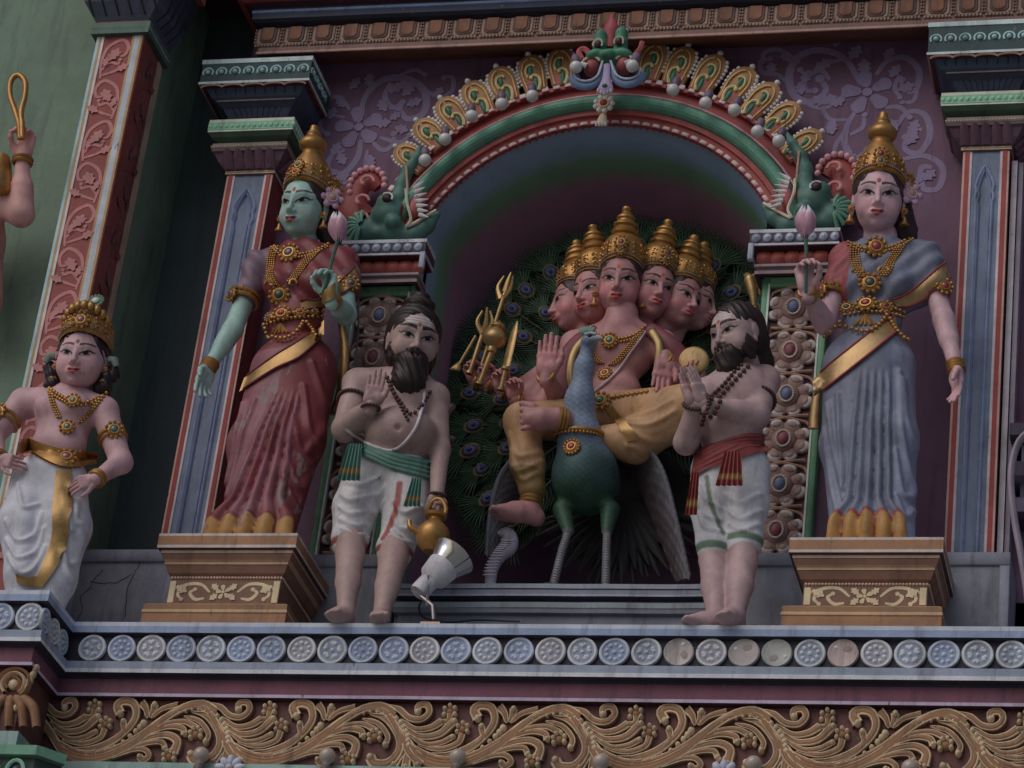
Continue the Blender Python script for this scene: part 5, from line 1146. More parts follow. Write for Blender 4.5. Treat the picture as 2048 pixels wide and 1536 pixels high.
# ================================================================ THE TWO WOMEN
HAIRC = K(40, 28, 32)
CROWN_P = [(.385, .68), (.405, .69), (.415, .72), (.400, .75), (.408, .765), (.405, .82), (.40, .90), (.375, 1.0), (.335, 1.09), (.275, 1.18), (.215, 1.25), (.175, 1.29), (.165, 1.32), (.17, 1.345), (.205, 1.36), (.23, 1.40), (.235, 1.44), (.21, 1.48), (.165, 1.515), (.125, 1.54), (.115, 1.56), (.12, 1.58), (.095, 1.61), (.072, 1.645), (.072, 1.67), (.055, 1.69), (0, 1.695)]
def crown_on(fig, hm, prof=CROWN_P, gems=((0, .80, .085, K(110, 44, 46)), (0, .98, .10, K(52, 72, 66))), name='crown', tilt=.40, relief=True, beadc=None, scale=(1, 1)):
    """gilded conical crown in head-local units"""
    cr = MB(); prof = [(r, z if z < .9 else .9 + (z - .9) * 1.17) for r, z in prof]; V, F = lathe(prof, 40); V = V * np.array((scale[0], scale[0] * 1.06, 1)); V = V + np.array((0, .075, 0)); V[:, 2] -= tilt * (V[:, 1] - .075) * np.clip((1.15 - V[:, 2]) / .42, 0, 1)
    cr.add((xf(V, hm), F), GOLDP)
    def on(a, z, out=0):      # point on the crown, a = angle from front
        p = np.asarray(prof); r = np.interp(z, p[:11, 1], p[:11, 0]) * scale[0]; x, y = (r + out) * math.sin(a), -(r + out) * 1.06 * math.cos(a)
        return np.array((x, y + .075, z - tilt * y * min(1, max(0, (1.15 - z) / .42))))
    if relief:
        for a in np.linspace(-1.5, 1.5, 8):      # embossed curls
            for zz, s in ((.84, 1), (.96, -1), (1.07, 1)):
                u = np.linspace(0, 4.6, 12); q = np.array([on(a + .125 * (1 - k / 7) * math.cos(k * s), zz + .055 * (1 - k / 7) * math.sin(k), .006) for k in u]); cr.add(tube(xf(q, hm), np.linalg.norm(hm[:3, 0]) * .016, 5), np.array(GOLDP) * 1.12)
        P = np.array([on(a, .765, .012) for a in np.linspace(-1.7, 1.7, 40)]); beads(xf(P, hm), np.linalg.norm(hm[:3, 0]) * .014, beadc or K(110, 104, 112), cr)
        P = np.array([on(a, .70, .010) for a in np.linspace(-1.7, 1.7, 46)]); beads(xf(P, hm), np.linalg.norm(hm[:3, 0]) * .014, GOLDP, cr)
    ob = fig.part(name, cr, M_GOLD, sharp=40, solid=False); gm = MB(); s = np.linalg.norm(hm[:3, 0]); rot = hm[:3, :3] / s
    for a, z, r, c in gems:
        p = on(a, z, .02); m = np.eye(4); m[:3, :3] = rot @ ROT('Z', math.degrees(a))[:3, :3] @ ROT('X', -12)[:3, :3]; jewel(gm, xf(p[None], hm)[0], r * s, 10, c, m=m)
    if gems: gm.obj('gem', M_GOLD, ob)
    return ob
def hair_on(fig, hm, long=None, col=HAIRC, h=.02, name='hair', cutz=.42):
    c = Clay((-.6, -.6, -.4), (.6, .7, 1.1), h); c.ball((0, .085, .62), (.392, .475, .42), .03); c.ball((0, .14, .38), (.385, .36, .34), .06)
    if long:
        for P, r in long: c.limb(P, r, .05)
    c.ball((0, -.42, cutz), (.325, .40, .42), .03, cut=True); V, F = c.mesh(); V = relax(V, F, 1); x, y, z = V.T; n = normals(V, F)
    V = V + n * (.008 * np.sin(40 * (x + .35 * z)))[:, None]
    return fig.part(name, MB().add((xf(V, hm), F), col), M_HAIR, sharp=0)
def earring(fig, hm, sx, col=GOLDP):
    mb = MB(); s = np.linalg.norm(hm[:3, 0]); m = np.eye(4); m[:3, :3] = hm[:3, :3] / s
    jewel(mb, xf(np.array([(sx * .39, -.09, .33)]), hm)[0], .06 * s, 8, K(96, 44, 44), m=m); V, F = lathe([(0, .06), (.02, .05), (.03, .0), (.075, -.06), (.07, -.075), (0, -.08)], 12); mb.add((xf(V + np.array((sx * .40, -.08, .20)), hm), F), col)
    mb.obj('earring', M_GOLD, fig.root)
def lotus_bud(label, base, tip, stem, s=1.0):
    t = thing('lotus_bud', label, 'flower', base); m = frame(base, np.array(tip) - np.array(base), (0, 1, 0)); L = np.linalg.norm(np.array(tip) - np.array(base))
    for k in range(9):
        ring = k // 3 if False else (0 if k < 4 else 1); a = k * 2 * PI / (4 if ring == 0 else 5) + ring * .4; V = []
        for q in np.linspace(0, 1, 9):
            r = (.30 if ring == 0 else .36) * math.sin(PI * (.10 + .80 * q)) ** .8 * L; wd = .80 * math.sin(PI * min(1, .12 + .88 * q)) ** .7
            for e in np.linspace(-1, 1, 7): V.append(((r - .01 * abs(e)) * math.cos(a + e * wd), (r - .01 * abs(e)) * math.sin(a + e * wd), q * L * (1.0 - .0 * ring) - .02 * e * e))
        MB().add((xf(np.array(V), m), grid_faces(9, 7)[:, ::-1]), np.repeat([K(150, 108, 124) if q < 7 else K(176, 150, 160) for q in range(9)], 7).reshape(-1) if False else np.array([K(146, 108, 122) if i // 7 < 6 else K(172, 146, 154) for i in range(63)])).obj('petal', M_PAINT, t, 0)
    MB().add(tube(smooth_path(stem, 20), np.linspace(.011, .008, 20), 7), K(44, 70, 58)).obj('stem', M_PAINT, t)
    return t
def woman(name, label, L, skin, cloth, cloth2, blouse, bandc, edge, sd, mat_cloth, headp, gemc):
    """sd=+1: raised arm on image right; -1: raised arm on image left"""
    f = Fig('statue', label, L['foot'])
    # --- continuous skin: neck, chest, arms, hands, feet with the head
    A = lambda k: np.array(L[k]); allp = np.array([L[k] for k in ('hs', 'he', 'hw', 'rs', 're', 'rw', 'neck')])
    c = Clay(allp.min(0) - .2, allp.max(0) + np.array((.2, .25, .12)), .0095)
    c.limb([A('neck') + (0, .05, .05), A('neck') + (0, .03, -.04)], [.07, .085], .03)
    c.limb([A('hs'), A('he'), A('hw')], [.058, .054, .036], .02); c.ball(A('he') * .35 + A('hw') * .65 * 1.0, (.046, .046, .06), .03) if False else None
    c.cone(A('he'), A('he') * .6 + A('hw') * .4, .053, .051, .02)
    c.limb([A('rs'), A('re'), A('rw')], [.058, .055, .038], .02); c.cone(A('re'), A('re') * .6 + A('rw') * .4, .054, .052, .02)
    mid = (A('hs') + A('rs')) / 2; c.limb([A('hs'), mid + (0, .02, .03), A('rs')], [.05, .07, .05], .04)
    V, F = c.mesh(); V = relax(V, F, 1); mb = MB().add((V, F), skin)
    HV, HF = HEADS['fem']; hm = head_matrix(L['eyes'], L['H'], *headp); mb.add((xf(face_fix(HV), hm), HF), head_paint(HV, skin, blush=np.array(skin) * np.array((1.05, .72, .76)), lip=L.get('lip', K(126, 52, 56))))
    place_hand(mb, 'hang', A('hw'), A('htip') - A('hw'), L['hpalm'], L['hmir'], 1.2, skin); place_hand(mb, 'pinch', A('rw'), A('rtip') - A('rw'), L['rpalm'], L['rmir'], 1.25, skin)
    f.part('body', mb, M_SKIN, sharp=0)
    # --- sari: torso and skirt in one cloth, pleated
    ch, wa, hp = A('chest'), A('waist'), A('hip'); zlo = L['zb']
    xs = [L['hem0'][0], L['hem1'][0], hp[0] - .3, hp[0] + .3]
    c = Clay((min(xs) - .12, hp[1] - .42, zlo), (max(xs) + .12, hp[1] + .36, max(L['hs'][2], L['rs'][2]) + .12), .0095)
    c.ball(ch, (.185, .125, .21), .05); c.ball(ch + (0, .0, .15), (.17, .10, .10), .06); c.ball(wa, (.158, .122, .16), .07)
    for s in ('b0', 'b1'): c.ball(A(s), (.092, .082, .088), .05)
    c.ball(hp, (.215, .165, .20), .08)
    k0, k1, h0, h1 = A('kn0'), A('kn1'), A('hem0'), A('hem1')
    c.limb([hp + (-.085, 0, -.05), k0, h0], [.155, .125, .105], .07); c.limb([hp + (.085, 0, -.05), k1, h1], [.155, .13, .105], .07)
    c.limb([(hp + (0, -.02, -.1)), (k0 + k1) / 2, (h0 + h1) / 2 + (0, -.03, 0)], [.15, .13, .12], .07)
    c.limb([ch + (0, .02, .15), A('hs'), A('hs') * .5 + A('he') * .5], [.10, .084, .068], .04); c.limb([ch + (0, .02, .15), A('rs'), A('rs') * .5 + A('re') * .5], [.10, .084, .070], .04)
    for q0, q1, r0, r1 in L.get('bridge', []): c.cone(q0, q1, r0, r1, .05)
    V, F = c.mesh(); V = relax(V, F, 1); n = normals(V, F); x, y, z = V.T
    (t0, zt_), (t1, _), (b0, zb_), (b1, _) = L['pl']; w_ = np.clip((zt_ - z) / (zt_ - zb_), -.5, 1.4); xl = t0 + (b0 - t0) * w_; xr = t1 + (b1 - t1) * w_; u = (x - xl) / (xr - xl)
    front = sstep(.15, -.25, n[:, 1]); inside = sstep(-.03, .05, u) * sstep(1.03, .95, u) * sstep(-.05, .12, w_) * front
    wv = np.abs(np.sin(u * PI * L['npleat'])); dsp = inside * (wv ** .7 - .55) * (.030 + .018 * np.clip(w_, 0, 1)) * (1 - .2 * sstep(.30, .10, z - L['zb'])) * (1 + .25 * np.sin(np.floor(u * L['npleat']) * 2.7 + z * 3.0))
    for q in L['folds']:      # hanging drapes beside the pleats
        q = smooth_path(q, 14); dd = polydist(x, z, q); dsp += front * (.021 * np.exp(-(dd / .016) ** 2) - .009 * np.exp(-(dd / .042) ** 2))
    # diagonal creases over the bodice
    bod = sstep(wa[2] - .02, wa[2] + .06, z) * (y < ch[1]); dsp += bod * .006 * np.sin((x * sd * .8 + z * .75) * 62)
    fl_ = sstep(.26, .08, z - L['zb']) * inside; dsp += fl_ * (.008 + .008 * wv)       # flare of the hem
    V = V + n * dsp[:, None]; V[:, 0] += (u - .5) * .15 * sstep(.27, .12, z - L['zb']) * inside
    col = np.tile(np.array(cloth), (len(V), 1))
    col = mixc(col, cloth2, sstep(-.2, .3, np.sin((x * .8 + z * .5) * 3.1 + sd) * .6 + (u < 0) * .9 * (sd > 0) + (u > 1) * .7 * (sd < 0)) * (z < hp[2] + .03) * .75)
    if sd > 0: col = mixc(col, np.array(cloth2) * 1.05, (z < hp[2]) * .7 * sstep(.25, .75, np.abs(np.sin(np.floor(u * L['npleat']) * 2.3 + z * 4.1))) * inside)
    arm = (((x - L['hs'][0]) * -sd > -.075) & (z > wa[2])) if sd > 0 else (((L['rs'][0] - x) > -.045) & (z > wa[2]))
    _old = ((np.linalg.norm(V - A('hs'), axis=1) < .17) | (np.linalg.norm(V - (A('hs') * .5 + A('he') * .5), axis=1) < .11)) if sd > 0 else ((np.linalg.norm(V - A('rs'), axis=1) < .13) | (np.linalg.norm(V - (A('rs') * .5 + A('re') * .5), axis=1) < .12))
    col = mixc(col, blouse, arm.astype(float)); 
    hz = z - L['zhem'] - .03 * (wv - .5); hemg = inside * sstep(.006, -.006, hz); col = mixc(col, np.array(GOLDP) * 1.1, hemg); col = mixc(col, np.array(edge), inside * sstep(.014, .004, np.abs(hz))); col = mixc(col, np.array(edge), hemg * (wv < .14))
    f.part('sari', MB().add((V, F), col), mat_cloth, sharp=0)
    # --- gold borders
    for nm in ('band1', 'band2'):
        if nm not in L: continue
        a, b = L[nm]; mb = MB(); f.band(mb, a, b, bandc, .012, 5)
        o = mb.obj('sari_border', M_GOLD, f.root, 0); m2 = MB()
        for e in (a, b):
            q = f.lay(e, .02, .012)
            if len(q) > 3: m2.add(tube(q, .0065, 6), edge)
        m2.obj('border_edge', M_PAINT, o, 0)
    for q in L.get('fall', []):
        q = np.array(q); MB().add(tube(smooth_path(q, 20), np.linspace(.020, .030, 20), 8, flat=.3, up=(0, 1, 0)), np.array(bandc) * .8).obj('sari_fall', M_GOLD, f.root, 0)
    # --- hair, crown, earrings
    hair_on(f, hm, L.get('long')); crown_on(f, hm, gems=L['cgems'], scale=(.95, 1)); earring(f, hm, 1); earring(f, hm, -1)
    mb = MB(); jewel(mb, xf(np.array([(.47 , .0, .62)]), hm)[0], .06, 6, K(130, 110, 90), rim=K(140, 108, 128), pr=.6, m=ROT('Z', 30)); mb.obj('hair_flower', M_PAINT, f.root)
    mb = MB(); jewel(mb, xf(np.array([(.455, .12, .74)]), hm)[0], .058, 12, K(120, 90, 60), sq=1.75, m=ROT('Z', 62)); mb.obj('crown_plate', M_GOLD, f.root)
    # --- jewellery
    mb = MB(); f.chain(mb, L['choker'], .010); f.chain(mb, [np.array(p) + (0, 0, -.018) for p in L['choker']], .009); o = mb.obj('choker', M_GOLD, f.root)
    gm = MB(); f.jewel(gm, L['chokerp'], .062, 11, gemc[0]); gm.obj('pendant', M_GOLD, o)
    mb = MB()
    for side in ('neckl', 'neckr'):
        if side == 'neckr': mb.obj('necklace_strand', M_GOLD, f.root); mb = MB()
        a = np.array(L[side])
        for k in (-1.5, -.5, .5, 1.5): f.chain(mb, a + np.array((.0135 * k, 0, 0)), .0075, step=.013)
    for s in (-1, 1):
        u = np.linspace(0, 4.5, 14); cpt = np.array(L['neckp']) + np.array((s * .06, 0, .075)); q = [cpt + np.array((s * .032 * (1 - k / 7) * math.cos(k), 0, .032 * (1 - k / 7) * math.sin(k))) for k in u]; f.cord(mb, q, .009)
    o = mb.obj('necklace_strand', M_GOLD, f.root); gm = MB(); f.jewel(gm, L['neckp'], .062, 11, gemc[1]); gm.obj('pendant', M_GOLD, o)
    mb = MB(); f.chain(mb, L['belt'], .013); f.chain(mb, [np.array(p) + (0, 0, -.03) for p in L['belt']], .012); o = mb.obj('belt', M_GOLD, f.root)
    for i, (p, r) in enumerate(L['beltj']): gm = MB(); f.jewel(gm, p, r, 10, gemc[2 + i % 2], sq=.8); gm.obj('clasp', M_GOLD, o)
    mb = MB(); t0 = np.array(L['beltj'][0][0]) + np.array((0, 0, -.06))
    for k in range(5): f.cord(mb, [t0, t0 + np.array(((k - 2) * .014, 0, -.035)), t0 + np.array(((k - 2) * .026, 0, -.065))], .009)
    mb.obj('tassel', M_GOLD, o) if mb.V else None
    for q in L['swags']: mb = MB(); f.chain(mb, q, .013, lift=1.6); (mb.obj('swag', M_GOLD, o) if mb.V else None)
    for a, b, r in (('hs', 'he', .074), ('rs', 're', .074)):
        d = A(b) - A(a); cpt = A(a) + d * L.get('armt', .60); mb = MB(); ringband(mb, cpt, d, r, .012, k=2, gap=.03); m = ROT('Z', 25 if cpt[0] > hp[0] else -40); jewel(mb, cpt + np.array(((.055 if cpt[0] > hp[0] else -.06), -.06, 0)), .05, 10, gemc[0], m=m)
        for k in range(-2, 3): mb.add(ell(cpt + np.array((k * .02, -.075 + abs(k) * .012, .03 - abs(k) * .01)), (.012, .012, .018), None, 7, 5), GOLDP)
        mb.obj('armlet', M_GOLD, f.root)
    for a, b in (('he', 'hw'), ('re', 'rw')):
        d = A(b) - A(a); mb = MB(); ringband(mb, A(b) - nrm(d) * .02, d, .041, .0095, k=4, gap=.017); mb.obj('bangle', M_GOLD, f.root)
    return f
Y = -.5
GL = dict(foot=(-2.040, -0.500, 0.772), neck=(-2.036, -0.500, 2.560), eyes=(-2.068, -0.660, 2.749), H=.375, hs=(-2.272, -0.480, 2.435), he=(-2.332, -0.550, 1.980), hw=(-2.407, -0.620, 1.694), htip=(-2.410, -0.680, 1.436), hpalm=(.75, -.45, -.2), hmir=False,
    rs=(-1.791, -0.460, 2.457), re=(-1.666, -0.620, 2.019), rw=(-1.677, -0.860, 1.978), rtip=(-1.704, -0.900, 2.165), rpalm=(-.6, -.8, .1), rmir=True,
    chest=(-2.018, -0.500, 2.324), waist=(-1.996, -0.510, 2.060), hip=(-1.942, -0.530, 1.747), b0=(-2.087, -0.590, 2.245), b1=(-1.881, -0.590, 2.259), kn0=(-2.082, -0.600, 1.231), kn1=(-1.825, -0.600, 1.258), hem0=(-2.041, -0.660, 0.626), hem1=(-1.865, -0.640, 0.636),
    pl=((-1.969, 1.480), (-1.811, 1.508), (-2.136, 0.733), (-1.789, 0.732)), npleat=5, zb=.58, zhem=(-1.950, -0.800, 0.706)[2], folds=[[(-1.793, 1.693), (-1.703, 1.464), (-1.682, 1.282), (-1.737, 1.132)], [(-1.810, 1.538), (-1.728, 1.252), (-1.662, 1.185), (-1.623, 1.292)], [(-1.822, 1.325), (-1.759, 1.126), (-1.692, 1.108), (-1.633, 1.232)], [(-1.832, 1.118), (-1.754, 0.933), (-1.711, 1.008)], [(-2.151, 1.452), (-2.143, 1.196), (-2.160, 0.956)], [(-2.072, 1.450), (-2.104, 1.166), (-2.130, 0.861)], [(-1.817, 0.948), (-1.736, 0.795), (-1.725, 0.889)]],
    band1=([(-1.744, -0.700, 1.853), (-1.858, -0.700, 1.709), (-1.988, -0.700, 1.634), (-2.164, -0.700, 1.498)], [(-1.757, -0.700, 1.942), (-1.873, -0.700, 1.812), (-2.005, -0.700, 1.712), (-2.150, -0.700, 1.584)]),
    band2=([(-1.902, -0.700, 2.002), (-1.793, -0.700, 2.031), (-1.707, -0.700, 2.067), (-1.610, -0.700, 2.185)], [(-1.916, -0.700, 2.059), (-1.802, -0.700, 2.094), (-1.720, -0.700, 2.156), (-1.646, -0.700, 2.275)]),
    fall=[[(-1.763, -0.420, 2.109), (-1.713, -0.420, 1.916), (-1.700, -0.420, 1.665), (-1.717, -0.420, 1.510)]],
    choker=[(-2.141, -0.700, 2.438), (-2.076, -0.700, 2.390), (-1.986, -0.700, 2.368), (-1.888, -0.700, 2.385), (-1.818, -0.700, 2.434)], chokerp=(-2.024, -0.700, 2.372), neckl=[(-2.125, -0.700, 2.424), (-2.131, -0.700, 2.333), (-2.116, -0.700, 2.236), (-2.084, -0.700, 2.178)], neckr=[(-1.874, -0.700, 2.391), (-1.926, -0.700, 2.312), (-1.961, -0.700, 2.239), (-1.989, -0.700, 2.195)], neckp=(-2.041, -0.700, 2.106),
    belt=[(-2.105, -0.700, 1.949), (-2.013, -0.700, 1.979), (-1.901, -0.700, 1.995), (-1.745, -0.700, 1.998)], beltj=[((-2.005, -0.700, 1.985), .056), ((-2.080, -0.700, 1.968), .035), ((-1.907, -0.700, 1.995), .04), ((-1.839, -0.700, 2.000), .032)], swags=[[(-2.090, -0.700, 1.924), (-2.048, -0.700, 1.838), (-1.973, -0.700, 1.814), (-1.907, -0.700, 1.844), (-1.885, -0.700, 1.929)], [(-1.868, -0.700, 1.928), (-1.806, -0.700, 1.833), (-1.748, -0.700, 1.822), (-1.724, -0.700, 1.909)], [(-2.089, -0.700, 1.917), (-2.117, -0.700, 1.824), (-2.145, -0.700, 1.768)]],
    cgems=((-.05, .82, .10, K(104, 40, 44)), (.0, 1.02, .11, K(44, 74, 68))), long=[([(.28, .2, .45), (.36, .26, .1), (.38, .28, -.2)], [.19, .17, .11])], armt=.52, bridge=[((-1.895, -0.520, 2.374), (-1.748, -0.500, 2.317), .10, .085), ((-1.878, -0.520, 2.260), (-1.729, -0.520, 2.224), .09, .08)])
woman('statue', 'green faced woman statue in a worn red sari holding a lotus bud', GL, K(116, 146, 138), K(92, 36, 40), K(108, 66, 74), K(88, 70, 84), (.52, .32, .13), K(84, 34, 36), 1, M_SARI, (-9, 14, 3, .93), (K(66, 70, 82), K(50, 66, 52), K(110, 38, 44), K(60, 64, 96)))
lotus_bud('pink lotus bud held by the green faced statue', (-1.670, -0.920, 2.317), (-1.692, -0.940, 2.475), [(-1.669, -0.920, 2.311), (-1.681, -0.930, 2.178), (-1.691, -0.920, 2.058), (-1.715, -0.900, 1.993)])
GRT = dict(foot=(1.254, -0.500, 0.741), neck=(1.211, -0.500, 2.501), eyes=(1.199, -0.660, 2.688), H=.385, hs=(1.439, -0.480, 2.385), he=(1.561, -0.520, 1.974), hw=(1.646, -0.580, 1.639), htip=(1.672, -0.620, 1.405), hpalm=(-.8, -.4, -.1), hmir=True,
    rs=(1.017, -0.460, 2.394), re=(0.954, -0.600, 1.916), rw=(0.891, -0.840, 1.970), rtip=(0.859, -0.880, 2.137), rpalm=(.6, -.8, .1), rmir=False,
    chest=(1.190, -0.500, 2.240), waist=(1.187, -0.510, 1.989), hip=(1.186, -0.530, 1.721), b0=(1.116, -0.580, 2.156), b1=(1.298, -0.580, 2.170), kn0=(1.106, -0.600, 1.197), kn1=(1.334, -0.600, 1.224), hem0=(1.181, -0.660, 0.612), hem1=(1.385, -0.640, 0.622),
    pl=((1.149, 1.564), (1.335, 1.590), (1.135, 0.719), (1.393, 0.718)), npleat=5, zb=.55, zhem=(1.281, -0.800, 0.710)[2], folds=[[(1.368, 1.590), (1.393, 1.330), (1.432, 1.071), (1.488, 0.898)], [(1.391, 1.545), (1.426, 1.283), (1.484, 1.135)], [(1.380, 1.100), (1.423, 0.868), (1.476, 0.873), (1.504, 1.036)], [(1.005, 1.405), (1.062, 1.104), (1.136, 0.814)], [(0.999, 1.259), (1.051, 0.961), (1.111, 0.730)], [(1.062, 1.433), (1.099, 1.098), (1.133, 0.870)], [(1.394, 0.841), (1.445, 0.729), (1.487, 0.800)]],
    band1=([(1.362, -0.700, 1.806), (1.240, -0.700, 1.695), (1.106, -0.700, 1.565), (0.963, -0.700, 1.420)], [(1.344, -0.700, 1.902), (1.196, -0.700, 1.780), (1.042, -0.700, 1.634), (0.952, -0.700, 1.517)]),
    band2=([(1.355, -0.700, 1.944), (1.444, -0.700, 1.972), (1.531, -0.700, 2.033), (1.625, -0.700, 2.130)], [(1.321, -0.700, 1.999), (1.427, -0.700, 2.051), (1.521, -0.700, 2.133), (1.595, -0.700, 2.222)]),
    fall=[[(0.909, -0.420, 1.654), (0.902, -0.420, 1.519), (0.902, -0.420, 1.392)]],
    choker=[(1.085, -0.700, 2.360), (1.148, -0.700, 2.321), (1.227, -0.700, 2.306), (1.323, -0.700, 2.328), (1.424, -0.700, 2.386)], chokerp=(1.224, -0.700, 2.318), neckl=[(1.115, -0.700, 2.340), (1.120, -0.700, 2.257), (1.135, -0.700, 2.180), (1.158, -0.700, 2.143)], neckr=[(1.351, -0.700, 2.327), (1.314, -0.700, 2.251), (1.286, -0.700, 2.182), (1.262, -0.700, 2.146)], neckp=(1.200, -0.700, 2.093),
    belt=[(1.071, -0.700, 1.938), (1.187, -0.700, 1.954), (1.290, -0.700, 1.951), (1.395, -0.700, 1.925)], beltj=[((1.191, -0.700, 1.966), .062), ((1.078, -0.700, 1.950), .042), ((1.290, -0.700, 1.954), .046)], swags=[[(1.072, -0.700, 1.914), (1.095, -0.700, 1.833), (1.170, -0.700, 1.792), (1.246, -0.700, 1.814), (1.296, -0.700, 1.897)], [(1.312, -0.700, 1.873), (1.350, -0.700, 1.797), (1.404, -0.700, 1.740), (1.435, -0.700, 1.787), (1.417, -0.700, 1.847)], [(1.073, -0.700, 1.908), (1.012, -0.700, 1.834), (0.952, -0.700, 1.761)]],
    cgems=((.02, .82, .10, K(44, 74, 68)), (.02, 1.02, .12, K(104, 44, 46))), long=[([(.30, .2, .45), (.42, .25, .1), (.46, .28, -.25)], [.20, .19, .12])], armt=.56, bridge=[((1.312, -0.500, 2.329), (1.445, -0.500, 2.295), .11, .09), ((1.319, -0.500, 2.206), (1.497, -0.500, 2.201), .10, .08), ((1.297, -0.500, 2.114), (1.401, -0.500, 2.136), .09, .07)])
woman('statue', 'pale faced woman statue in a grey blue sari holding a lotus bud', GRT, K(152, 122, 128), K(82, 86, 102), K(106, 110, 130), K(112, 50, 54), (.56, .37, .18), K(110, 34, 40), -1, M_CLOTH, (8, 14, 0, .94), (K(118, 50, 52), K(50, 62, 56), K(104, 48, 48), K(56, 62, 60)))
lotus_bud('pale pink lotus bud held by the statue in grey sari', (0.875, -0.920, 2.264), (0.867, -0.940, 2.430), [(0.875, -0.920, 2.264), (0.888, -0.920, 2.142), (0.890, -0.900, 2.033), (0.891, -0.880, 1.940)])

# ================================================================ THE TWO BEARDED MEN
BEADC = K(56, 36, 34)
def foot(c, ankle, dirn, s=1.0):
    """bare foot with five toes, sole at ankle.z - .075"""
    d = nrm((dirn[0], dirn[1], 0)); sd = np.array((-d[1], d[0], 0)); a = np.array(ankle); z0 = a[2] - .075 * s
    P = lambda f, l, h: a * (1, 1, 0) + d * f * s + sd * l * s + np.array((0, 0, z0 + h * s))
    c.cone(P(-.03, 0, .035), P(.06, 0, .04), .036 * s, .036 * s, .025); c.cone(P(0, 0, .06), P(.10, 0, .026), .038 * s, .030 * s, .03); c.cone(P(.05, .012, .026), P(.125, .018, .018), .032 * s, .024 * s, .02); c.cone(P(.05, -.016, .024), P(.115, -.026, .016), .026 * s, .020 * s, .02)
    for l, f, r in ((.034, .160, .0165), (.012, .162, .0125), (-.006, .154, .012), (-.022, .144, .011), (-.036, .130, .0105)): c.cone(P(.10, l * .9, .018), P(f, l, .012), r, r * .92, .005)
def rosary(f, pts, r, name='bead_string', col=BEADC, mat=None):
    mb = MB(); f.chain(mb, pts, r, col, r * 1.9); return mb.obj(name, mat or M_HAIR, f.root) if mb.V else None
def strands(V, F, hm, freq, amp, ax=(1, .2, .35)):
    n = normals(V, F); q = V @ np.array(ax); return V + n * (amp * (np.sin(q * freq) + .6 * np.sin(q * freq * 2.3 + V[:, 2] * 9)))[:, None]
def man(label, L, skin, dhoti, build, clothbuild, beardbuild, hairbuild, headp, hands, folds, stripe, hemz, hemc, beardc):
    f = Fig('statue', label, L['base']); A = lambda k: np.array(L[k], float)
    keys = [v for v in L.values() if np.ndim(v) == 1 and len(v) == 3]; P = np.array(keys)
    lo = P.min(0) - np.array((.22, .34, .16)); hi = P.max(0) + .16; lo[2] = -.02
    c = Clay(lo, hi, .0095); build(c, A); V, F = c.mesh(); V = relax(V, F, 1); mb = MB().add((V, F), skin)
    # mild painted navel and tinted creases are geometry; head joins the same mesh
    HV, HF = HEADS['male']; hm = head_matrix(L['eyes'], L['H'], *headp); mb.add((xf(face_fix(HV), hm), HF), head_paint(HV, skin, bindi=K(120, 70, 40), ash=K(168, 162, 168), lip=K(120, 74, 74), brow=(.012, .008, .008), bold=True))
    for h in hands: place_hand(mb, *h, skin)
    f.part('body', mb, M_SKIN, sharp=0)
    # beard and hair
    c = Clay((-.6, -.75, -1.1), (.75, .95, 1.25), .022); beardbuild(c); V, F = c.mesh(); V = strands(relax(V, F, 1), F, hm, 48, .010); f.part('beard', MB().add((xf(V, hm), F), beardc), M_HAIR, sharp=0)
    c = Clay((-.6, -.75, -1.1), (.75, .95, 1.35), .022); hairbuild(c); V, F = c.mesh(); V = strands(relax(V, F, 1), F, hm, 52, .010, (.6, .8, .25)); f.part('hair', MB().add((xf(V, hm), F), beardc), M_HAIR, sharp=0)
    # dhoti
    P = np.array([L[k] for k in ('hipc', 'k0', 'k1', 'h0', 'h1')]); c = Clay(P.min(0) - .25, P.max(0) + .25, .0095); clothbuild(c, A); V, F = c.mesh(); V = relax(V, F, 1); n = normals(V, F); x, y, z = V.T; dsp = np.zeros(len(V)); fr = sstep(.3, -.2, n[:, 1])
    for q in folds:
        q = smooth_path(q, 14); dd = polydist(x, z, q); dsp += fr * (.016 * np.exp(-(dd / .013) ** 2) - .008 * np.exp(-(dd / .036) ** 2))
    V = V + n * dsp[:, None]; col = np.tile(np.array(dhoti), (len(V), 1))
    for leg, hz in hemz: 
        oth = 'h1' if leg == 'h0' else 'h0'; near = np.linalg.norm(V[:, :2] - A(leg)[:2], axis=1) < np.linalg.norm(V[:, :2] - A(oth)[:2], axis=1); col = mixc(col, hemc, near * sstep(.020, .014, np.abs(z - hz)))
    if stripe is not None: dd = polydist(x, z, smooth_path(stripe[0], 16)); col = mixc(col, stripe[1], sstep(stripe[2] + .004, stripe[2] - .004, dd) * fr)
    f.part('dhoti', MB().add((V, F), col), M_CLOTH, sharp=0)
    f.hm = hm; return f
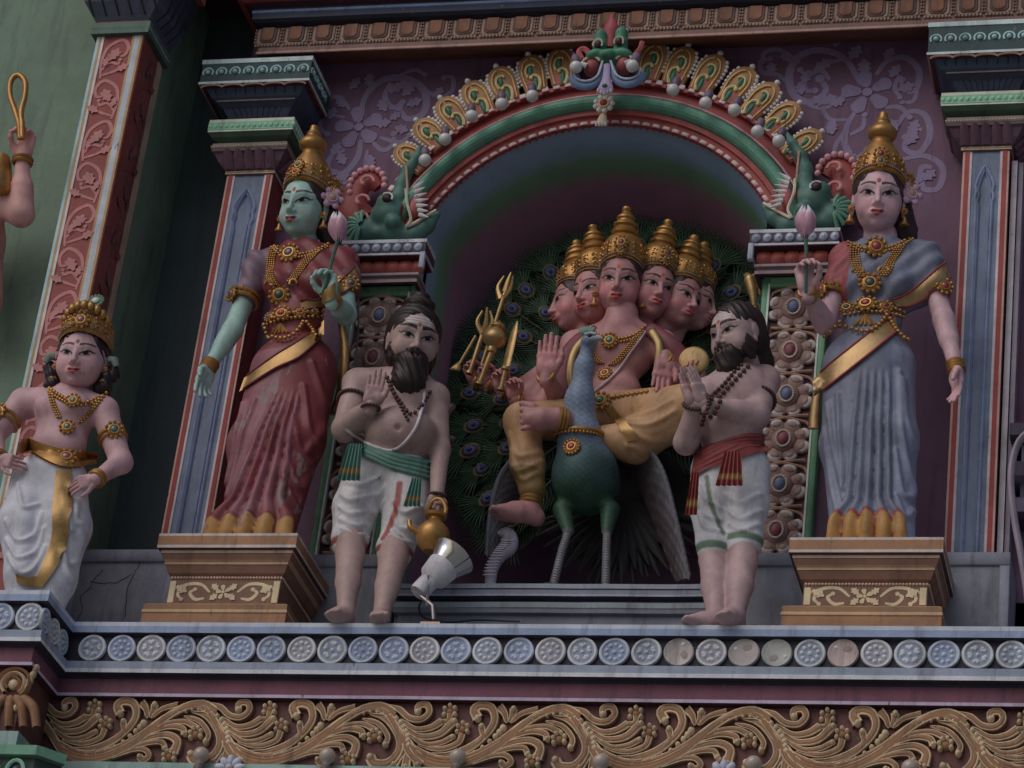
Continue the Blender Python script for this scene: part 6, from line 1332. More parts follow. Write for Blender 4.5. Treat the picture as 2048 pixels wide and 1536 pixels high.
# ---- man with raised palm and pot
S1 = dict(base=(-1.198, -0.820, 0.112), eyes=(-1.180, -0.800, 1.770), H=.36, neck=(-1.250, -0.620, 1.652), chest=(-1.280, -0.640, 1.457), belly=(-1.230, -0.680, 1.223), hipc=(-1.292, -0.640, 1.037),
    s0=(-1.522, -0.660, 1.563), e0=(-1.520, -0.760, 1.234), w0=(-1.347, -0.900, 1.291), s1=(-1.109, -0.600, 1.505), e1=(-1.030, -0.620, 1.179), w1=(-0.973, -0.740, 0.844),
    k0=(-1.422, -0.680, 0.810), k1=(-1.154, -0.660, 0.790), h0=(-1.421, -0.700, 0.611), h1=(-1.178, -0.680, 0.568), a0=(-1.308, -0.920, 0.100), a1=(-1.125, -0.900, 0.099), q0=(-1.387, -0.760, 0.494), q1=(-1.157, -0.750, 0.470))
def b1(c, A):
    c.limb([A('neck') + (0, .02, .05), A('neck') + (0, 0, -.06)], [.085, .10], .04); c.ball(A('chest'), (.19, .135, .17), .05); c.ball(A('belly'), (.198, .205, .155), .05); c.ball(A('hipc'), (.18, .15, .14), .06)
    c.limb([A('chest') + (0, .02, .10), A('s0')], [.12, .085], .05); c.limb([A('chest') + (0, .02, .08), A('s1')], [.12, .085], .05)
    c.limb([A('s0'), A('e0'), A('w0')], [.078, .066, .040], .025); c.cone(A('e0'), A('e0') * .55 + A('w0') * .45, .066, .060, .02)
    c.limb([A('s1'), A('e1'), A('w1')], [.074, .054, .036], .025)
    h, _ = None, None
    c.cone(A('belly') + (.035, -.32, -.045), A('belly') + (.035, -.185, -.045), .017, .015, .010, cut=True)
    for i in '01':
        c.limb([A('h' + i) + (0, 0, .05), A('q' + i), A('q' + i) * .5 + A('a' + i) * .5, A('a' + i)], [.082, .074, .064, .044], .02); foot(c, A('a' + i) * (1, 1, 0) + (0, 0, .086), ((-.10, -1) if i == '0' else (.25, -1)), 1.12)
def cl1(c, A):
    c.ball(A('hipc'), (.195, .165, .13), .05)
    for i in '01': c.limb([A('hipc') + ((-.09 if i == '0' else .09), 0, -.02), A('k' + i), A('h' + i)], [.140, .122, .094], .022); c.cone(A('h' + i), A('h' + i) + (0, 0, -.03), .098, .088, .02)
def beard1(c):
    c.limb([(0, -.30, .06), (0, -.36, -.24), (0, -.30, -.68)], [.26, .26, .10], .06); c.ball((.27, -.10, .22), (.10, .18, .22), .05); c.ball((-.27, -.10, .22), (.10, .18, .22), .05)
    for s in (-1, 1): c.limb([(0, -.46, .262), (s * .10, -.44, .235), (s * .16, -.36, .12)], [.036, .042, .05], .02)
    c.ball((0, -.52, .188), (.075, .09, .028), .012, cut=True)
def hair1(c):
    c.ball((0, .09, .63), (.405, .47, .43), .03); c.ball((0, .14, .42), (.40, .34, .34), .06); c.ball((0, .10, 1.06), (.24, .25, .12), .03); c.ball((0, .10, 1.17), (.14, .15, .09), .02); c.ball((0, -.44, .44), (.30, .40, .42), .03, cut=True)
sk1 = K(124, 102, 98)
f1 = man('bearded man statue with raised palm and a brass pot, left of niche', S1, sk1, K(148, 146, 148), b1, cl1, beard1, hair1, (28, 18, 0),
    [('flat', S1['w0'], (.06, -.06, 1), (.30, -1, -.1), False, 1.12), ('fist', S1['w1'], (-.05, -.15, -1), (.4, -.6, 0), True, 1.08)],
    [[(-1.479, 0.836), (-1.419, 0.791), (-1.342, 0.820), (-1.265, 0.893)], [(-1.479, 0.763), (-1.408, 0.716), (-1.319, 0.756), (-1.261, 0.820)], [(-1.463, 0.690), (-1.385, 0.652), (-1.302, 0.689)], [(-1.444, 0.632), (-1.365, 0.606), (-1.284, 0.640)], [(-1.189, 0.790), (-1.128, 0.732), (-1.047, 0.789)], [(-1.186, 0.703), (-1.130, 0.645), (-1.048, 0.674)], [(-1.181, 0.631), (-1.126, 0.577), (-1.054, 0.594)], [(-1.462, 0.909), (-1.378, 0.885), (-1.292, 0.951)]],
    ([(-1.171, 0.895), (-1.170, 0.764), (-1.194, 0.663), (-1.220, 0.586)], K(118, 54, 48), .017), [('h0', (-1.368, -0.820, 0.573)[2]), ('h1', (-1.137, -0.800, 0.542)[2])], K(110, 52, 48), K(29, 20, 19))
TEAL = K(62, 96, 86)
mb = MB(); f1.band(mb, [(-1.450, -0.900, 1.017), (-1.337, -0.900, 0.986), (-1.195, -0.900, 0.926), (-0.998, -0.900, 0.852)], [(-1.433, -0.900, 1.090), (-1.320, -0.900, 1.054), (-1.178, -0.900, 0.999), (-0.995, -0.900, 0.954)], TEAL, .014, 7)
for k in range(4): f1.cord(mb, [(-1.431, -0.900, 1.072) if k == 0 else np.array((-1.431, -0.900, 1.072)) + (0, 0, -.02 * k), np.array((-1.318, -0.900, 1.039)) + (0, 0, -.02 * k), np.array((-1.175, -0.900, 0.982)) + (0, 0, -.022 * k), np.array((-0.995, -0.900, 0.933)) + (0, 0, -.026 * k)], .012, TEAL)
mb.obj('sash', M_CLOTH, f1.root, 0)
def tassel(f, P, w, h, col, gold, parent=None, n=5):
    """pleated sash end with a woven gold band"""
    P = np.array(P); nu, nv = 8 * n + 1, 14; V = []; C = []
    for i in range(nu):
        u = i / (nu - 1); fold = math.cos(2 * PI * n * u)
        for j in range(nv):
            v = j / (nv - 1); ww = w * (.62 + .45 * v); V.append(P + np.array(((u - .5) * ww, -.012 - .018 * fold * (.4 + .6 * v) - .01 * v, -h * v * (1 + .035 * fold)))); C.append(np.array(gold) if .62 < v < .82 else np.array(col) * (1.0 + .12 * fold))
    o = MB().add((V, grid_faces(nu, nv)), np.array(C)).obj('sash_end', M_CLOTH, f.root, 0)
    return o
tassel(f1, (-1.396, -0.900, 1.060), .12, .22, TEAL, (.5, .33, .15)); tassel(f1, (-1.049, -0.860, 0.880), .085, .17, TEAL, (.5, .33, .15), n=4)
mb = MB(); f1.cord(mb, [(-1.075, -0.900, 1.368), (-1.074, -0.900, 1.278), (-1.091, -0.900, 1.160), (-1.146, -0.900, 1.064), (-1.208, -0.900, 1.023), (-1.291, -0.900, 1.045), (-1.393, -0.900, 1.096), (-1.470, -0.900, 1.156)], .009, K(150, 144, 148)); mb.obj('sacred_thread', M_CLOTH, f1.root, 0)
rosary(f1, [(-1.289, -0.900, 1.461), (-1.241, -0.900, 1.370), (-1.175, -0.900, 1.280), (-1.123, -0.900, 1.235), (-1.085, -0.900, 1.279), (-1.048, -0.900, 1.367)], .013); rosary(f1, [(-1.268, -0.900, 1.431), (-1.216, -0.900, 1.325), (-1.138, -0.900, 1.205)], .010)
mb = MB(); ringband(mb, np.array(S1['s0']) * .62 + np.array(S1['e0']) * .38, np.array(S1['e0']) - np.array(S1['s0']), .082, .011, n=30, col=BEADC, beadr=.011); mb.obj('arm_beads', M_HAIR, f1.root)
mb = MB(); ringband(mb, np.array(S1['w0']) + (0, .0, -.01), (0, -.1, 1), .046, .01, n=18, col=BEADC, beadr=.010); mb.obj('wrist_beads', M_HAIR, f1.root)
mb = MB(); ringband(mb, S1['w1'], (0, -.1, 1), .043, .01, n=18, col=BEADC, beadr=.010); mb.obj('wrist_beads', M_HAIR, f1.root)
mb = MB(); ringband(mb, xf(np.array([(0, .1, 1.0)]), f1.hm)[0], f1.hm[:3, 2], .075, .01, n=24, col=K(84, 62, 48), beadr=.009); mb.obj('topknot_beads', M_HAIR, f1.root)
# pot in his hand
pc = np.array((-0.947, -0.800, 0.588)); t = thing('brass_pot', 'brass water pot with a looped handle held by the man left of the niche', 'pot', pc)
MB().add(lathe([(0, -.10), (.04, -.098), (.075, -.06), (.088, -.01), (.08, .03), (.05, .065), (.035, .08), (.035, .095), (.055, .10), (.06, .115), (.05, .12), (.03, .118)], 22, TR(*pc)), GOLDP).obj('body', M_GOLD, t, 40)
MB().add(tube(smooth_path([pc + (.045, 0, .105), pc + (.05, 0, .15), pc + (.02, 0, .20), pc + (-.02, 0, .20), pc + (-.045, 0, .15), pc + (-.045, 0, .105)], 18), .012, 8), GOLDP).obj('handle', M_GOLD, t)
MB().add(tube(smooth_path([pc + (-.07, -.03, .0), pc + (-.11, -.05, .02), pc + (-.12, -.05, .06)], 8), np.linspace(.022, .010, 8), 8), GOLDP).obj('spout', M_GOLD, t)
# ---- man with folded hands
S2 = dict(base=(0.606, -0.820, 0.094), eyes=(0.458, -0.860, 1.722), H=.328, neck=(0.499, -0.700, 1.596), chest=(0.547, -0.700, 1.412), belly=(0.533, -0.720, 1.202), hipc=(0.544, -0.700, 1.019),
    s0=(0.404, -0.780, 1.413), e0=(0.335, -0.860, 1.078), w0=(0.385, -1.000, 1.211), s1=(0.661, -0.620, 1.568), e1=(0.670, -0.800, 1.260), w1=(0.440, -1.000, 1.221),
    k0=(0.468, -0.720, 0.794), k1=(0.636, -0.700, 0.818), h0=(0.505, -0.740, 0.564), h1=(0.650, -0.740, 0.581), a0=(0.575, -0.900, 0.096), a1=(0.677, -0.920, 0.098), q0=(0.507, -0.740, 0.475), q1=(0.657, -0.760, 0.465))
def b2(c, A):
    c.limb([A('neck') + (0, .02, .05), A('neck') + (.02, .02, -.06)], [.085, .10], .04); c.ball(A('chest'), (.17, .155, .17), .05); c.ball(A('belly'), (.165, .165, .14), .06); c.ball(A('hipc'), (.165, .15, .14), .06)
    c.limb([A('chest') + (-.02, 0, .08), A('s0')], [.11, .078], .05); c.limb([A('chest') + (.04, .02, .09), A('s1')], [.12, .085], .05)
    c.limb([A('s0'), A('e0'), A('w0')], [.072, .062, .038], .025); c.limb([A('s1'), A('e1'), A('w1')], [.080, .066, .038], .025); c.cone(A('e1'), A('e1') * .6 + A('w1') * .4, .066, .060, .02)
    for i in '01':
        c.limb([A('h' + i) + (0, 0, .05), A('q' + i), A('q' + i) * .5 + A('a' + i) * .5, A('a' + i)], [.078, .074, .068, .046], .02); foot(c, A('a' + i) * (1, 1, 0) + (0, 0, .086), ((-.75, -.6) if i == '0' else (-.25, -1)), 1.12)
def cl2(c, A):
    c.ball(A('hipc'), (.185, .165, .13), .05)
    for i in '01': c.limb([A('hipc') + ((-.07 if i == '0' else .07), 0, -.02), A('k' + i), A('h' + i)], [.135, .116, .092], .025); c.cone(A('h' + i), A('h' + i) + (0, 0, -.03), .096, .088, .02)
def beard2(c):
    c.limb([(0, -.30, .08), (0, -.34, -.10), (0, -.30, -.26)], [.24, .19, .09], .06); c.ball((.28, -.10, .22), (.10, .17, .24), .05); c.ball((-.28, -.10, .22), (.10, .17, .24), .05)
    for s in (-1, 1): c.limb([(0, -.46, .262), (s * .10, -.44, .235), (s * .16, -.36, .12)], [.036, .042, .05], .02)
    c.ball((0, -.52, .188), (.075, .09, .028), .012, cut=True)
def hair2(c):
    c.ball((0, .09, .63), (.40, .47, .42), .03); c.ball((0, .20, .42), (.38, .34, .36), .06); c.limb([(.08, .32, .42), (.08, .40, .06), (.06, .38, -.24)], [.22, .19, .13], .06); c.ball((0, -.44, .44), (.30, .40, .42), .03, cut=True); c.ball((.42, -.05, .42), (.16, .17, .22), .03, cut=True); c.ball((-.42, -.05, .42), (.16, .17, .22), .03, cut=True)
f2 = man('bearded man statue with palms pressed together, right of niche', S2, K(132, 108, 108), K(148, 148, 152), b2, cl2, beard2, hair2, (-33, 20, -2),
    [('flat', S2['w1'], (-.42, -.30, 1), (-.8, .5, -.2), True, 1.12), ('flat', np.array(S2['w0']) + (.0, .0, .0), (-.34, -.30, 1), (.8, -.5, .2), False, 1.12)],
    [[(0.554, 0.811), (0.635, 0.754), (0.723, 0.822)], [(0.561, 0.726), (0.647, 0.664), (0.734, 0.737)], [(0.580, 0.642), (0.659, 0.597), (0.730, 0.656)], [(0.408, 0.781), (0.458, 0.686), (0.536, 0.658)], [(0.423, 0.697), (0.469, 0.613), (0.541, 0.596)], [(0.401, 0.867), (0.451, 0.771), (0.531, 0.728)]],
    ([(0.451, 0.897), (0.483, 0.755), (0.532, 0.642), (0.562, 0.586)], K(76, 92, 76), .012), [('h0', (0.500, -0.840, 0.522)[2]), ('h1', (0.667, -0.840, 0.569)[2])], K(72, 92, 76), K(33, 23, 22))
RDC = K(104, 42, 40)
mb = MB(); f2.band(mb, [(0.403, -0.900, 0.842), (0.504, -0.900, 0.912), (0.627, -0.900, 0.959), (0.766, -0.900, 0.995)], [(0.415, -0.900, 0.998), (0.518, -0.900, 1.054), (0.642, -0.900, 1.102), (0.739, -0.900, 1.101)], RDC, .014, 7)
for k in range(4): f2.cord(mb, [np.array((0.410, -0.900, 0.970)) + (0, 0, -.03 * k), np.array((0.519, -0.900, 1.040)) + (0, 0, -.028 * k), np.array((0.643, -0.900, 1.087)) + (0, 0, -.024 * k), np.array((0.750, -0.900, 1.086)) + (0, 0, -.022 * k)], .011, np.array(RDC) * 1.1)
mb.obj('sash', M_CLOTH, f2.root, 0)
tassel(f2, (0.596, -0.920, 0.986), .13, .20, RDC, (.55, .36, .16)); tassel(f2, (0.412, -0.900, 0.884), .06, .25, RDC, (.55, .36, .16), n=3)
rosary(f2, [(0.649, -0.950, 1.459), (0.578, -0.950, 1.372), (0.509, -0.950, 1.272), (0.479, -0.950, 1.171)], .014); rosary(f2, [(0.609, -0.950, 1.474), (0.528, -0.950, 1.358), (0.458, -0.950, 1.272), (0.431, -0.950, 1.128)], .012)
mb = MB(); ringband(mb, np.array(S2['s1']) * .45 + np.array(S2['e1']) * .55, np.array(S2['e1']) - np.array(S2['s1']), .080, .011, n=30, col=BEADC, beadr=.011); mb.obj('arm_beads', M_HAIR, f2.root)
for k, e in (('w1', 'e1'), ('w0', 'e0')): mb = MB(); ringband(mb, np.array(S2[k]), np.array(S2[k]) - np.array(S2[e]), .048, .01, n=18, col=BEADC, beadr=.011); mb.obj('wrist_beads', M_HAIR, f2.root)

# ================================================================ THE BOY AT THE LEFT
BY = dict(base=(-2.853, -1.200, 0.035), eyes=(-2.881, -1.280, 1.425), H=.345, neck=(-2.937, -1.100, 1.314), chest=(-2.949, -1.100, 1.142), waist=(-2.955, -1.100, 0.968), hipc=(-2.977, -1.080, 0.786),
    s0=(-3.214, -1.080, 1.238), e0=(-3.319, -1.140, 1.004), w0=(-3.197, -1.260, 0.801), s1=(-2.750, -1.080, 1.180), e1=(-2.589, -1.100, 0.861), w1=(-2.645, -1.240, 0.690), k0=(-3.048, -1.120, 0.488), k1=(-2.827, -1.100, 0.483), h0=(-2.975, -1.140, 0.191), h1=(-2.819, -1.100, 0.182))
f = Fig('statue', 'boy statue with gold crown and white dhoti, hands on hips', BY['base']); A = lambda k: np.array(BY[k]); skb = K(144, 112, 116)
c = Clay(((-3.396, -1.100, 0.943)[0] - .05, -1.42, (-2.894, -1.200, 0.034)[2] - .05), ((-2.547, -1.100, 0.934)[0] + .05, -.85, (-2.940, -1.100, 1.360)[2] + .1), .0085)
c.limb([A('neck') + (0, .02, .05), A('neck') + (0, .01, -.05)], [.066, .08], .03); c.ball(A('chest'), (.17, .115, .15), .05); c.ball(A('waist'), (.15, .11, .12), .06); c.ball(A('hipc'), (.15, .12, .12), .06)
for i in '01': c.limb([A('chest') + (0, 0, .09), A('s' + i), A('e' + i), A('w' + i)], [.095, .074, .058, .036], .03)
for s in (-1, 1): c.ball(A('chest') + (s * .075, -.09, .025), (.07, .035, .055), .04)
V, F = c.mesh(); mb = MB().add((relax(V, F, 1), F), skb); HV, HF = HEADS['boy']; hm = head_matrix(BY['eyes'], BY['H'], 8, 12, 0); mb.add((xf(face_fix(HV), hm), HF), head_paint(HV, skb, bindi=K(90, 60, 40), blush=np.array(skb) * np.array((1, .8, .82))))
place_hand(mb, 'hip', BY['w1'], (-.75, -.25, -.35), (.3, .75, .3), False, .88, skb); place_hand(mb, 'hip', BY['w0'], (.9, -.2, -.25), (-.3, .75, .2), True, .88, skb); f.part('body', mb, M_SKIN)
c = Clay((-.75, -.7, -.3), (.75, .7, 1.05), .022); c.ball((0, .09, .62), (.405, .47, .42), .03); c.ball((0, .16, .40), (.42, .34, .34), .06)
for s in (-1, 1):
    for q in ((.44, .0, .22, .13), (.40, -.02, .06, .14), (.50, .06, .34, .12), (.34, .06, -.02, .12)): c.ball((s * q[0], q[1], q[2]), q[3], .03)
c.ball((0, -.42, .43), (.33, .40, .42), .03, cut=True); V, F = c.mesh(); f.part('hair', MB().add((xf(strands(V, F, hm, 30, .012), hm), F), K(28, 20, 24)), M_HAIR)
bp = [(.39, .70), (.41, .71), (.42, .75), (.405, .79), (.41, .83), (.40, .96), (.36, 1.08), (.29, 1.18), (.20, 1.26), (.10, 1.31), (.0, 1.32)]
ob = crown_on(f, hm, bp, gems=((.0, .93, .15, K(110, 80, 80)), (-.45, .84, .06, K(60, 80, 70)), (.45, .84, .06, K(60, 80, 70)), (-.8, .82, .05, K(110, 50, 50)), (.8, .82, .05, K(110, 50, 50))), tilt=.36)
mb = MB(); jewel(mb, (-2.858, -1.220, 1.771), .048, 14, K(150, 160, 156), rim=K(84, 104, 88), m=ROT('X', -15)); mb.obj('plume_eye', M_PAINT, ob)
mb = MB()
for a in np.linspace(-1.1, 1.1, 9): p = xf(np.array([(.37 * math.sin(a), .075 - .39 * math.cos(a), 1.06 + .22 * math.cos(a * 1.2))]), hm)[0]; mb.add(ell(p, (.024, .02, .03), None, 8, 6), GOLDP)
mb.obj('crown_point', M_GOLD, ob)
earring(f, hm, 1); earring(f, hm, -1)
for s in (-1, 1): MB().add(tube(xf(np.array([(s * .43, -.02, .52), (s * .52, -.05, .50), (s * .56, -.05, .40)]), hm), [.02, .024, .018], 8), K(84, 100, 92)).obj('ear_tassel', M_PAINT, f.root)
c = Clay(((-3.217, -1.100, 0.354)[0] - .1, -1.42, -.02), ((-2.720, -1.100, 0.642)[0] + .08, -.85, A('hipc')[2] + .14), .0085)
c.ball(A('hipc'), (.175, .14, .12), .05)
for i in '01': c.limb([A('hipc') + ((-.07 if i == '0' else .07), 0, -.02), A('k' + i), A('h' + i), A('h' + i) + (0, 0, -.12)], [.13, .13, .10, .08], .05)
V, F = c.mesh(); V = relax(V, F, 1); n = normals(V, F); x, y, z = V.T; fr = sstep(.3, -.2, n[:, 1]); dsp = 0
for q in ([(-3.096, 0.450), (-3.010, 0.339), (-2.937, 0.382), (-2.914, 0.507)], [(-3.081, 0.350), (-2.990, 0.240), (-2.917, 0.282), (-2.892, 0.421)], [(-3.058, 0.264), (-2.959, 0.155), (-2.898, 0.189), (-2.872, 0.321)], [(-2.796, 0.392), (-2.741, 0.249), (-2.700, 0.307), (-2.707, 0.474)], [(-2.771, 0.306), (-2.716, 0.165), (-2.689, 0.208), (-2.690, 0.360)], [(-3.087, 0.682), (-3.012, 0.531), (-2.948, 0.560)], [(-2.793, 0.593), (-2.738, 0.420)], [(-2.755, 0.607), (-2.720, 0.459)]):
    dd = polydist(x, z, smooth_path(q, 14)); dsp = dsp + fr * (.016 * np.exp(-(dd / .013) ** 2) - .008 * np.exp(-(dd / .036) ** 2))
f.part('dhoti', MB().add((V + n * np.asarray(dsp)[:, None], F), K(148, 148, 156)), M_CLOTH)
mb = MB(); f.band(mb, [(-2.830, -1.400, 0.644), (-2.804, -1.400, 0.457), (-2.776, -1.400, 0.259), (-2.797, -1.400, 0.091), (-2.835, -1.400, -0.015)], [(-2.753, -1.400, 0.643), (-2.717, -1.400, 0.457), (-2.695, -1.400, 0.259), (-2.722, -1.400, 0.091), (-2.774, -1.400, -0.026)], (.45, .28, .11), .014, 5); mb.obj('gold_sash', M_GOLD, f.root)
mb = MB(); f.band(mb, [(-3.029, -1.400, 0.762), (-2.896, -1.400, 0.702), (-2.778, -1.400, 0.658), (-2.644, -1.400, 0.671)], [(-3.029, -1.400, 0.841), (-2.904, -1.400, 0.795), (-2.794, -1.400, 0.768), (-2.666, -1.400, 0.758)], GOLDP, .022, 5)
f.chain(mb, [(-3.025, -1.400, 0.767), (-2.897, -1.400, 0.708), (-2.779, -1.400, 0.664), (-2.651, -1.400, 0.677)], .010); f.chain(mb, [(-3.026, -1.400, 0.829), (-2.902, -1.400, 0.787), (-2.792, -1.400, 0.759), (-2.665, -1.400, 0.749)], .010); ob = mb.obj('belt', M_GOLD, f.root)
gm = MB(); f.jewel(gm, (-2.795, -1.400, 0.716), .058, 10, K(112, 70, 66)); gm.obj('clasp', M_GOLD, ob)
mb = MB(); f.band(mb, [(-2.914, -1.400, 0.001), (-2.838, -1.400, -0.026), (-2.775, -1.400, -0.021)], [(-2.931, -1.400, 0.063), (-2.850, -1.400, 0.035), (-2.781, -1.400, 0.049)], (.45, .28, .11), .012, 4); mb.obj('hem_border', M_GOLD, f.root)
mb = MB(); f.chain(mb, [(-2.968, -1.400, 1.135), (-2.896, -1.400, 1.092), (-2.805, -1.400, 1.053), (-2.718, -1.400, 1.060), (-2.656, -1.400, 1.110)], .011); f.chain(mb, [np.array(p) + (0, 0, -.018) for p in ((-2.968, -1.400, 1.135), (-2.896, -1.400, 1.092), (-2.805, -1.400, 1.053), (-2.718, -1.400, 1.060), (-2.656, -1.400, 1.110))], .010); o2 = mb.obj('choker', M_GOLD, f.root); gm = MB(); f.jewel(gm, (-2.812, -1.400, 1.059), .042, 10, K(70, 84, 78)); gm.obj('pendant', M_GOLD, o2)
mb = MB()
for k in (-.5, .5): f.chain(mb, [np.array(p) + (.014 * k, 0, 0) for p in ((-2.964, -1.400, 1.129), (-2.921, -1.400, 1.039), (-2.879, -1.400, 0.965))], .009); f.chain(mb, [np.array(p) + (.014 * k, 0, 0) for p in ((-2.667, -1.400, 1.080), (-2.719, -1.400, 0.992), (-2.763, -1.400, 0.934))], .009)
o2 = mb.obj('necklace', M_GOLD, f.root); gm = MB(); f.jewel(gm, (-2.822, -1.400, 0.900), .045, 10, K(70, 84, 78)); gm.obj('pendant', M_GOLD, o2)
for i, g_ in (('0', -1), ('1', 1)):
    d = A('e' + i) - A('s' + i); cpt = A('s' + i) + d * .52; mb = MB(); ringband(mb, cpt, d, .068, .011, k=2, gap=.03); jewel(mb, cpt + np.array((g_ * .03, -.066, .01)), .052, 11, K(64, 90, 88), m=ROT('Z', g_ * 20)); mb.obj('armlet', M_GOLD, f.root)
    d = A('w' + i) - A('e' + i); mb = MB(); ringband(mb, A('w' + i) - nrm(d) * .01, d, .042, .011, k=2); mb.obj('bangle', M_GOLD, f.root)

# ================================================================ THE PEACOCK AND ITS SIX-FACED RIDER
pk = Fig('peacock', 'blue necked peacock statue with fanned tail standing in the niche', ((-0.280, -0.200, 0.628)[0], -.2, .556), 'bird')
c = Clay(((-0.657, -0.100, 1.153)[0], -.48, .556), ((-0.028, -0.100, 1.149)[0], .32, (-0.390, -0.300, 2.181)[2]), .0085)
B0 = np.array((-0.354, -0.120, 1.246)); N1, N2, N3, N4 = [np.array(q) for q in ((-0.387, -0.220, 1.450), (-0.396, -0.280, 1.662), (-0.387, -0.310, 1.846), (-0.373, -0.330, 1.968))]
c.ball(B0, (.185, .22, .165), .05); c.ball(B0 + (0, -.02, .08), (.15, .16, .12), .06); c.limb([B0 + (-.01, -.06, .08), N1, N2, N3, N4], [.15, .112, .074, .044, .037], .05); c.ball(N4 + (.01, -.02, .015), (.046, .048, .038), .02); c.limb([N4 + (.03, -.04, .012), N4 + (.075, -.075, .006), N4 + (.105, -.095, -.012)], [.026, .016, .005], .012)
L1 = [np.array(q) for q in ((-0.460, -0.140, 1.071), (-0.407, -0.170, 0.930), (-0.422, -0.200, 0.803), (-0.437, -0.240, 0.574))]; L2 = [np.array(q) for q in ((-0.207, -0.120, 1.080), (-0.203, -0.150, 0.940), (-0.188, -0.180, 0.813), (-0.162, -0.220, 0.584))]
for l in (L1, L2):
    c.limb([l[0], l[1]], [.055, .032], .04); c.limb([l[1], l[2], l[3]], [.021, .020, .019], .008); g0 = l[3] * (1, 1, 0) + (0, 0, .565)
    for a in (-.5, 0, .5): c.cone(g0, g0 + np.array((math.sin(a) * .06, -.06 * math.cos(a), 0)), .014, .007, .008)
V, F = c.mesh(); V = relax(V, F, 1); x, y, z = V.T
nb, gb, gy, dk = np.array(K(84, 98, 118)), np.array(K(38, 62, 62)), np.array(K(74, 76, 82)), np.array(K(32, 62, 46))
t = sstep(B0[2] + .02, N1[2] + .06, z); col = mixc(np.tile(gb, (len(V), 1)), nb, t); col = mixc(col, dk, sstep(B0[2] - .02, B0[2] - .14, z)); pha = np.arctan2(x - B0[0], -(y - B0[1])); rw = z / .017; cell = np.sin(pha * 32 + np.floor(rw) * PI) * np.sin((rw % 1) * PI); col = col * (1 + .20 * cell * (z > L1[1][2] + .03))[:, None]; col = mixc(col, gy, sstep(L1[1][2] + .01, L1[1][2] - .01, z)); col = mixc(col, K(120, 118, 122), sstep(N4[0] + .045, N4[0] + .06, x) * (z > N4[2] - .03))
pk.part('body', MB().add((V, F), col), M_PAINT)
mb = MB()
for l in (L1, L2):
    q = resample(np.array([l[1], l[2], l[3]]), .016); 
    for p in q: ringband(mb, p, l[3] - l[1], .0195, .0035, n=10, col=K(112, 112, 116))
mb.obj('leg_scale', M_PAINT, pk.root)
mb = MB(); e = N4 + (.022, -.066, .024); mb.add(ell(e, (.014, .010, .010), None, 10, 6), (.01, .01, .012)); mb.add(tube([e + (-.03, .0, .012), e + (0, -.006, .016), e + (.035, -.01, .008)], .006, 6), K(140, 144, 150)); mb.obj('eye', M_PAINT, pk.root)
mb = MB()
for k in range(5):
    a = R(116 - k * 13); d = np.array((math.cos(a), -.1, math.sin(a))); b = N4 + (-.012, .0, .03); mb.add(tube([b, b + d * .05], .006, 6), K(70, 86, 84)); mb.add(ell(b + d * .066, (.016, .012, .026), ROT('Y', 90 - math.degrees(a)), 8, 6), K(86, 108, 98))
mb.obj('crest', M_PAINT, pk.root)
mb = MB(); q = [(-0.445, -0.500, 1.322), (-0.392, -0.500, 1.282), (-0.315, -0.500, 1.267), (-0.246, -0.500, 1.296), (-0.211, -0.500, 1.349)]; ctr = np.array((-0.395, -0.225, 1.484)); u = np.arange(40) * 2 * PI / 40; ring = np.stack([ctr[0] + .128 * np.cos(u), ctr[1] + .125 * np.sin(u), ctr[2] + .035 * np.sin(u) - .0], 1); mb.add(tube(ring, .015, 8, closed=True), GOLDP); beads(ring + np.array((0, -.01, -.022)), .009, GOLDP, mb); o = mb.obj('collar', M_GOLD, pk.root)
gm = MB(); pk.jewel(gm, (-0.345, -0.500, 1.246), .048, 14, K(110, 46, 46)); gm.obj('pendant', M_GOLD, o)
# wings hanging at either side: overlapping feather rows
def wing(outer, inner, col, rim):
    """drooping wing: feathered sheet between two curves with a pale scalloped leading edge"""
    n, m_ = 60, 12; A_ = smooth_path(outer, n); B_ = smooth_path(inner, n); V = []; C = []
    for i in range(n):
        for j in range(m_):
            t_ = j / (m_ - 1); p = A_[i] + (B_[i] - A_[i]) * t_; rid = math.sin((i * .9 + j * 2.2)); V.append(p + np.array((0, -.05 * math.sin(PI * (.5 + t_ * .5)) + .010 * rid, 0))); C.append((np.array(rim) * (1 - t_) ** 2 + np.array(col) * (1 - (1 - t_) ** 2)) * (1 + .22 * rid))
    mb = MB().add((V, grid_faces(n, m_)), np.array(C))
    for i in range(0, n - 2, 1): d = A_[min(n - 1, i + 2)] - A_[i]; mb.add(tube([A_[i] + (0, -.052, 0), A_[i] + d * .7 + (0, -.066, 0), A_[i] + d * 1.2 + (B_[i] - A_[i]) * .10 + (0, -.054, 0)], [.008, .010, .003], 5), np.array(rim) * (1.0 + .25 * (i % 2)))
    mb.obj('wing', M_PAINT, pk.root, 0)
wing([(-0.212, -0.080, 1.500), (-0.056, -0.100, 1.457), (0.072, -0.120, 1.288), (0.178, -0.140, 0.979), (0.280, -0.160, 0.634)], [(-0.228, 0.040, 1.483), (-0.126, 0.040, 1.329), (-0.034, 0.020, 1.152), (0.063, -0.020, 0.937), (0.172, -0.080, 0.673)], K(46, 38, 40), K(74, 74, 80))
wing([(-0.794, 0.000, 1.436), (-0.857, -0.020, 1.287), (-0.871, -0.040, 1.064), (-0.853, -0.060, 0.814)], [(-0.715, 0.060, 1.359), (-0.758, 0.060, 1.237), (-0.790, 0.040, 1.075), (-0.810, 0.000, 0.844)], K(52, 46, 50), K(88, 88, 96))
